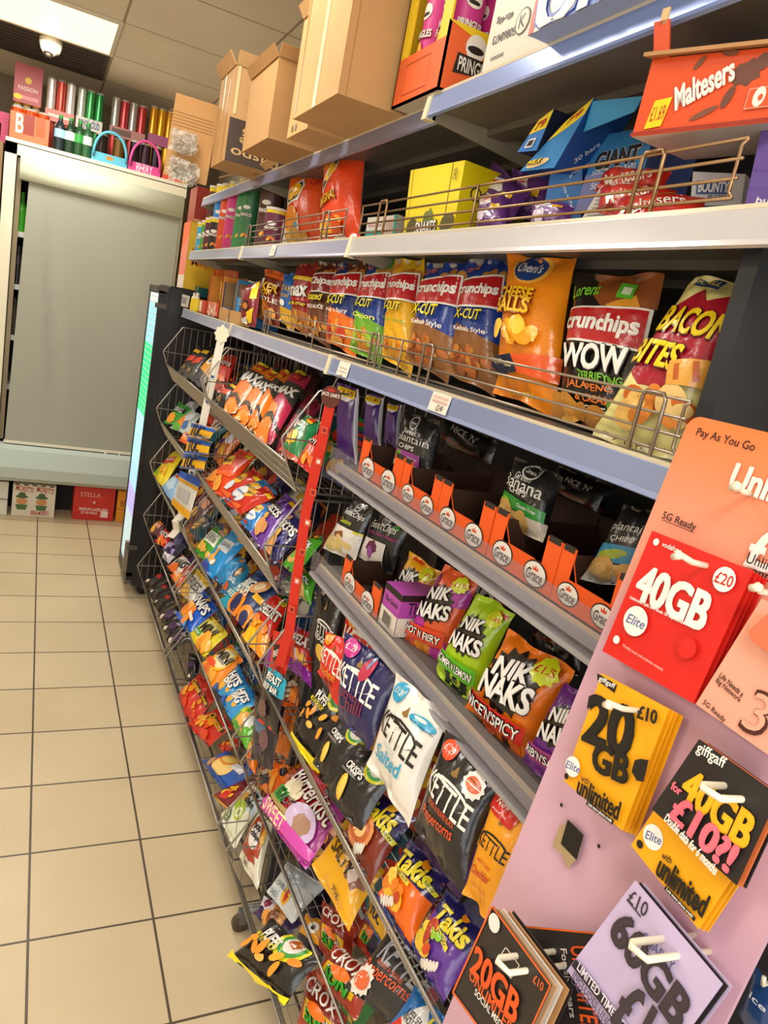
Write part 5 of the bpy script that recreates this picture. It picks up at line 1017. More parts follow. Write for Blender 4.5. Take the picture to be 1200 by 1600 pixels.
# ================================================================== BAGS ON THE SHELVES
GS = 'family crisp bags on the second shelf'
for d, q, sp, lb, T in [
 ('bacon', (1085, 425, 1198, 462, 1062, 725, 922, 682), (.665, None, 12, 10), 'cream bag with crimson burst and yellow lettering on the second shelf', .06),
 ('wow', (900, 425, 1040, 432, 995, 700, 868, 655), (.685, None, 8, 10), 'black crisp bag with wide red plate and green lettering on the second shelf', .05),
 ('cheeseballs', (797, 398, 898, 404, 868, 652, 772, 612), (.675, None, 8, 8), 'tall orange cheese ball bag with a navy oval', .06),
 ('kebab', (737, 408, 797, 403, 775, 622, 697, 580), (.70, None, 8, 12), 'blue and brown kebab crisp bag, the nearer of two', .05),
 ('kebab', (668, 412, 738, 408, 700, 600, 635, 560), (.675, None, 8, 12), 'blue and brown kebab crisp bag, the further of two', .05),
 ('xcutyellow', (616, 405, 664, 405, 645, 592, 597, 556), (.675, None, 8, 12), 'yellow crisp bag with red plate on the second shelf', .05),
 ('chipsgreen', (575, 408, 620, 406, 596, 575, 548, 545), (.68, None, 8, 12), 'green and blue onion crisp bag on the second shelf', .05),
 ('hotspicy', (528, 412, 574, 408, 556, 558, 508, 532), (.68, None, 8, 12), 'orange hot and spicy crisp bag with rounded red plate', .05),
 ('roasted', (498, 410, 532, 410, 516, 545, 479, 522), (.69, None, 8, 12), 'brown barbecue crisp bag with yellow roasted band', .05),
 ('nutsred', (463, 413, 498, 410, 482, 528, 454, 508), (.69, None, 8, 12), 'red crisp bag with yellow stripes between blue and brown bags', .045),
 ('walkblue', (444, 428, 468, 428, 460, 520, 437, 502), (.69, None, 6, 12), 'small blue and yellow crisp bag near the wire guard end', .04),
 ('cracker', (416, 420, 447, 428, 437, 515, 402, 496), (.68, None, 6, 12), 'red and orange cracker bag at the far end of the wire guard', .045),
]: bag(d, q, sp, lb, T=T, group=GS)
GT = 'snack bags on the top row'
bag('cheeto1', (457, 252, 512, 250, 506, 378, 441, 382), (.70, None, 4, 20), 'orange and white puff snack bag, the further of two on the top row', T=.05, group=GT)
bag('cheeto2', (508, 238, 574, 216, 562, 372, 500, 380), (.675, None, 4, 20), 'tall orange puff snack bag with white side, nearer of two on the top row', T=.055, group=GT)
for i, (q, sp, lb) in enumerate([
 ((770, 252, 830, 300, 800, 350, 745, 345), (.72, None, 30, 10), 'purple chocolate multipack leaning on the yellow box'),
 ((800, 262, 868, 280, 850, 345, 790, 345), (.76, None, 20, 10), 'purple chocolate multipack standing behind the others'),
 ((750, 300, 800, 305, 790, 362, 742, 360), (.69, None, 30, 10), 'purple chocolate multipack low behind the bronze guard'),
 ((830, 318, 900, 322, 890, 352, 828, 355), (.67, None, 40, 10), 'purple chocolate pouch lying at the near end of the purple heap')]):
    bag('purplebag', q, sp, lb, T=.035, name='chocolate_pouch', cat='bag of chocolates', group='purple chocolate packs on the top row', wr=1.6)
for i, (q, sp, lb) in enumerate([
 ((940, 262, 1050, 270, 1040, 300, 930, 300), (.74, None, 30, 10), 'red chocolate sharing bag at the back of the red heap'),
 ((935, 292, 1060, 294, 1050, 330, 930, 334), (.70, None, 40, 10), 'red chocolate sharing bag in the middle of the red heap'),
 ((960, 308, 1108, 308, 1100, 352, 945, 356), (.67, None, 45, 10), 'red chocolate sharing bag at the front under the orange box')]):
    bag('redbag', q, sp, lb, T=.035, name='chocolate_pouch', cat='bag of chocolates', group='red chocolate bags on the top row', wr=1.4)
G5 = 'corn snack bags on the fourth shelf'
for d, q, sp, lb, T in [
 ('nikyellow', (642, 862, 690, 895, 640, 990, 603, 955), (.70, None, 12, 14), 'yellow corn snack bag with ragged white lettering, first beyond the tray', .05),
 ('nikpink', (694, 882, 752, 905, 690, 1045, 628, 1005), (.68, None, 12, 14), 'pink and orange corn snack bag with ragged white lettering', .05),
 ('nikpink', (742, 900, 800, 925, 775, 965, 725, 935), (.76, None, 12, 14), 'pink and orange corn snack bag standing in the second row', .04),
 ('nikgreen', (745, 925, 806, 958, 735, 1108, 680, 1045), (.665, None, 12, 14), 'lime green corn snack bag with ragged white lettering', .05),
 ('nikorange', (795, 982, 900, 1050, 815, 1200, 728, 1105), (.66, None, 12, 14), 'orange spicy corn snack bag with a red band', .06),
 ('nikpurple', (880, 1065, 940, 1095, 905, 1260, 815, 1190), (.67, None, 12, 14), 'purple corn snack bag half hidden by the phone card board', .05),
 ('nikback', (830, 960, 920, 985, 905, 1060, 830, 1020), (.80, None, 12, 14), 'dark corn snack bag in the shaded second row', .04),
 ('cassava', (555, 776, 585, 792, 555, 880, 504, 855), (.68, None, 10, 14), 'black and cream cassava chip bag with yellow lettering', .04),
 ('sweetpotato', (590, 800, 645, 815, 612, 900, 560, 870), (.72, None, 10, 14), 'black sweet potato chip bag with a small red flash in a torn tray', .04),
]: bag(d, q, sp, lb, T=T, group=G5)
G6 = 'vegetable chip bags on the third shelf'
for d, q, sp, lb, T in [
 ('plantain', (632, 640, 690, 660, 670, 770, 612, 745), (.685, None, 10, 14), 'black and pink plantain chip bag standing in the orange trays', .04),
 ('banana', (806, 712, 880, 745, 850, 850, 775, 808), (.682, None, 10, 14), 'black and green banana chip bag standing in the orange trays', .045),
 ('plantblue', (975, 790, 1040, 800, 1005, 925, 910, 905), (.68, None, 10, 14), 'black and blue plantain chip bag next to the phone card board', .04),
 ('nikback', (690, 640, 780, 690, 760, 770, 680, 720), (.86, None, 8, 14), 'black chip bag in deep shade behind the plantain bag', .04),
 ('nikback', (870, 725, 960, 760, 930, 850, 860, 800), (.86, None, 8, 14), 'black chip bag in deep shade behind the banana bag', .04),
 ('purpleslim', (527, 598, 562, 608, 558, 728, 525, 708), (.68, None, 4, 30), 'purple snack bag with yellow price band, furthest of three', .03),
 ('purpleslim', (572, 613, 600, 622, 595, 700, 566, 690), (.72, None, 4, 30), 'purple snack bag with yellow price band, middle of three', .03),
 ('purpleslim', (605, 628, 628, 634, 622, 700, 600, 690), (.74, None, 4, 30), 'purple snack bag with yellow price band, nearest of three', .03),
]: bag(d, q, sp, lb, T=T, group=G6)
# ================================================================== second rows inside the baskets
RF = random.Random(5)
COLN = {'8a2a1c': 'brick red', '1f4f8c': 'mid blue', '2a7a3a': 'leaf green', 'c86a1c': 'burnt orange', '4a2a6a': 'deep purple', '1c1a1e': 'black', 'b89a1c': 'mustard', '2a6a7a': 'teal', '6a3a24': 'brown', '7a1c34': 'wine red', 'a83a24': 'rust red', '3a3f6a': 'slate blue'}
WH = {'far': 'far column', 'middle': 'middle column', 'near': 'near column'}
for nm, a, b in CO:
    for k, zl in enumerate(LEVELS):
        if nm == 'near' and k < 2: continue
        n = 6
        cols = list(COLN); RF.shuffle(cols)
        for i in range(n):
            yc = b - (b - a) * (i + .5) / n + RF.uniform(-.01, .01)
            w, h = .15, RF.uniform(.15, .18)
            lean_ = math.radians(RF.uniform(28, 42)); xx = .715 + RF.uniform(-.01, .015)
            z0 = zl - .055
            up = np.array([math.sin(lean_), 0, math.cos(lean_)])
            B0 = np.array([xx, yc, z0]); U = np.array([RF.uniform(-.02, .02), -w / 2, 0])
            c4 = [B0 - U + up * h, B0 + U + up * h, B0 + U, B0 - U]
            c = cols[i]; pl_ = RF.choice(['e0d8c8', 'e8b01c', 'd8381c', 'd8d4dc'])
            mb = MB(); _seed[0] += 1
            bag_mesh(mb, c4, .045, 'film:' + c, [('b', .5, .62, .34, .18, pl_, i), ('f', .5, .28, .3, .1, 5, CH, .12, i), ('r', .2, .86, .8, .92, pl_)], _seed[0], None, nx=10, ny=12, L=.2)
            o = mb.build('crisp_bag')
            tag(o, '%s bag in the back row of the %s basket, %s' % (COLN[c], (ordn[k] if nm != 'near' else ['', '', 'upper', 'centre', 'bottom'][k]), WH[nm]), 'bag of crisps', 'back rows in the baskets')

# ================================================================== PHONE CARD BOARD
BN = facing(8); BP = px(1078, 655, X=.5); BV = np.array([math.sin(math.radians(8)), 0, math.cos(math.radians(8))]); BU = np.array([0, -1., 0])
def bpl(u, v, d=0.0): return onplane(u, v, BP + BN * d, BN)
def ab(p, O): q = p - O; return float(q @ BU), float(q @ BV)
yL, yR = .446, .222
top = BP + BV * .004; bot_len = .66
O0 = np.array([BP[0], yL, BP[2]]) + BV * .004 - BV * bot_len   # lower left corner
W_, H_ = yL - yR, bot_len
t = empty('card_display_board', O0, 'pink and orange board hung with phone cards at the near shelf end', 'display board'); t['_o'] = O0.tolist()
mb = MB()
r = .012; pts = [(0, 0), (W_, 0)] + [(W_ - r + r * math.sin(a), H_ - r + r * math.cos(a)) for a in np.linspace(math.pi / 2, 0, 6)] + [(r - r * math.sin(a), H_ - r + r * math.cos(a)) for a in np.linspace(0, math.pi / 2, 6)]
F = [O0 + BU * x + BV * y for x, y in pts]; Bk = [p - BN * .004 for p in F]; n = len(F)
# front face carries a printed colour run from orange to pink
gm = bpy.data.materials.new('board_print'); gm.use_nodes = True
nt = gm.node_tree; bs = nt.nodes['Principled BSDF']; bs.inputs['Roughness'].default_value = .35
ge = nt.nodes.new('ShaderNodeNewGeometry'); sp_ = nt.nodes.new('ShaderNodeSeparateXYZ'); mr = nt.nodes.new('ShaderNodeMapRange'); cr_ = nt.nodes.new('ShaderNodeValToRGB')
mr.inputs['From Min'].default_value = 1.36; mr.inputs['From Max'].default_value = 1.56
nt.links.new(ge.outputs['Position'], sp_.inputs[0]); nt.links.new(sp_.outputs['Z'], mr.inputs[0]); nt.links.new(mr.outputs[0], cr_.inputs[0]); nt.links.new(cr_.outputs[0], bs.inputs['Base Color'])
e = cr_.color_ramp.elements; e[0].position = 0; e[0].color = lin('cda3b6'); e[1].position = 1; e[1].color = lin('ee7c40')
e2 = cr_.color_ramp.elements.new(.35); e2.color = lin('eba08c')
MATS['print_board'] = gm
mb.add(F + Bk, [tuple(range(n)), tuple(range(2 * n - 1, n - 1, -1))] + [(i + n, (i + 1) % n + n, (i + 1) % n, i) for i in range(n)], 'print:board')
class PP:
    """print written on a board-parallel plane at photo positions"""
    def __init__(s, O, W, H, d): s.O, s.W, s.H, s.d, s.L = O, W, H, d, []
    def uv(s, u, v): a, b = ab(bpl(u, v, s.d), s.O); return a / s.W, b / s.H
    def text(s, tx, p0, p1, ptop, col, outline=None, sh=0, bold=.012):
        """p0, p1: left and right middle of the line; ptop: a point on its upper edge above p0"""
        A = np.array(ab(bpl(*p0, s.d), s.O)); B = np.array(ab(bpl(*p1, s.d), s.O)); Tq = np.array(ab(bpl(*ptop, s.d), s.O))
        w = np.linalg.norm(B - A); dr = (B - A) / w; h = 2 * abs((Tq - A) @ np.array([-dr[1], dr[0]]))
        c = (A + B) / 2
        s.L.append(('t', tx, c[0] / s.W, c[1] / s.H, w / s.W, h / s.W, col, math.degrees(math.atan2(dr[1], dr[0])), outline, sh, bold))
    def poly(s, pts, col): s.L.append(('p', [s.uv(*p) for p in pts], col))
    def dot(s, p, r, col): a, b = s.uv(*p); s.L.append(('e', a, b, r / s.W, r / s.W, col))
    def put(s, mb, kind='ink'): flat_print(mb, s.O, BU * s.W, BV * s.H, s.L, kind)
pp = PP(O0, W_, H_, 0.0)
pp.text('Pay As You Go', (1089, 676), (1180, 701), (1092, 668), '1d1512', bold=.008)
pp.text('Unlimited', (1145, 744), (1330, 800), (1153, 724), 'efe4dc', bold=.03)
pp.text('5G Ready', (1037, 806), (1089, 826), (1040, 799), '1d1512', bold=.01)
pp.poly([(1036, 812), (1086, 832), (1086, 833), (1036, 813)], '1d1512')
for k in range(3): pp.poly([(1028 + k, 837 + 6 * k), (1110 - 6 * k, 866 + 6 * k), (1110 - 6 * k, 867 + 6 * k), (1028 + k, 838 + 6 * k)], 'a06a5a')
pp.text('£25', (1176, 855), (1290, 890), (1186, 825), 'efe4dc', bold=.03)
pp.text('Unlimited data', (1172, 872), (1290, 915), (1175, 864), '1d1512', bold=.005)
pp.text('and texts', (1181, 893), (1260, 922), (1184, 885), '1d1512', bold=.005)
for q in ((882, 1258), (941, 1322), (1097, 1483)): pp.dot(q, .0018, '0c0a0c')
pp.poly([(869, 1322), (880, 1292), (893, 1284), (905, 1300), (914, 1325), (905, 1345), (893, 1357), (884, 1335)], 'a8906a')
pp.poly([(893, 1280), (918, 1305), (907, 1344), (882, 1318)], '0a070a')
pp.put(mb)
mb.build('board', t)
fl = MB(); a = bpl(868, 1322, .002); fl.add([a, bpl(882, 1317, .002), bpl(904, 1343, .002), bpl(894, 1341, .005)], [(0, 1, 2, 3)], 'board:e6dcc8'); fl.build('torn_flap', t)
mb = MB(); mb.box((.60, .02, .45), (.612, .44, 1.50), 'matte:17141a'); tag(mb.build('backing_panel'), 'black panel behind the phone card board', 'panel')

def card(quad, d, base, painter, label, n=3, group=None, edge='c9b8a8', step=.0045, hole=None, backs=None, rad=0):
    W = [bpl(u, v, d) for u, v in quad]
    def one(off, sx, sy, front, lb, colr):
        mb = MB(); Q = [w - BN * off + BU * sx + BV * sy for w in W]
        B2 = [q - BN * .0012 for q in Q]
        mb.add(Q + B2, [(3, 2, 1, 0), (4, 5, 6, 7), (0, 1, 5, 4), (1, 2, 6, 5), (2, 3, 7, 6), (3, 0, 4, 7)], 'card:' + colr)
        if front:
            xs = [ab(w, O0) for w in W]; x0 = min(a for a, b in xs) - .01; y0 = min(b for a, b in xs) - .01
            O = O0 + BU * x0 + BV * y0 + BN * d
            p = PP(O, .14, .16, d); painter(p); p.put(mb)
        o = mb.build('phone_card'); tag(o, lb, 'phone card', group)
    one(0, 0, 0, True, label, base)
    for k in range(1, n):
        one(step * k, .0012 * k * (1 if k % 2 else .6), -.0009 * k, False, ('%s card behind the ' % {1: 'first', 2: 'second', 3: 'third', 4: 'fourth'}[k]) + ' '.join(label.split()[:11]), (backs or [base] * 9)[k])
def elite(p, u, v, r, s=1.0): p.dot((u, v), r, 'efe9e2'); p.text('Elite', (u - 13 * s, v - 6 * s), (u + 15 * s, v + 7 * s), (u - 11 * s, v - 13 * s), '5a6a9a', None, .2, .01)
def red40(p):
    p.dot((1026, 847), .003, 'f0ece6'); p.text('vodafone', (1036, 850), (1066, 862), (1037, 846), 'f0ece6')
    p.text('40GB', (1000, 908), (1108, 960), (1010, 882), 'f0ece6', None, 0, .05)
    p.dot((1134, 906), .0095, 'f0ece6'); p.text('£20', (1121, 901), (1148, 911), (1123, 892), 'c8201a', None, 0, .01)
    p.text('Unlimited calls and texts 30 day bundle', (987, 934), (1073, 975), (988, 931), 'f0ece6', None, 0, .02)
    elite(p, 996, 971, .0125)
    p.dot((967, 1000), .0035, 'f0ece6'); p.text('Weekly treats and exclusive rewards', (977, 1009), (1040, 1048), (978, 1006), 'e8b0a8', None, 0, .01)
    p.dot((1077, 1012), .009, 'cc1a12'); p.dot((1079, 1014), .0075, 'd82018')
card([(1019, 829), (1176, 892), (1083, 1099), (941, 1017)], .018, 'd82018', red40, 'red 40GB phone card with round £20 badge', 4, 'red 40GB phone cards')
def giff20(p):
    p.poly([(934, 1052), (965, 1070), (961, 1083), (934, 1063)], '17120f'); p.text('giffgaff', (937, 1060), (962, 1074), (938, 1055), 'f0ece6')
    p.text('20', (918, 1120), (990, 1148), (930, 1085), '1a1512', None, 0, .05); p.text('GB', (930, 1180), (985, 1205), (938, 1160), '1a1512', None, 0, .05)
    p.text('£10', (1001, 1112), (1031, 1122), (1004, 1102), '1a1512', None, 0, .03)
    p.poly([(997, 1188), (1006, 1186), (1019, 1188), (1011, 1222), (1000, 1220), (992, 1206)], '1a1512')
    elite(p, 900, 1198, .0085, .8); p.dot((891, 1213), .0026, '1a1512')
    p.text('with', (914, 1215), (927, 1222), (915, 1210), '1a1512'); p.text('unlimited', (910, 1226), (975, 1268), (915, 1214), '1a1512', None, 0, .03)
    p.text('UK calls and texts', (928, 1246), (970, 1277), (929, 1242), '1a1512'); p.poly([(926, 1250), (968, 1282), (965, 1289), (923, 1257)], '1a1512'); p.text('Lots more phone credit', (927, 1256), (964, 1284), (928, 1253), 'f0ece6')
card([(940, 1052), (1045, 1108), (972, 1298), (881, 1220)], .022, 'f4aa10', giff20, 'yellow 20GB phone card with black half circle', 4, 'yellow 20GB phone cards')
def giffy(p):
    elite(p, 1021, 1308, .009, .9); p.dot((1001, 1319), .003, '1a1512')
    p.text('with', (1036, 1335), (1051, 1345), (1038, 1330), '1a1512'); p.text('unlimited', (1032, 1350), (1106, 1418), (1040, 1336), '1a1512', None, 0, .03)
    p.text('UK calls and texts', (1050, 1372), (1098, 1420), (1052, 1367), '1a1512'); p.poly([(1044, 1383), (1091, 1434), (1088, 1440), (1041, 1389)], '1a1512'); p.text('Lots more phone credit', (1045, 1389), (1086, 1433), (1046, 1386), 'f0ece6')
card([(1068, 1195), (1190, 1300), (1091, 1452), (986, 1321)], .028, 'f4aa10', giffy, 'yellow unlimited phone card sticking out below the black 40GB card', 3, 'yellow unlimited phone cards')
def giffb(p):
    p.text('giffgaff', (1090, 1168), (1134, 1196), (1094, 1158), 'efe9e2', None, 0, .02)
    p.text('40GB', (1072, 1222), (1175, 1305), (1084, 1200), 'f2b61a', None, 0, .05); p.text('for', (1053, 1226), (1068, 1238), (1056, 1220), 'ee6f80', None, 0, .03)
    p.text('£10?!', (1058, 1258), (1150, 1345), (1068, 1240), 'ee6f80', None, 0, .05)
    p.text('Double data for 6 months', (1046, 1276), (1126, 1362), (1049, 1270), 'efe9e2', None, 0, .03)
card([(1092, 1155), (1215, 1242), (1150, 1383), (1018, 1264)], .036, '231f20', giffb, 'black 40GB for £10 phone card with pink and yellow figures', 3, 'black 40GB phone cards', backs=['231f20', 'd8703c', '231f20', '231f20'])
def three(p):
    p.text('Life Needs a', (1126, 1054), (1162, 1086), (1128, 1050), '3a1c14'); p.text('Big Network', (1120, 1063), (1158, 1096), (1122, 1058), '3a1c14')
    p.text('5G Ready', (1100, 1097), (1134, 1127), (1102, 1092), '3a1c14')
    p.text('3', (1165, 1104), (1207, 1126), (1180, 1072), '4a2018', None, .1, 0); p.text('3', (1169, 1105), (1202, 1123), (1181, 1078), 'eda58c', None, .1, 0)
card([(1190, 935), (1300, 990), (1215, 1190), (1087, 1100)], .020, 'eda58c', three, 'salmon pink phone card with a large figure three', 2, 'salmon phone cards')
def coral(p): p.poly([(1172, 985), (1205, 955), (1230, 1050), (1205, 1022), (1174, 1002)], 'e87050')
card([(1180, 960), (1260, 985), (1250, 1060), (1166, 990)], .026, 'ee8f70', coral, 'coral topped phone card at the right edge of the board', 1)
def sixty(p):
    p.text('£10', (984, 1398), (1012, 1424), (990, 1390), '3a3038', None, 0, .01); p.poly([(981, 1404), (1003, 1432), (1002, 1434), (980, 1406)], '3a3038')
    p.text('60GB', (965, 1440), (1072, 1590), (985, 1428), '3a3038', None, 0, .04)
    p.text('SMARTY', (1008, 1462), (1056, 1512), (1012, 1456), '4a4a78')
    p.poly([(903, 1498), (1010, 1640), (1004, 1650), (896, 1508)], '2a2428'); p.text('LIMITED TIME RETAIL', (907, 1508), (1000, 1632), (910, 1503), 'e6dcea', None, 0, .02)
    p.text('INCLUDES UNLIMITED', (900, 1520), (985, 1640), (902, 1516), '5a4a68'); p.text('CALLS & TEXTS', (897, 1528), (950, 1604), (899, 1524), '5a4a68')
    p.text('£10', (975, 1560), (1050, 1660), (1000, 1536), '3a3038', None, 0, .03)
card([(992, 1376), (1128, 1538), (1010, 1700), (886, 1516)], .034, 'c3b2d6', sixty, 'lilac 60GB phone card with a dark band', 3, 'lilac 60GB phone cards', backs=['c3b2d6', '2a2428', 'c3b2d6', 'c3b2d6'])
def orange20(p):
    for a, b in (((770, 1416), (861, 1540)), ((861, 1540), (800, 1674)), ((709, 1550), (770, 1416)), ((709, 1550), (800, 1674))):
        d_ = np.array(b) - np.array(a); nn = np.array([-d_[1], d_[0]]) / np.linalg.norm(d_) * 1.4
        p.poly([tuple(np.array(a) - nn), tuple(np.array(b) - nn), tuple(np.array(b) + nn), tuple(np.array(a) + nn)], 'e0621c')
    p.dot((774, 1442), .0075, 'e6e0d8'); p.text('20GB', (742, 1496), (812, 1580), (755, 1484), 'e0561c', None, 0, .03)
    p.text('UNLIMITED', (738, 1520), (805, 1612), (742, 1515), 'e0561c', None, 0, .02); p.text('SOCIAL MEDIA', (746, 1548), (795, 1612), (748, 1544), 'ece6de', None, 0, .01)
    p.text('£10', (838, 1527), (853, 1543), (841, 1522), 'e0561c', None, 0, .01)
    for a, b in (((795, 1480), (816, 1508)), ((816, 1508), (803, 1528)), ((803, 1528), (784, 1498)), ((784, 1498), (795, 1480))):
        d_ = np.array(b) - np.array(a); nn = np.array([-d_[1], d_[0]]) / np.linalg.norm(d_) * .6
        p.poly([tuple(np.array(a) - nn), tuple(np.array(b) - nn), tuple(np.array(b) + nn), tuple(np.array(a) + nn)], 'ece6de')
card([(770, 1416), (861, 1540), (800, 1674), (709, 1550)], .055, '2a2423', orange20, 'black and orange 20GB phone card at the lower left of the board', 5, 'black and orange 20GB phone cards', backs=['2a2423', 'c9a07a', 'd8d0c4', 'b88a5a', '2a2423'], step=.0055)
def turned(p):
    p.poly([(815, 1446), (945, 1458), (945, 1461), (816, 1449)], 'e0621c')
    p.text('For six years', (880, 1482), (895, 1590), (886, 1481), 'd8d0c8'); p.text('UNLIMITED', (905, 1478), (925, 1620), (918, 1476), 'e0561c', None, 0, .02)
    p.dot((868, 1560), .012, 'e6e0d8'); p.text('Elite', (862, 1536), (872, 1584), (870, 1535), '5a6a9a')
card([(815, 1446), (950, 1459), (940, 1650), (835, 1640)], .014, '2a2625', turned, 'black phone card turned sideways behind the lilac card', 1)

def hook(hole, d, n_=1, length=.045, label=''):
    P = bpl(*hole, d) - BN * d; out = BN; side = BU
    mb = MB()
    if n_ == 1:
        mb.tube([P, P + out * (d + length * .45), P + out * (d + length) + BV * .004], .0024, 'plastic:e8dfc8', 8)
        mb.tube([P + out * (d + length * .9) - side * .004, P + out * (d + length) + side * .004 + BV * .003], .0028, 'plastic:e8dfc8', 8)
    else:
        a, b = -side * .007, side * .007
        mb.tube([P + a, P + a + out * (d + length), P + a * .6 + out * (d + length + .004), P + b + out * (d + length), P + b], .0025, 'plastic:e8dfc8', 8)
    tag(mb.build('display_hook'), label, 'hook', 'white hooks on the card board')
hook((1103, 884), .018, 1, .036, 'white hook holding the red 40GB cards')
hook((996, 1110), .022, 1, .036, 'white hook holding the yellow 20GB cards')
hook((1145, 1238), .036, 2, .022, 'white double hook holding the black 40GB cards')
hook((1046, 1480), .034, 2, .030, 'white double hook holding the lilac 60GB cards')
hook((815, 1505), .055, 2, .018, 'white double hook holding the black and orange cards')
hook((1172, 772), .0, 1, .02, 'empty white hook on the printed white word at the board top')
hook((1193, 925), .02, 1, .01, 'white hook holding the salmon cards')
P = px(1192, 1565, X=.56)
mb = MB(); bag_mesh(mb, [P + (0, .014, .02), P + (0, -.012, .02), P + (0, -.012, -.03), P + (0, .014, -.03)], .012, 'film:1c3f70', [('t', 'ice', .5, .6, .6, .2, 'dfe6ea')], 5, nx=8, ny=10)
tag(mb.build('small_packet'), 'small blue packet hanging on the black panel at the lower right', 'packet')
hk = MB(); hk.tube([P + (.04, 0, .02), P + (-.01, 0, .02), P + (-.012, 0, .028)], .002, 'plastic:e8dfc8', 6); tag(hk.build('display_hook'), 'white hook above the small blue packet', 'hook', 'white hooks on the card board')

# ================================================================== HANGING STRIPS
FS = unit((.62, -.78, 0))      # the strips hang turned a little towards the walkway
def strip(pts, w, spec, label, header=None, name='clip_strip', zig=None, prn=None):
    t = empty(name, pts[0], label, 'clip strip'); t['_o'] = [float(a) for a in pts[0]]
    mb = MB(); side = FS
    for A, B in zip(pts[:-1], pts[1:]):
        A, B = np.asarray(A, float), np.asarray(B, float)
        mb.slab(A - side * w / 2, side * w, B - A, np.cross(side, unit(B - A)) * .0012, spec)
    mb.build('strip_band', t); return t
A = px(346, 528, X=.565); B = px(297, 752, X=.553); Bz = px(270, 840, X=.548)
zz = [A, B]
for k in range(1, 8):
    q = B + (Bz - B) * k / 7; zz.append(q + np.array([-.010 if k % 2 else .006, 0, 0]))
t = strip(zz, .034, 'plastic:e9e6dc', 'white notched clip strip hanging between the far and middle baskets')
mb = MB(); C0 = A + np.array([0, 0, .012]); rr = [.040, .032, .041, .034, .044, .033, .040, .031] * 2
pts = [C0 + FS * math.cos(a) * r_ * .8 + np.array([0, 0, math.sin(a) * r_ * .75]) for a, r_ in zip(np.linspace(0, 2 * math.pi, 16, endpoint=False), rr)]
mb.add([p + np.array([-.002, 0, 0]) for p in pts] + [p + np.array([.001, 0, 0]) for p in pts], [tuple(range(16)), tuple(range(31, 15, -1))] + [(i, i + 16, (i + 1) % 16 + 16, (i + 1) % 16) for i in range(16)], 'plastic:e6ddc6'); mb.build('header_card', t)
mb = MB(); mb.tube([C0 + (0, 0, .03), C0 + (.012, 0, .055), C0 + (.02, 0, .05)], .0015, 'wire:c9c2b4', 5); mb.build('hanging_tie', t)
mb = MB()
for k in range(5):
    mb = MB(); q = A + (B - A) * (.25 + .17 * k); mb.slab(q + (-.002, -.001, -.006) - FS * .006, FS * .012, (0, 0, .009), (-.0006, 0, 0), 'ink:2a5a9a'); mb.build('strip_mark', t)
A = px(517, 626, X=.575); B = px(478, 800, X=.572); C = px(452, 985, X=.575); D = px(436, 1040, X=.57)
t = strip([A, B, C, D], .026, 'plastic:cf2a1c', 'long red clip strip with a brown round header hanging by the middle baskets')
mb = MB(); C0 = A + np.array([-.002, 0, .008])
pts = [C0 + FS * math.cos(a) * .024 + np.array([0, 0, math.sin(a) * .024]) for a in np.linspace(0, 2 * math.pi, 18, endpoint=False)]
mb.add(pts + [p + np.array([.002, 0, 0]) for p in pts], [tuple(range(18)), tuple(range(35, 17, -1))] + [(i, i + 18, (i + 1) % 18 + 18, (i + 1) % 18) for i in range(18)], 'plastic:5a2a20')
flat_print(mb, C0 + (-.001, -.001, -.014) - FS * .024, FS * .048, (0, 0, .032), [('t', "JACK LINK'S", .5, .55, .95, .22, 'efe6dc', 0, None, 0, .02), ('e', .5, .9, .2, .1, 'b02018')], 'ink'); mb.build('header_card', t)
mb = MB()
for k in range(7):
    mb = MB(); q = A + (C - A) * (.12 + .13 * k); mb.slab(q + (-.003, -.002, -.008) - FS * .008, FS * .016, (0, 0, .016), (-.0008, 0, 0), 'ink:d8553a'); mb.slab(q + (-.004, -.003, -.004) - FS * .004, FS * .008, (0, 0, .008), (-.0008, 0, 0), 'ink:e8d8cc' if k in (1, 3, 5) else 'ink:8a1c14'); mb.build('strip_mark', t)
mb = MB(); mb.tube([C0 + (0, 0, .02), C0 + (.012, .0, .05), C0 + (.02, 0, .048)], .0013, 'wire:8a7a6a', 5); mb.build('hanging_tie', t)
DESIGNS['jerky'] = ('2a2224', [('r', 0, .62, 1, 1, '1f9ab4'), ('t', 'BEAST', .5, .86, .7, .17, 'efe9e2', 0, '1c1614', 0, .03), ('t', 'BEEF BAR', .5, .70, .7, .13, 'efe9e2', 0, '1c1614', 0, .03), ('b', .4, .3, .2, .2, '6a4a44', 3)], 'd23020')
DESIGNS['jerkyred'] = ('cc2a1c', [('p', [(.2, .7), (.8, .8), (.8, .4), (.3, .3)], '1c1614'), ('t', 'BEEF', .5, .55, .5, .16, 'efe9e2', 20)], 'cc2a1c')
DESIGNS['darkfilm'] = ('241f28', [('b', .4, .6, .25, .2, '4a6a8a', 3), ('b', .6, .4, .2, .2, '6a4a50', 4), ('b', .4, .2, .2, .1, '3a2a44', 5)], '241f28')
bag('jerkyred', (428, 985, 462, 1000, 446, 1055, 418, 1050), (.585, None, 10, 10), 'red jerky packet hanging lowest on the red clip strip', T=.015, name='snack_packet', cat='snack packet')
bag('jerky', (420, 1040, 449, 1062, 432, 1150, 398, 1120), (.560, None, 14, 10), 'turquoise and black beef bar packet hanging off the red clip strip', T=.02, name='snack_packet', cat='snack packet')
bag('darkfilm', (398, 1085, 445, 1105, 425, 1205, 392, 1185), (.555, None, 18, 8), 'dark empty shiny wrapper hanging under the beef bar packet', T=.02, name='snack_packet', cat='snack packet', wr=1.8)

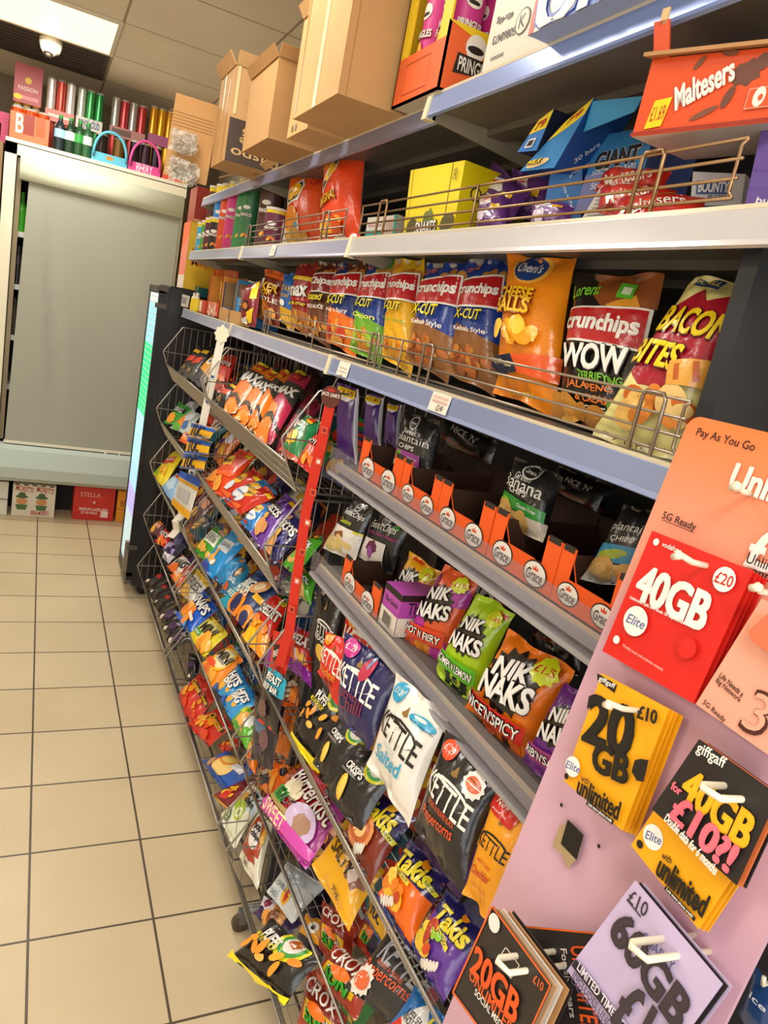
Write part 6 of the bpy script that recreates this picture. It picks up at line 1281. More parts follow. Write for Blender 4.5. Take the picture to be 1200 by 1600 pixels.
# ================================================================== STACKING TUBES (top row, far)
def tube(u, vt, x, col, label, z0=Z1, vb=None, r=.035, accent='f0ece4', txt='PRINGLES', foot=None):
    P = px(u, vt, X=x); y = float(P[1]); zt = float(P[2]); zb = z0 if vb is None else float(px(u, vb, X=x)[2])
    t = empty('crisp_tube', (x, y, zb), label, 'crisp tube', 'stacking crisp tubes on the top row'); t['_o'] = [x, y, zb]
    h = zt - zb
    mb = MB(); prof = [(0, r, 'can:c9c4b8'), (.003, r, 'can:c9c4b8'), (.004, r * .98, 'plastic:' + col), (h * (.86 if h > .12 else .78), r * .98, 'plastic:' + col), (h - .008, r * .98, 'plastic:e8cc14')]
    mb.lathe((x, y, zb), (0, 0, 1), prof, 'plastic:' + col, 20)
    def cyl(a, b, lift): # a: 0..1 around the front, b: 0..1 up
        th = (a - .5) * 1.9 + .85
        return np.stack([x - (r * .98 + .0006 + lift) * np.cos(th), y - (r * .98 + .0006 + lift) * np.sin(th), zb + b * h], 1)
    pr = [('e', .5, .60, .22, .10 * 1, accent), ('t', txt, .5, .50, .66, .16, accent, 0, '8a1a14', 0, .03), ('f', .5, .22, .3, .08, 5, ['e8b040', foot or 'e06a2a'], .08, 3)]
    decal(mb, pr, cyl, r * 1.9, h / (r * 1.9), 'ink', .0004, .0002, .12)
    mb.build('tube_body', t)
    mb = MB(); mb.lathe((x, y, zt - .008), (0, 0, 1), [(0, r * 1.03), (.008, r * 1.03), (.0085, r * .9)], 'plastic:dcd8cc', 20); mb.build('lid', t)
for a in [
 (325, 300, .69, '2a9ad8', 'sky blue crisp tube standing on shorter ones, furthest away', Z1 + .125),
 (341, 293, .69, '5a2430', 'brown and orange crisp tube standing on the shorter ones', Z1 + .125),
 (314, 352, .66, '2a8ad0', 'short blue crisp tube at the far end of the top row'),
 (322, 350, .66, '3aa0d8', 'short light blue crisp tube, second from the far end'),
 (329, 347, .655, '4a9a3a', 'short green crisp tube on the top row'),
 (335, 343, .655, '5a1c34', 'short maroon crisp tube on the top row'),
 (343, 342, .65, '2a1c1c', 'short dark brown crisp tube on the top row'),
 (353, 291, .66, '2a8ad8', 'tall blue crisp tube on the top row'),
 (363, 290, .66, 'e0501c', 'tall orange red crisp tube on the top row'),
 (374, 287, .66, 'd83a8a', 'tall pink crisp tube on the top row'),
 (390, 283, .665, '2f8a4a', 'tall green crisp tube on the top row'),
 (381, 288, .72, '8a3a7a', 'tall mauve crisp tube standing behind the pink one'),
 (399, 280, .67, '3a7a4a', 'tall dark green crisp tube beside the brown ones'),
 (410, 272, .70, '5a3428', 'tall brown crisp tube, further of the two large ones'),
 (432, 268, .69, '54302a', 'tall brown crisp tube, larger and nearer of the two')]:
    tube(a[0], a[1], a[2], a[3], a[4], a[5] if len(a) > 5 else Z1, r=.036 if 'brown crisp tube,' not in a[4] else .042)
tube(435, 327, .645, '6a2440', 'short maroon tub with yellow top in front of the large brown tube', r=.036, txt='dots')
# ================================================================== BOXES
def qbox(quad, spec, depth, col, prims, label, name='snack_box', cat='box', group=None, side=None, kind='card', tilt=0, org=None, sideprints=None, thin=None):
    q = np.asarray(quad, float).reshape(4, 2)
    if org: q = q / org[2] + np.array(org[:2])
    x, z, pitch, yaw = spec; n = facing(pitch, yaw)
    c = q.mean(0); P = px(c[0], c[1], X=x) if z is None else np.array([x, 0, z])
    TL, TR, BR, BL = [onplane(a, b, P, n) for a, b in q]
    mb = MB(); d = -n * depth
    F = [BL, BR, TR, TL]; Bk = [p + d for p in F]
    mb.add(F + Bk, [(0, 1, 2, 3)], kind + ':' + col)
    mb.add(F + Bk, [(7, 6, 5, 4), (0, 4, 5, 1), (1, 5, 6, 2), (2, 6, 7, 3), (3, 7, 4, 0)], kind + ':' + (side or col))
    w = np.linalg.norm(BR - BL)
    def fn(a, b, lift):
        a = a[:, None]; b = b[:, None]; bot = BL + (BR - BL) * a; tp = TL + (TR - TL) * a
        return bot + (tp - bot) * b + n * lift
    decal(mb, prims, fn, w, np.linalg.norm(TL - BL) / w, 'ink', .0005, .0002, .4, True, False)
    if sideprints:
        flat_print(mb, BR, d, TR - BR, sideprints, 'ink', L=1)
    o = mb.build(name); return tag(o, label, cat, group)
def wbox(name, a, b, col, label, cat='box', faces=(), kind='card', group=None, flaps=None):
    """world box; faces: list of ('x' or 'y' or 'z-', prims)"""
    t = None
    mb = MB(); x0, y0, z0 = a; x1, y1, z1 = b
    mb.box(a, b, kind + ':' + col)
    for f, pr in faces:
        if f == 'x': flat_print(mb, (x0, y1, z0), (0, y0 - y1, 0), (0, 0, z1 - z0), pr, 'ink')
        if f == 'y': flat_print(mb, (x0, y0, z0), (x1 - x0, 0, 0), (0, 0, z1 - z0), pr, 'ink')
        if f == 'z': flat_print(mb, (x0, y1, z0), (x1 - x0, 0, 0), (0, y0 - y1, 0), pr, 'ink')
    o = mb.build(name); return tag(o, label, cat, group)
TAN = 'c99d66'
def zat(u, v, x): return float(px(u, v, X=x)[2])
def carton(x0, y0, x1, y1, z0, z1, label, prints=(), open_=True, flapl=.10, col=TAN, tape=True):
    """corrugated carton with walls, flaps and tape"""
    t = empty('cardboard_box', ((x0 + x1) / 2, (y0 + y1) / 2, z0), label, 'cardboard box', 'cardboard boxes on the top shelf'); t['_o'] = list(t.location)
    mb = MB(); k = 'board:' + col; w = .005
    mb.box((x0, y0, z0), (x1, y1, z0 + w), k)
    mb.box((x0, y0, z0 + w), (x0 + w, y1, z1), k); mb.box((x1 - w, y0, z0 + w), (x1, y1, z1), k)
    mb.box((x0 + w, y0, z0 + w), (x1 - w, y0 + w, z1), k); mb.box((x0 + w, y1 - w, z0 + w), (x1 - w, y1, z1), k)
    if not open_: mb.box((x0, y0, z1 - w), (x1, y1, z1), k)
    for f, pr in prints:
        if f == 'x': flat_print(mb, (x0, y1, z0), (0, y0 - y1, 0), (0, 0, z1 - z0), pr, 'ink')
        if f == 'y': flat_print(mb, (x0, y0, z0), (x1 - x0, 0, 0), (0, 0, z1 - z0), pr, 'ink')
    mb.build('carton_body', t)
    if open_:
        for (P, U, V) in (((x0, y1, z1), (0, y0 - y1, 0), (-.55, 0, .83)), ((x0, y0, z1), (x1 - x0, 0, 0), (0, -.35, .93)), ((x1, y0, z1), (0, y1 - y0, 0), (.4, 0, .9))):
            f = MB(); V = unit(V) * flapl; f.slab(P, U, V, unit(np.cross(U, V)) * .004, k); f.build('flap', t)
    return t
# big closed carton
zb = ZT + .003
zt = 2.56
carton(.483, 1.475, .80, 1.765, zb, zt, 'largest plain cardboard box overhanging the top shelf edge',
       [('x', [('r', .46, 0, .54, 1, 'd9c49a'), ('r', .02, .02, .06, .98, 'b88a55')]), ('y', [('r', .05, .0, .055, 1, 'a87f4c')])], open_=False)
z6 = zat(440, 56, .52); z5 = zat(405, 118, .50)
carton(.53, 1.80, .84, 1.965, zb, z6, 'open cardboard box with a small hand symbol behind the largest box',
       [('x', [('t', 'handle', .5, .58, .3, .03, '6a4a2a'), ('e', .35, .50, .06, .03, '7a5a34', 40), ('e', .6, .50, .06, .03, '7a5a34', -40), ('e', .25, .06, .05, .05, '7a6a50'), ('e', .42, .06, .05, .05, '7a6a50')])], flapl=.03)
carton(.495, 2.02, .83, 2.30, zb, z5, 'open cardboard box with a dark inside, between two other boxes', flapl=.03, col='b98c56')
zd = zat(345, 128, .49)
tdark = carton(.487, 2.50, .80, 2.72, zb, zd, 'cardboard box with a dark printed panel lying upside down',
       [('y', [('r', .0, .0, .95, .46, '4a3c34'), ('t', 'Dispo', .30, .12, .5, .12, 'c9a56c', 180), ('t', 'able', .30, .24, .36, .08, 'c9a56c', 180), ('t', 'ers', .24, .34, .2, .07, 'c9a56c', 180), ('r', .02, .5, .05, 1, 'e0c896')]), ('x', [('r', .35, .5, .42, 1, 'dcc08c'), ('r', .7, 0, .74, .9, 'b88a55')])], flapl=.04)
mb = MB(); A = px(255, 272, Y=2.728); B = px(322, 290, Y=2.728); zt_ = float(px(268, 142, Y=2.728)[2])
mb.slab(A, B - A, (.012, .0, zt_ - A[2]), (0, .005, 0), 'board:c2935a')
for k in range(5): mb.slab(A + np.array([.0, -.0008, .16 + .01 * k]), B - A, (0, 0, .002), (0, -.0006, 0), 'board:a87c48')
mb.build('long_flap', tdark)
for (u, v, s, lb) in ((288, 222, .040, 'crumpled clear plastic film beside the long upright cardboard flap'), (285, 268, .045, 'crumpled clear plastic film spilling onto the shelf end')):
    P = px(u, v, Y=2.69); R = random.Random(u); mb = MB()
    for q in range(3):
        V = []; n1, n2 = 9, 9
        for i in range(n1):
            for j in range(n2):
                V.append(P + np.array([(i / 8 - .5) * 2.0 * s, R.uniform(-.5, .5) * s, (j / 8 - .5) * 1.5 * s]) + np.array([R.uniform(-1, 1), R.uniform(-1, 1), R.uniform(-1, 1)]) * s * .22)
        mb.add(V, [(i * n2 + j, (i + 1) * n2 + j, (i + 1) * n2 + j + 1, i * n2 + j + 1) for i in range(n1 - 1) for j in range(n2 - 1)], 'wrap:e8e4da', False)
    tag(mb.build('plastic_film'), lb, 'plastic film')
# torn cardboard strip over the tubes
mb = MB(); A = px(342, 278, X=.60); B = px(395, 265, X=.60); C = px(428, 243, X=.60)
mb.slab(A, B - A, (.03, 0, .012), (0, 0, .003), 'board:b98a50'); mb.slab(B, C - B, (.02, 0, -.012), (0, 0, .003), 'board:c99d66'); mb.slab(B - (0, .01, .03), (0, .03, 0), (0, -.004, .05), (.004, 0, 0), 'board:b07e44')
tag(mb.build('torn_cardboard'), 'torn cardboard strip sticking out over the crisp tubes', 'torn cardboard')

# tray of tall pink tubes with the £2.99 header
x0, x1, y0, y1 = .590, .80, 1.262, 1.455; z0 = ZT + .003
t = empty('display_tray', ((x0 + x1) / 2, (y0 + y1) / 2, z0), 'orange and yellow £2.99 display tray of pink crisp tubes', 'display tray'); t['_o'] = list(t.location)
mb = MB(); o_ = 'card:e8622c'; ye = 'card:ecc81a'
mb.box((x0, y0, z0), (x1, y1, z0 + .004), 'card:c9b9a0'); mb.box((x0, y0, z0), (x0 + .004, y1, z0 + .085), o_); mb.box((x0, y0, z0), (x1, y0 + .004, z0 + .11), o_)
mb.box((x1 - .004, y0, z0), (x1, y1, z0 + .34), ye); mb.box((x0, y1 - .004, z0), (x1, y1, z0 + .34), ye)
for yy in (y0, y1 - .035): mb.box((x0, yy, z0 + .085), (x0 + .004, yy + .035, z0 + .34), ye)
mb.box((x0, y0, z0 + .245), (x0 + .004, y1, z0 + .34), ye); mb.box((x0, y0, z0 + .235), (x0 + .006, y1, z0 + .245), 'board:b08a50')
flat_print(mb, (x0, y1, z0), (0, y0 - y1, 0), (0, 0, .34), [('t', '£2.99', .34, .79, .42, .15, '1f1c10', 0, None, .1, .02), ('t', 'PRICE MARKED', .76, .83, .36, .05, '1f1c10')] + [('r', .2, .045, .72, .05, 'b8502a'), ('r', .2, .20, .72, .205, 'b8502a'), ('r', .2, .045, .205, .205, 'b8502a'), ('r', .715, .045, .72, .205, 'b8502a')], 'ink')
flat_print(mb, (x0, y0, z0), (x1 - x0, 0, 0), (0, 0, .11), [('p', [(0, .98), (1, .55), (1, 1), (0, 1)], 'ecc81a'), ('e', .28, .74, .10, .10, 'ece6da'), ('e', .28, .71, .08, .03, '1c1612'), ('p', [(.12, .60), (.46, .60), (.50, .28), (.30, .35), (.10, .30)], '1c1612'), ('t', 'PRINGLES', .30, .46, .32, .11, 'ece6da', 0, None, 0, .02), ('e', .78, .66, .10, .10, '8a3050')], 'ink')
mb.build('tray_card', t)
for i in range(2):
    for j in range(2):
        cx, cy = x0 + .045 + i * .075, y0 + .048 + j * .078
        tt = empty('crisp_tube', (cx, cy, z0 + .005), 'pink crisp tube in the £2.99 tray, %s row, %s side' % (['front', 'back'][i], ['near', 'far'][j]), 'crisp tube', 'pink crisp tubes in the £2.99 tray'); tt['_o'] = list(tt.location)
        mb = MB(); mb.lathe((cx, cy, z0 + .005), (0, 0, 1), [(0, .036), (.245, .036)], 'plastic:d0388c', 22)
        for th0 in (0, 1.57):
            def cyl(a, b, lift, th0=th0):
                th = (a - .5) * 1.9 + th0
                return np.stack([cx - (.0366 + lift) * np.cos(th), cy - (.0366 + lift) * np.sin(th), z0 + .005 + b * .245], 1)
            decal(mb, [('e', .5, .62, .24, .20, 'ece6da'), ('e', .5, .60, .17, .05, '1c1612'), ('t', 'PRINGLES', .5, .46, .7, .18, 'ece6da', 0, 'b01c28', 0, .03), ('p', [(.5, .42), (.62, .36), (.5, .28), (.38, .35)], 'f0a82c')], cyl, .069, .245 / .069, 'ink', .0004, .0002, .12)
        mb.build('tube_body', tt)
        mb = MB(); mb.lathe((cx, cy, z0 + .25), (0, 0, 1), [(0, .037), (.008, .037)], 'plastic:dcd8cc', 20); mb.build('lid', tt)
txtr = [('r', .12, .30 + .03 * k, .12 + .72 * RF.uniform(.8, 1), .315 + .03 * k, 'b9b3a6') for k in range(18)]
wbox('stock_box', (.612, .968, z0), (.84, 1.155, 2.40), 'dcd4c2', 'white stock box with upside down numbers and recycling marks', faces=[('x', [('t', '48x48g', .22, .20, .26, .07, '2a2622', 180), ('t', '50868473', .26, .13, .34, .07, '2a2622', 180), ('t', 'ooooo', .22, .06, .2, .03, '2a2622'), ('e', .52, .15, .10, .10, '2a2622'), ('e', .52, .15, .088, .088, 'dcd4c2'), ('t', 'K', .52, .15, .09, .1, '2a2622'), ('r', .66, .08, .98, .085, '2a2622'), ('r', .66, .25, .98, .255, '2a2622'), ('r', .66, .08, .665, .25, '2a2622'), ('e', .74, .17, .03, .06, '2a2622'), ('e', .88, .17, .07, .05, '6a4a3a')] + txtr)])
wbox('stock_box', (.565, .60, z0), (.84, .955, 2.17), 'e4e0dc', 'blue and white stock box with large blue lettering on the top shelf', faces=[('x', [('r', 0, 0, .03, 1, 'd8502a'), ('p', [(.22, 0), (1, 0), (1, 1), (.55, 1)], '2f5cb8'), ('t', 'OREO', .47, .22, .86, .28, 'f0ece4', 0, '5a6ac0', .1, .03)]), ('z', [('r', 0, 0, 1, 1, '9aa6c8'), ('t', '16 x (154 g)', .35, .6, .3, .06, '2a2c48', 90), ('t', 'OREO CROWN', .5, .6, .36, .06, '2a2c48', 90)])])

# chocolate boxes on the top row
qbox((642, 266, 727, 250, 707, 364, 630, 366), (.64, None, 0, 6), .16, 'f0d800', [('r', .06, 0, .07, 1, 'a89400'), ('r', .80, 0, .81, 1, '6a5c00'), ('e', .18, .07, .12, .12, '5a5020'), ('e', .88, .10, .14, .14, '5a5020'), ('b', .50, .22, .10, .10, '6a7a2a', 3), ('t', 'SNAKES', .48, .09, .40, .13, 'f0ece4', 2, '3a3410', 0, .03), ('t', 'JOKES', .9, .82, .12, .08, '5a5020', 90)],
     'bright yellow sweet box behind the bronze wire guard', side='dcc200', sideprints=[('t', 'VEGG', .5, .62, .3, .1, '2a2410', 0, None, 0, .02), ('t', 'BEST', .5, .52, .3, .1, '2a2410', 0, None, 0, .02), ('e', .22, .6, .08, .08, '2a2410'), ('e', .22, .6, .06, .06, 'dcc200')])
qbox((575, 340, 600, 338, 596, 368, 570, 370), (.66, None, 0, 10), .05, 'e0ddd2', [('r', 0, .0, 1, .3, '2a9a9c'), ('r', .1, .5, .9, .6, 'c89090')], 'small white and turquoise box left of the yellow sweet box')
qbox((600, 338, 622, 335, 618, 366, 597, 368), (.67, None, 0, 10), .05, 'e6dcd2', [('r', .1 + .16 * k, 0, .18 + .16 * k, .8, 'c8a090') for k in range(5)] + [('r', .8, 0, 1, 1, '2a9a8c')], 'small striped box with turquoise edge left of the yellow sweet box')
qbox((842, 188, 866, 170, 838, 235, 808, 238), (.645, None, -4, 10), .07, '2a78c8', [('r', 0, .55, 1, 1, 'e8cc14'), ('t', '79', .5, .74, .6, .3, 'b83a1c', 0, None, 0, .03), ('r', .3, .1, .7, .35, 'efe9e2'), ('r', .36, .14, .64, .31, '1c1a18')], 'narrow blue box upright with yellow 79 label', side='1c2434')
qbox((884, 190, 928, 153, 866, 262, 812, 268), (.66, None, -4, 12), .09, '2f86cc', [('p', [(0, .62), (1, .78), (1, 1), (0, 1)], 'e8cc14'), ('t', '79', .55, .88, .5, .16, 'b83a1c', 0, None, 0, .03), ('e', .40, .12, .30, .10, 'e8c890', 10), ('t', 'MILK', .30, .16, .4, .12, 'f0d21c', 0, '2a3a6a', 0, .03)],
     'large blue chocolate bar box tipped back, with yellow 79 label', side='1a4f98', sideprints=[('t', '30 bars', .5, .34, .5, .09, 'e0e6ee', 50), ('t', '79p each', .6, .14, .5, .07, 'e0e6ee', 50)])
qbox((868, 235, 912, 190, 908, 345, 845, 345), (.70, None, 0, 50), .08, '2470b4', [('t', '30 bars', .55, .62, .5, .10, 'dfe6ee', -55), ('t', '79p each', .6, .3, .5, .08, 'dfe6ee', -55)], 'blue box lower part standing behind the purple chocolate packs', side='1c5490')
qbox((926, 158, 1005, 150, 990, 175, 912, 206), (.68, None, -20, 10), .004, '3a9ad4', [], 'light blue lid flap of the giant bar box')
qbox((935, 212, 1025, 196, 990, 325, 898, 330), (.735, None, 4, 14), .12, '3a8ccc', [('r', 0, 0, 1, .48, '8a90c4'), ('t', 'GIANT', .50, .66, .74, .24, '22201f', 4, 'e8e6e4', .1, .04), ('t', 'SNACK LOVE BARS', .50, .50, .74, .06, 'e0e4ee', 4), ('t', 'Standard Bars', .48, .34, .6, .10, 'efeff4', 6, None, .1, .02)], 'blue and lilac box with black giant lettering', side='5a6aa8')
qbox((940, 290, 985, 285, 975, 345, 905, 348), (.70, None, 10, 10), .02, 'c4c0b4', [('r', .1, .08 + .1 * k, .9, .11 + .1 * k, '8a8478') for k in range(8)], 'flattened white ingredient packet in front of the giant bar box')
qbox((1083, 268, 1165, 272, 1158, 320, 1078, 322), (.72, None, 4, 16), .08, 'd9d8dc', [('r', .10, .34, .78, .74, '3a5a94'), ('t', 'BOUNTY', .44, .56, .6, .22, 'efeff0', 0, None, .1, .03), ('t', 'PROTEIN', .55, .22, .4, .12, '3a3a44')], 'white coconut bar box with a blue plate under the orange box')
qbox((1190, 200, 1250, 195, 1240, 330, 1162, 328), (.655, None, 4, 10), .10, '6a509c', [('t', 'button', .62, .12, .8, .12, 'efe9f2', 0, None, .1, .02)], 'purple box cut by the right edge of the picture')
n_ = 0
t = empty('chocolate_box', px(1090, 205, X=.62), 'orange chocolate ball box with torn cardboard lid and yellow price tag', 'box'); t['_o'] = [float(a) for a in t.location]
nrm = facing(-6, 18); P = px(1100, 150, X=.605)
TL, TR, BR, BL = [onplane(a, b, P, nrm) for a, b in ((1020, 92), (1222, 72), (1204, 191), (987, 214))]
mb = MB(); d = -nrm * .13; Fv = [BL, BR, TR, TL]; Bk = [p + d for p in Fv]
mb.add(Fv + Bk, [(0, 1, 2, 3), (7, 6, 5, 4), (1, 5, 6, 2), (2, 6, 7, 3), (3, 7, 4, 0)], 'card:e2501e'); mb.add(Fv + Bk, [(0, 4, 5, 1)], 'card:d8cfc4')
flat_print(mb, BL, BR - BL, TL - BL, [('b', .74, .62, .09, .08, '6a4034', 3), ('b', .82, .72, .05, .05, '6a4034', 6), ('e', .38, .84, .02, .05, '7a4a34', -40), ('e', .58, .90, .06, .02, '7a4a34', -10), ('e', .66, .36, .03, .07, '6a4034', -20), ('e', .52, .20, .10, .02, '7a4a34', 20), ('p', [(.09, .08), (.22, .10), (.25, .46), (.12, .44)], 'f0cf14'), ('t', '£1.69', .17, .27, .11, .10, 'b8401c', 4, None, .1, .02),
    ('t', 'Maltesers', .46, .56, .40, .16, 'efe8e2', 22, None, .1, .03), ('r', .80, .18, .97, .42, 'f0b8a4'), ('r', .805, .19, .965, .41, 'e2501e'), ('e', .88, .31, .04, .06, 'efe0d8'), ('e', .89, .30, .015, .02, 'e2501e'), ('r', 0, .0, 1, .05, '9a2a14')], 'ink')
mb.build('box_card', t)
mb = MB(); mb.slab(onplane(1005, 88, P + nrm * .012, nrm), onplane(1215, 66, P + nrm * .012, nrm) - onplane(1005, 88, P + nrm * .012, nrm), -nrm * .10 + np.array([0, 0, .012]), (0, 0, .004), 'board:b98a5a'); mb.build('torn_lid', t)
mb = MB(); a = onplane(1021, 95, P, nrm); mb.slab(a, onplane(1045, 90, P, nrm) - a, onplane(1022, 35, P, nrm) - a, -nrm * .003, 'card:d8502a'); a = onplane(1030, 40, P, nrm); mb.slab(a, onplane(1041, 36, P, nrm) - a, onplane(1036, 14, P, nrm) - a, -nrm * .003, 'board:e0c088'); mb.build('torn_tab', t)

# small boxes at the far end of the second shelf
def dbox(u0, u1, vt, vb, x, dep, col, prims, label, side=None, open_=None, name='snack_box', cat='box'):
    A = px(u0, vb, X=x); B = px(u1, vb, X=x); um = (u0 + u1) / 2
    zt_ = zat(um, vt, x); z0_ = Z2 + .002
    y1_, y0_ = float(A[1]), float(B[1])
    mb = MB()
    if open_:
        mb.box((x, y0_, z0_), (x + .002, y1_, z0_ + (zt_ - z0_) * open_), 'card:' + col)
        for y_ in (y0_, y1_ - .002): mb.box((x, y_, z0_), (x + dep, y_ + .002, zt_), 'card:' + (side or col))
        mb.box((x + dep - .002, y0_, z0_), (x + dep, y1_, zt_ + .01), 'board:8a6238'); mb.box((x, y0_, z0_), (x + dep, y1_, z0_ + .002), 'board:8a6238')
        for y_ in (y0_, y1_ - .008): mb.box((x, y_, z0_), (x + .002, y_ + .008, zt_), 'card:' + col)
        hh = (zt_ - z0_) * open_
    else:
        mb.box((x, y0_, z0_), (x + dep, y1_, zt_), 'card:' + col); hh = zt_ - z0_
    flat_print(mb, (x, y1_, z0_), (0, y0_ - y1_, 0), (0, 0, hh), prims, 'ink')
    if not open_: flat_print(mb, (x, y0_, z0_), (dep, 0, 0), (0, 0, hh), prims[:1], 'ink')
    tag(mb.build(name), label, cat, 'small boxes on the far second shelf'); return y0_, y1_, z0_, zt_
dbox(321, 341, 430, 492, .63, .10, 'd8421c', [('t', 'BAR', .5, .6, .6, .3, 'f0dcc8'), ('r', .1, .2, .9, .3, 'e8b89a')], 'open red orange counter box at the far end of the second shelf', side='e0902c', open_=.35)
dbox(343, 360, 440, 500, .63, .10, '3a4a72', [('r', .6, 0, 1, .5, 'e0c01c'), ('r', .1, .6, .5, .9, 'd8dce0')], 'open navy counter box with a yellow bag inside', side='8a6a44', open_=.35)
dbox(363, 391, 437, 506, .64, .10, '2f86c8', [('r', 0, .0, 1, .25, 'c89a5a'), ('r', .3, .35, .8, .8, '1c2c4a'), ('t', 'CHOC', .5, .85, .5, .1, 'e8c83a')], 'open blue counter box with yellow corner on the second shelf', side='3a8ac8', open_=.6)
dbox(341, 374, 484, 502, .615, .03, 'c29258', [('r', .48, 0, .52, 1, '6a4a24')], 'low tan cardboard tray in front of the counter boxes')
dbox(308, 320, 468, 489, .63, .05, 'c83a2a', [('r', .1, .1, .5, .9, 'e8ddd0')], 'small red and white packet box beside the yellow bottles')
bag('f_wotsits', (346, 440, 362, 442, 357, 470, 342, 468), (.67, None, 10, 10), 'small yellow popcorn bag standing in the navy counter box', T=.02, name='snack_packet', cat='snack packet')
DESIGNS['maroonflat'] = ('7a1c2c', [('e', .45, .45, .22, .16, '2a1418'), ('e', .45, .45, .15, .09, 'c87a3a'), ('r', .70, .6, .95, .98, 'ecd41c'), ('p', [(0, .1), (.5, .2), (.4, .0), (0, 0)], 'd8d4d0'), ('p', [(.5, .3), (.9, .4), (.8, .1), (.5, .05)], 'e8c21c')], '7a1c2c')
bag('maroonflat', (376, 452, 409, 438, 400, 513, 378, 504), (.625, None, 8, 10), 'maroon chocolate pouch between the blue box and the red cracker bag', T=.03, name='chocolate_pouch', cat='bag of chocolates')
qbox((334, 418, 372, 424, 372, 436, 333, 432), (.74, None, 0, 0), .004, 'c8401c', [('t', 'SWEETS', .5, .5, .8, .4, 'e8841c', 0, None, 0, .02)], 'red header card lettered in orange behind the counter boxes')
for u, lb in ((301, 'small yellow bottle at the far shelf end, left one'), (306, 'small yellow bottle at the far shelf end, right one')):
    P = px(u, 486, X=.62); mb = MB(); zt_ = zat(u + 2, 458, .62)
    mb.lathe((.62, float(P[1]), Z2 + .002), (0, 0, 1), [(0, .013), (.7 * (zt_ - Z2), .013), (.8 * (zt_ - Z2), .007, 'plastic:e0d8c8'), (zt_ - Z2, .007, 'plastic:e0d8c8')], 'plastic:e8cc1c', 14); tag(mb.build('small_bottle'), lb, 'bottle')
P = px(306, 452, X=.66); mb = MB()
mb.add([P + (0, .09, .02), P + (0, -.07, .012), P + (0, -.055, -.03), P + (0, .06, -.03), P + (.09, .09, .02), P + (.09, -.07, .012), P + (.09, -.055, -.03), P + (.09, .06, -.03)], [(0, 3, 2, 1), (4, 5, 6, 7), (0, 4, 7, 3), (1, 2, 6, 5), (3, 7, 6, 2)], 'plastic:1c5a58')
mb.tube([P + (0, .09, .02), P + (-.01, .12, .065)], .004, 'plastic:1c4a4a', 6); tag(mb.build('plastic_scoop'), 'dark teal plastic tub at the far end of the second shelf', 'tub')
mb = MB(); mb.box((.64, float(P[1]) - .07, Z2 + .002), (.73, float(P[1]) + .08, Z2 + .032), 'card:a87a4a'); tag(mb.build('sweet_tray'), 'low brown card tray under the teal tub', 'tray')

# tall boxes on the cooler
yb = 3.69; xA = float(px(292, 400, Y=yb)[0]); zB = 1.597
zt1 = float(px(297, 345, Y=yb)[2]); zt2 = float(px(300, 288, Y=yb)[2])
wbox('display_carton', (xA, yb, zB), (xA + .30, yb + .18, zt1), 'e2b414', 'tall yellow carton with orange price lettering on the black cooler', faces=[('y', [('t', '£1', .26, .74, .26, .16, 'c8641c', 0, None, 0, .03), ('t', 'PR', .20, .56, .26, .12, 'c8641c', 0, None, 0, .02), ('t', 'MA', .20, .42, .26, .12, 'c8641c', 0, None, 0, .02)]), ('x', [('r', 0, .2, 1, 1, 'e8826a'), ('p', [(0, .6), (1, .8), (1, 1), (0, 1)], 'ec6a3a'), ('r', 0, 0, 1, .2, 'e6d6c4')])])
wbox('display_carton', (xA + .01, yb, zt1 + .002), (xA + .30, yb + .18, zt2), '9a2a14', 'dark red carton on top of the yellow one', faces=[('y', [('r', 0, 0, 1, .08, 'c89a64')])])

# orange trays on the third shelf
def tray(u0, u1, zz, x, label, ovals=2, h=.078, dep=.20, sidecol='5a3a24', vref=790):
    y1_ = float(px(u0, vref, X=x)[1]); y0_ = float(px(u1, vref + (u1 - u0) * .62, X=x)[1]); z0_ = zz + .002
    og = 'card:ea5a1a'; w = y1_ - y0_
    t = MB(); p = .2
    for (a, b, hh) in ((0, .20, h), (.80, 1.0, h), (.20, .80, h * .50)):
        t.box((x, y1_ - w * b, z0_), (x + .002, y1_ - w * a, z0_ + hh), og)
    for a in (.20, .80):   # sloping shoulders
        s = 1 if a == .2 else -1
        V = [(x, y1_ - w * a, z0_ + h * .5), (x, y1_ - w * (a + s * .10), z0_ + h * .5), (x, y1_ - w * a, z0_ + h * .78)]
        t.add(V + [(q[0] + .002, q[1], q[2]) for q in V], [(0, 1, 2), (5, 4, 3), (2, 1, 0), (0, 2, 5, 3), (1, 4, 5, 2)], og)
    for y_, c in ((y0_, sidecol), (y1_ - .002, '4a2c1c')): t.box((x + .002, y_, z0_), (x + dep, y_ + .002, z0_ + h * .8), 'board:' + c)
    t.box((x + dep, y0_, z0_), (x + dep + .002, y1_, z0_ + h + .004), 'board:3a2418'); t.box((x, y0_, z0_), (x + dep, y1_, z0_ + .002), 'board:3a2418')
    for a, b in ((.02, .18), (.82, .98)): t.box((x - .0005, y1_ - w * b, z0_ + h - .006), (x + .003, y1_ - w * a, z0_ + h + .002), 'card:2a2422')
    pr = []
    for k in range(ovals):
        u = .24 + .52 * k
        pr += [('e', u, .27, .165, .12, '1c1816'), ('e', u, .27, .15, .105, 'e6e0d6'), ('t', 'Grace', u, .24, .23, .10, '2a2422', 0, None, .1, .02), ('p', [(u - .035, .33), (u - .04, .40), (u - .015, .36), (u, .43), (u + .015, .36), (u + .04, .40), (u + .035, .33)], 'd8481c')]
    flat_print(t, (x, y1_, z0_), (0, -w, 0), (0, 0, h), pr, 'ink')
    tag(t.build('snack_tray'), label, 'snack tray', 'orange snack trays'); return y0_, y1_
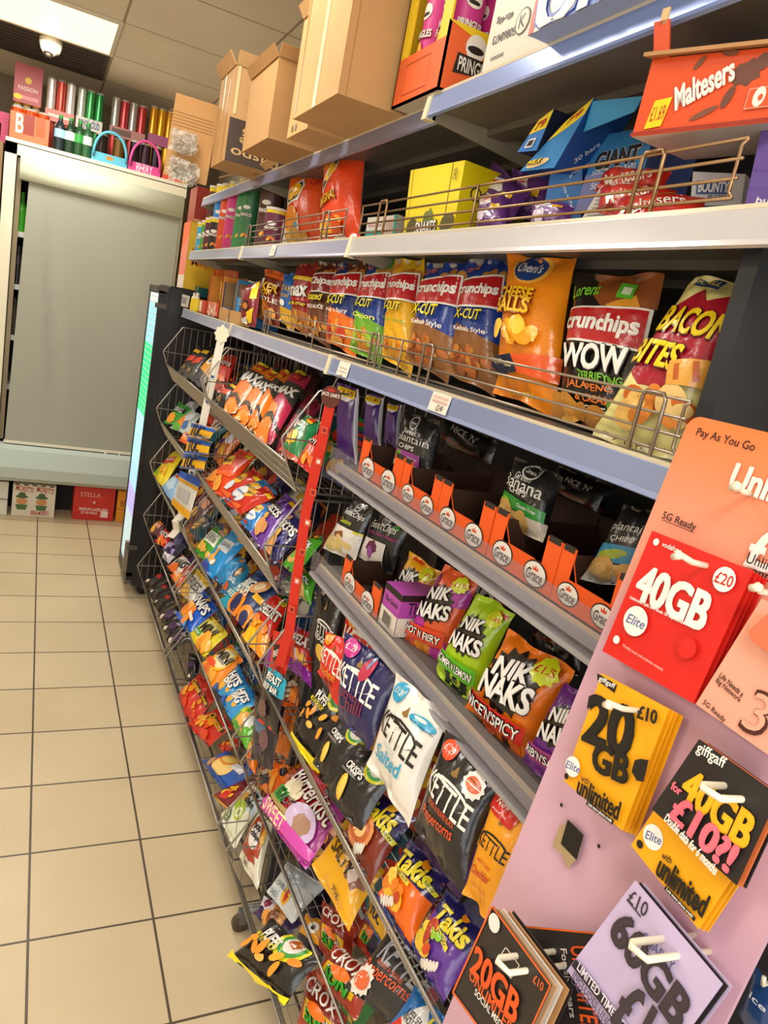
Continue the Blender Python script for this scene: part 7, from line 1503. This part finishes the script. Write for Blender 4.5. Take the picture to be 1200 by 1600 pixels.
tray(560, 622, Z3, .620, 'orange cut-front tray, furthest on the third shelf', vref=730)
tray(624, 682, Z3, .620, 'orange cut-front tray with a torn red corner below the plantain bag', vref=765)
tray(684, 764, Z3, .620, 'empty orange cut-front tray between the two vegetable chip bags', vref=790)
tray(766, 866, Z3, .620, 'orange cut-front tray below the banana chip bag', vref=840)
tray(868, 975, Z3, .620, 'orange cut-front tray nearest the phone card board', vref=900)
ya, yb_ = tray(533, 592, Z4, .620, 'small orange tray holding the sweet potato chips on the fourth shelf', vref=905, h=.065, dep=.12)
wbox('snack_box', (.624, ya - .075, Z4 + .002), (.80, ya - .006, Z4 + .085), 'b04aa8', 'purple topped box with white barcode panel beside the small orange tray', faces=[('y', [('r', 0, .85, 1, 1, '1c1816'), ('t', 'The Snack', .35, .68, .5, .14, '2a1c2a'), ('r', 0, 0, 1, .45, 'e2d9c8')] + [('r', .12 + .035 * k, .1, .135 + .035 * k, .38, '1c1816') for k in range(14)]), ('x', [('r', 0, .85, 1, 1, '1c1816'), ('t', 'The Snack', .5, .68, .8, .14, '2a1c2a'), ('r', 0, 0, 1, .45, 'e2d9c8')] + [('r', .2 + .04 * k, .1, .22 + .04 * k, .38, '1c1816') for k in range(14)])])

# ================================================================== ON AND UNDER THE CHILLER
def canpack(u0, u1, vt, vb, Yv, ncol, rows, cc, sleeve, label, z0=None, prints=(), sl=(0, .3), lidc='d8d4c8'):
    xa = float(px(u0, vb, Y=Yv)[0]); xb = float(px(u1, vb, Y=Yv)[0]); zt_ = float(px((u0 + u1) / 2, vt, Y=Yv)[2])
    z0 = 2.212 if z0 is None else z0
    t = empty('can_pack', ((xa + xb) / 2, Yv + .05, z0), label, 'drinks pack', 'drinks packs on the chiller'); t['_o'] = list(t.location)
    w = (xb - xa) / ncol; r = min(w * .48, .034); hh = (zt_ - z0) / rows
    for q in range(rows):
        for i in range(ncol):
            c = cc[(i + q) % len(cc)] if isinstance(cc, list) else cc
            mb = MB(); cx = xa + w * (i + .5); zz = z0 + q * hh
            mb.lathe((cx, Yv + r + .004, zz), (0, 0, 1), [(0, r * .8, 'can:c9c4b8'), (.006, r, 'can:' + c), (hh * .55, r, 'can:' + c), (hh * .56, r, 'can:' + c), (hh - .012, r, 'can:' + c), (hh - .002, r * .82, 'can:' + lidc)], 'can:c9c4b8', 16); mb.build('can', t)
    if sleeve:
        mb = MB(); a, b = sl
        mb.box((xa, Yv - .001, z0 + (zt_ - z0) * a), (xb, Yv + .001, z0 + (zt_ - z0) * b), 'card:' + sleeve); mb.box((xa, Yv, z0 + (zt_ - z0) * a), (xa + .002, Yv + 2 * r, z0 + (zt_ - z0) * b), 'card:' + sleeve)
        flat_print(mb, (xa, Yv - .001, z0 + (zt_ - z0) * a), (xb - xa, 0, 0), (0, 0, (zt_ - z0) * (b - a)), list(prints), 'ink'); mb.build('sleeve', t)
YA, YB = 4.93, 5.10
canpack(13, 75, 168, 228, YA, 3, 1, 'd8501c', 'ee6a40', 'orange open carton of cans at the left end of the chiller top', prints=[('t', 'B', .25, .6, .2, .5, 'e8e0c8'), ('r', .34, .25, .62, 1, '8a2a10'), ('r', .66, .3, .9, 1, 'd8501c')], sl=(0, .8))
canpack(18, 62, 100, 190, YB, 3, 2, 'd8941c', 'b84a4c', 'gold cans in a dark pink carton behind the orange carton', prints=[('e', .5, .6, .12, .12, 'e8c01c'), ('t', 'PASSION', .5, .38, .7, .15, 'ecd4c8'), ('r', .1, .1, .9, .2, 'd88a84'), ('e', .16, .14, .16, .1, 'e8d01c')], sl=(.52, 1.0))
canpack(68, 114, 122, 205, YB, 3, 2, ['c84a3c', 'e8dcd4'], 'dc8070', 'red and white can pack behind the green bottles', sl=(.42, .58), prints=[('r', .1, .4, .9, .6, 'f0dcd0')])
canpack(116, 158, 138, 215, YB, 3, 2, ['2f8a4a', 'c9d0c0', '3f9a54'], 'd8d4c4', 'green and white can pack with a pale band', sl=(.44, .60), prints=[('t', 'royal club', .5, .5, .8, .5, '3a4a7a')])
canpack(168, 224, 155, 238, YB, 4, 2, ['b83a3c', 'a8a49c'], 'b88078', 'silver and red can pack with a dusty pink band', sl=(.46, .60), prints=[('r', .05, .2, .6, .8, '6a4a44')])
canpack(228, 266, 166, 245, YB, 3, 2, ['e0a81c', 'd8981c'], 'b0608a', 'gold can pack with a mauve band near the long cardboard flap', sl=(.48, .62))
canpack(198, 250, 222, 278, YA, 3, 1, ['2a1c24', '3a2430'], 'd84a94', 'pink framed carton of dark cans at the right of the chiller top', sl=(0, .30), prints=[('t', 'BERRY', .5, .5, .5, .4, 'e8d4dc')])
canpack(141, 198, 210, 263, YA, 2, 1, ['2a2420', '6a4a1c'], '5ab4cc', 'light blue windowed carton in the middle of the chiller top', sl=(0, .32), prints=[('r', .4, .4, .6, .8, 'b8862c')])
def band(u, Yv, x0u, x1u, vt, vb, col, label_part): pass
# frames of the two windowed cartons: hoops of card over the cans
for (u0, u1, vt, vb, col, lb) in ((141, 198, 206, 263, '5ab4cc', 'light blue arched card handle over its can carton'), (198, 250, 220, 278, 'd84a94', 'pink arched card frame over its dark cans')):
    xa = float(px(u0, vb, Y=YA)[0]); xb = float(px(u1, vb, Y=YA)[0]); zt_ = float(px((u0 + u1) / 2, vt, Y=YA)[2])
    mb = MB(); cx = (xa + xb) / 2; rw = (xb - xa) / 2 * .92
    mb.tube([(cx + rw * math.cos(a), YA - .012, 2.235 + (zt_ - 2.235) * (math.sin(a)) ** .8) for a in np.linspace(.02, math.pi - .02, 14)], .0085, 'plastic:' + col, 6)
    tag(mb.build('carton_frame'), lb, 'card frame')
for k, (u, v, c, lc) in enumerate(((92, 226, '1e2a2c', '9ac4dc'), (108, 232, '1e3a24', 'd8e0dc'), (122, 238, '1e4a24', '2f9a3a'), (134, 246, '2a5a34', 'd8e0dc'))):
    P = px(u, v, Y=YA + .03); mb = MB(); b0 = np.array([float(P[0]), YA + .04, 2.213])
    mb.lathe(b0, (0, 0, 1), [(0, .026), (.07, .030), (.071, .0305, 'plastic:' + lc), (.115, .0305, 'plastic:' + lc), (.13, .026), (.16, .012), (.175, .011), (.19, .012, 'plastic:2f9a3a'), (.192, 0)], 'plastic:' + c, 16)
    tag(mb.build('drink_bottle'), ['dark bottle with light blue label on the chiller top', 'dark green bottle with white label next to the light blue labelled one', 'green bottle with green label on the chiller top', 'green bottle with white label next to the blue carton'][k], 'bottle', 'bottles on the chiller top')
wbox('small_carton', (float(px(252, 285, Y=YA)[0]), YA, 2.212), (float(px(292, 290, Y=YA)[0]), YA + .1, 2.25), 'e0543a', 'flat red carton with yellow end at the right end of the chiller top', faces=[('y', [('r', .8, 0, 1, 1, 'ecc81c')])])
for k, (u, c, lb) in enumerate(((6, 'b0355a', 'pink carton standing at the very left edge above the cupboard'), (-6, '2a9aa8', 'turquoise carton at the left picture edge above the cupboard'))):
    xx = float(px(u, 215, Y=YA + .06)[0]); wbox('small_carton', (xx - .03, YA + .06, 2.182), (xx + .02, YA + .14, 2.34 - .06 * k), c, lb)
def beer(u0, u1, vt, vb, col, prims, label, Yv=4.955):
    xa = float(px(u0, vb, Y=Yv)[0]); xb = float(px(u1, vb, Y=Yv)[0]); zt_ = float(px((u0 + u1) / 2, vt, Y=Yv)[2])
    wbox('beer_box', (xa, Yv, .001), (xb, Yv + .18, zt_), col, label, cat='beer box', faces=[('y', prims)], group='beer boxes under the chiller')
beer(17, 84, 757, 806, 'ddd4c0', [('t', 'MORETTI', .27, .84, .40, .15, 'b8281c', -8, None, 0, .02), ('t', 'MORETTI', .75, .84, .40, .15, 'b8281c', -8, None, 0, .02)] + [e for cx in (.22, .68) for e in (('e', cx, .46, .13, .09, 'c88a54'), ('e', cx, .60, .15, .04, '3a5a34'), ('e', cx, .66, .09, .07, '3a5a34'), ('p', [(cx - .14, .36), (cx + .14, .36), (cx + .10, .20), (cx - .10, .20)], '4a6a3a'))] + [('t', 'BIRRA MORETTI', .66, .12, .42, .12, 'b8281c')] + [('e', .1 + .2 * k, .99, .07, .03, '3a3024') for k in range(5)], 'cream beer box with two hatted portraits on the floor under the chiller')
beer(112, 176, 762, 813, 'c6281c', [('r', .08, .52, .92, .525, '8a1a12'), ('t', 'PREMIUM LAGER BEER', .5, .33, .7, .08, 'ecd8d0'), ('t', 'OF THE WORLD', .4, .22, .4, .07, 'ecd8d0'), ('r', .68, .1, .86, .3, 'ecd8d0'), ('e', .5, .55, .03, .03, 'ecd8d0'), ('t', 'STELLA', .4, .78, .5, .12, 'e0a090')], 'red beer box with white small print on the floor under the chiller')
beer(180, 215, 768, 813, 'e6951c', [('t', 'BEER', .4, .6, .5, .3, '8a4a14'), ('r', 0, .4, 1, .43, 'b86a14')], 'orange yellow beer box partly hidden by the black cooler')
beer(-25, 10, 752, 804, 'd6d4c8', [('r', 0, .45, 1, .5, '8a8a80')], 'white crate at the left edge of the picture under the chiller')

for o in bpy.data.objects:
    if '_o' in o: del o['_o']
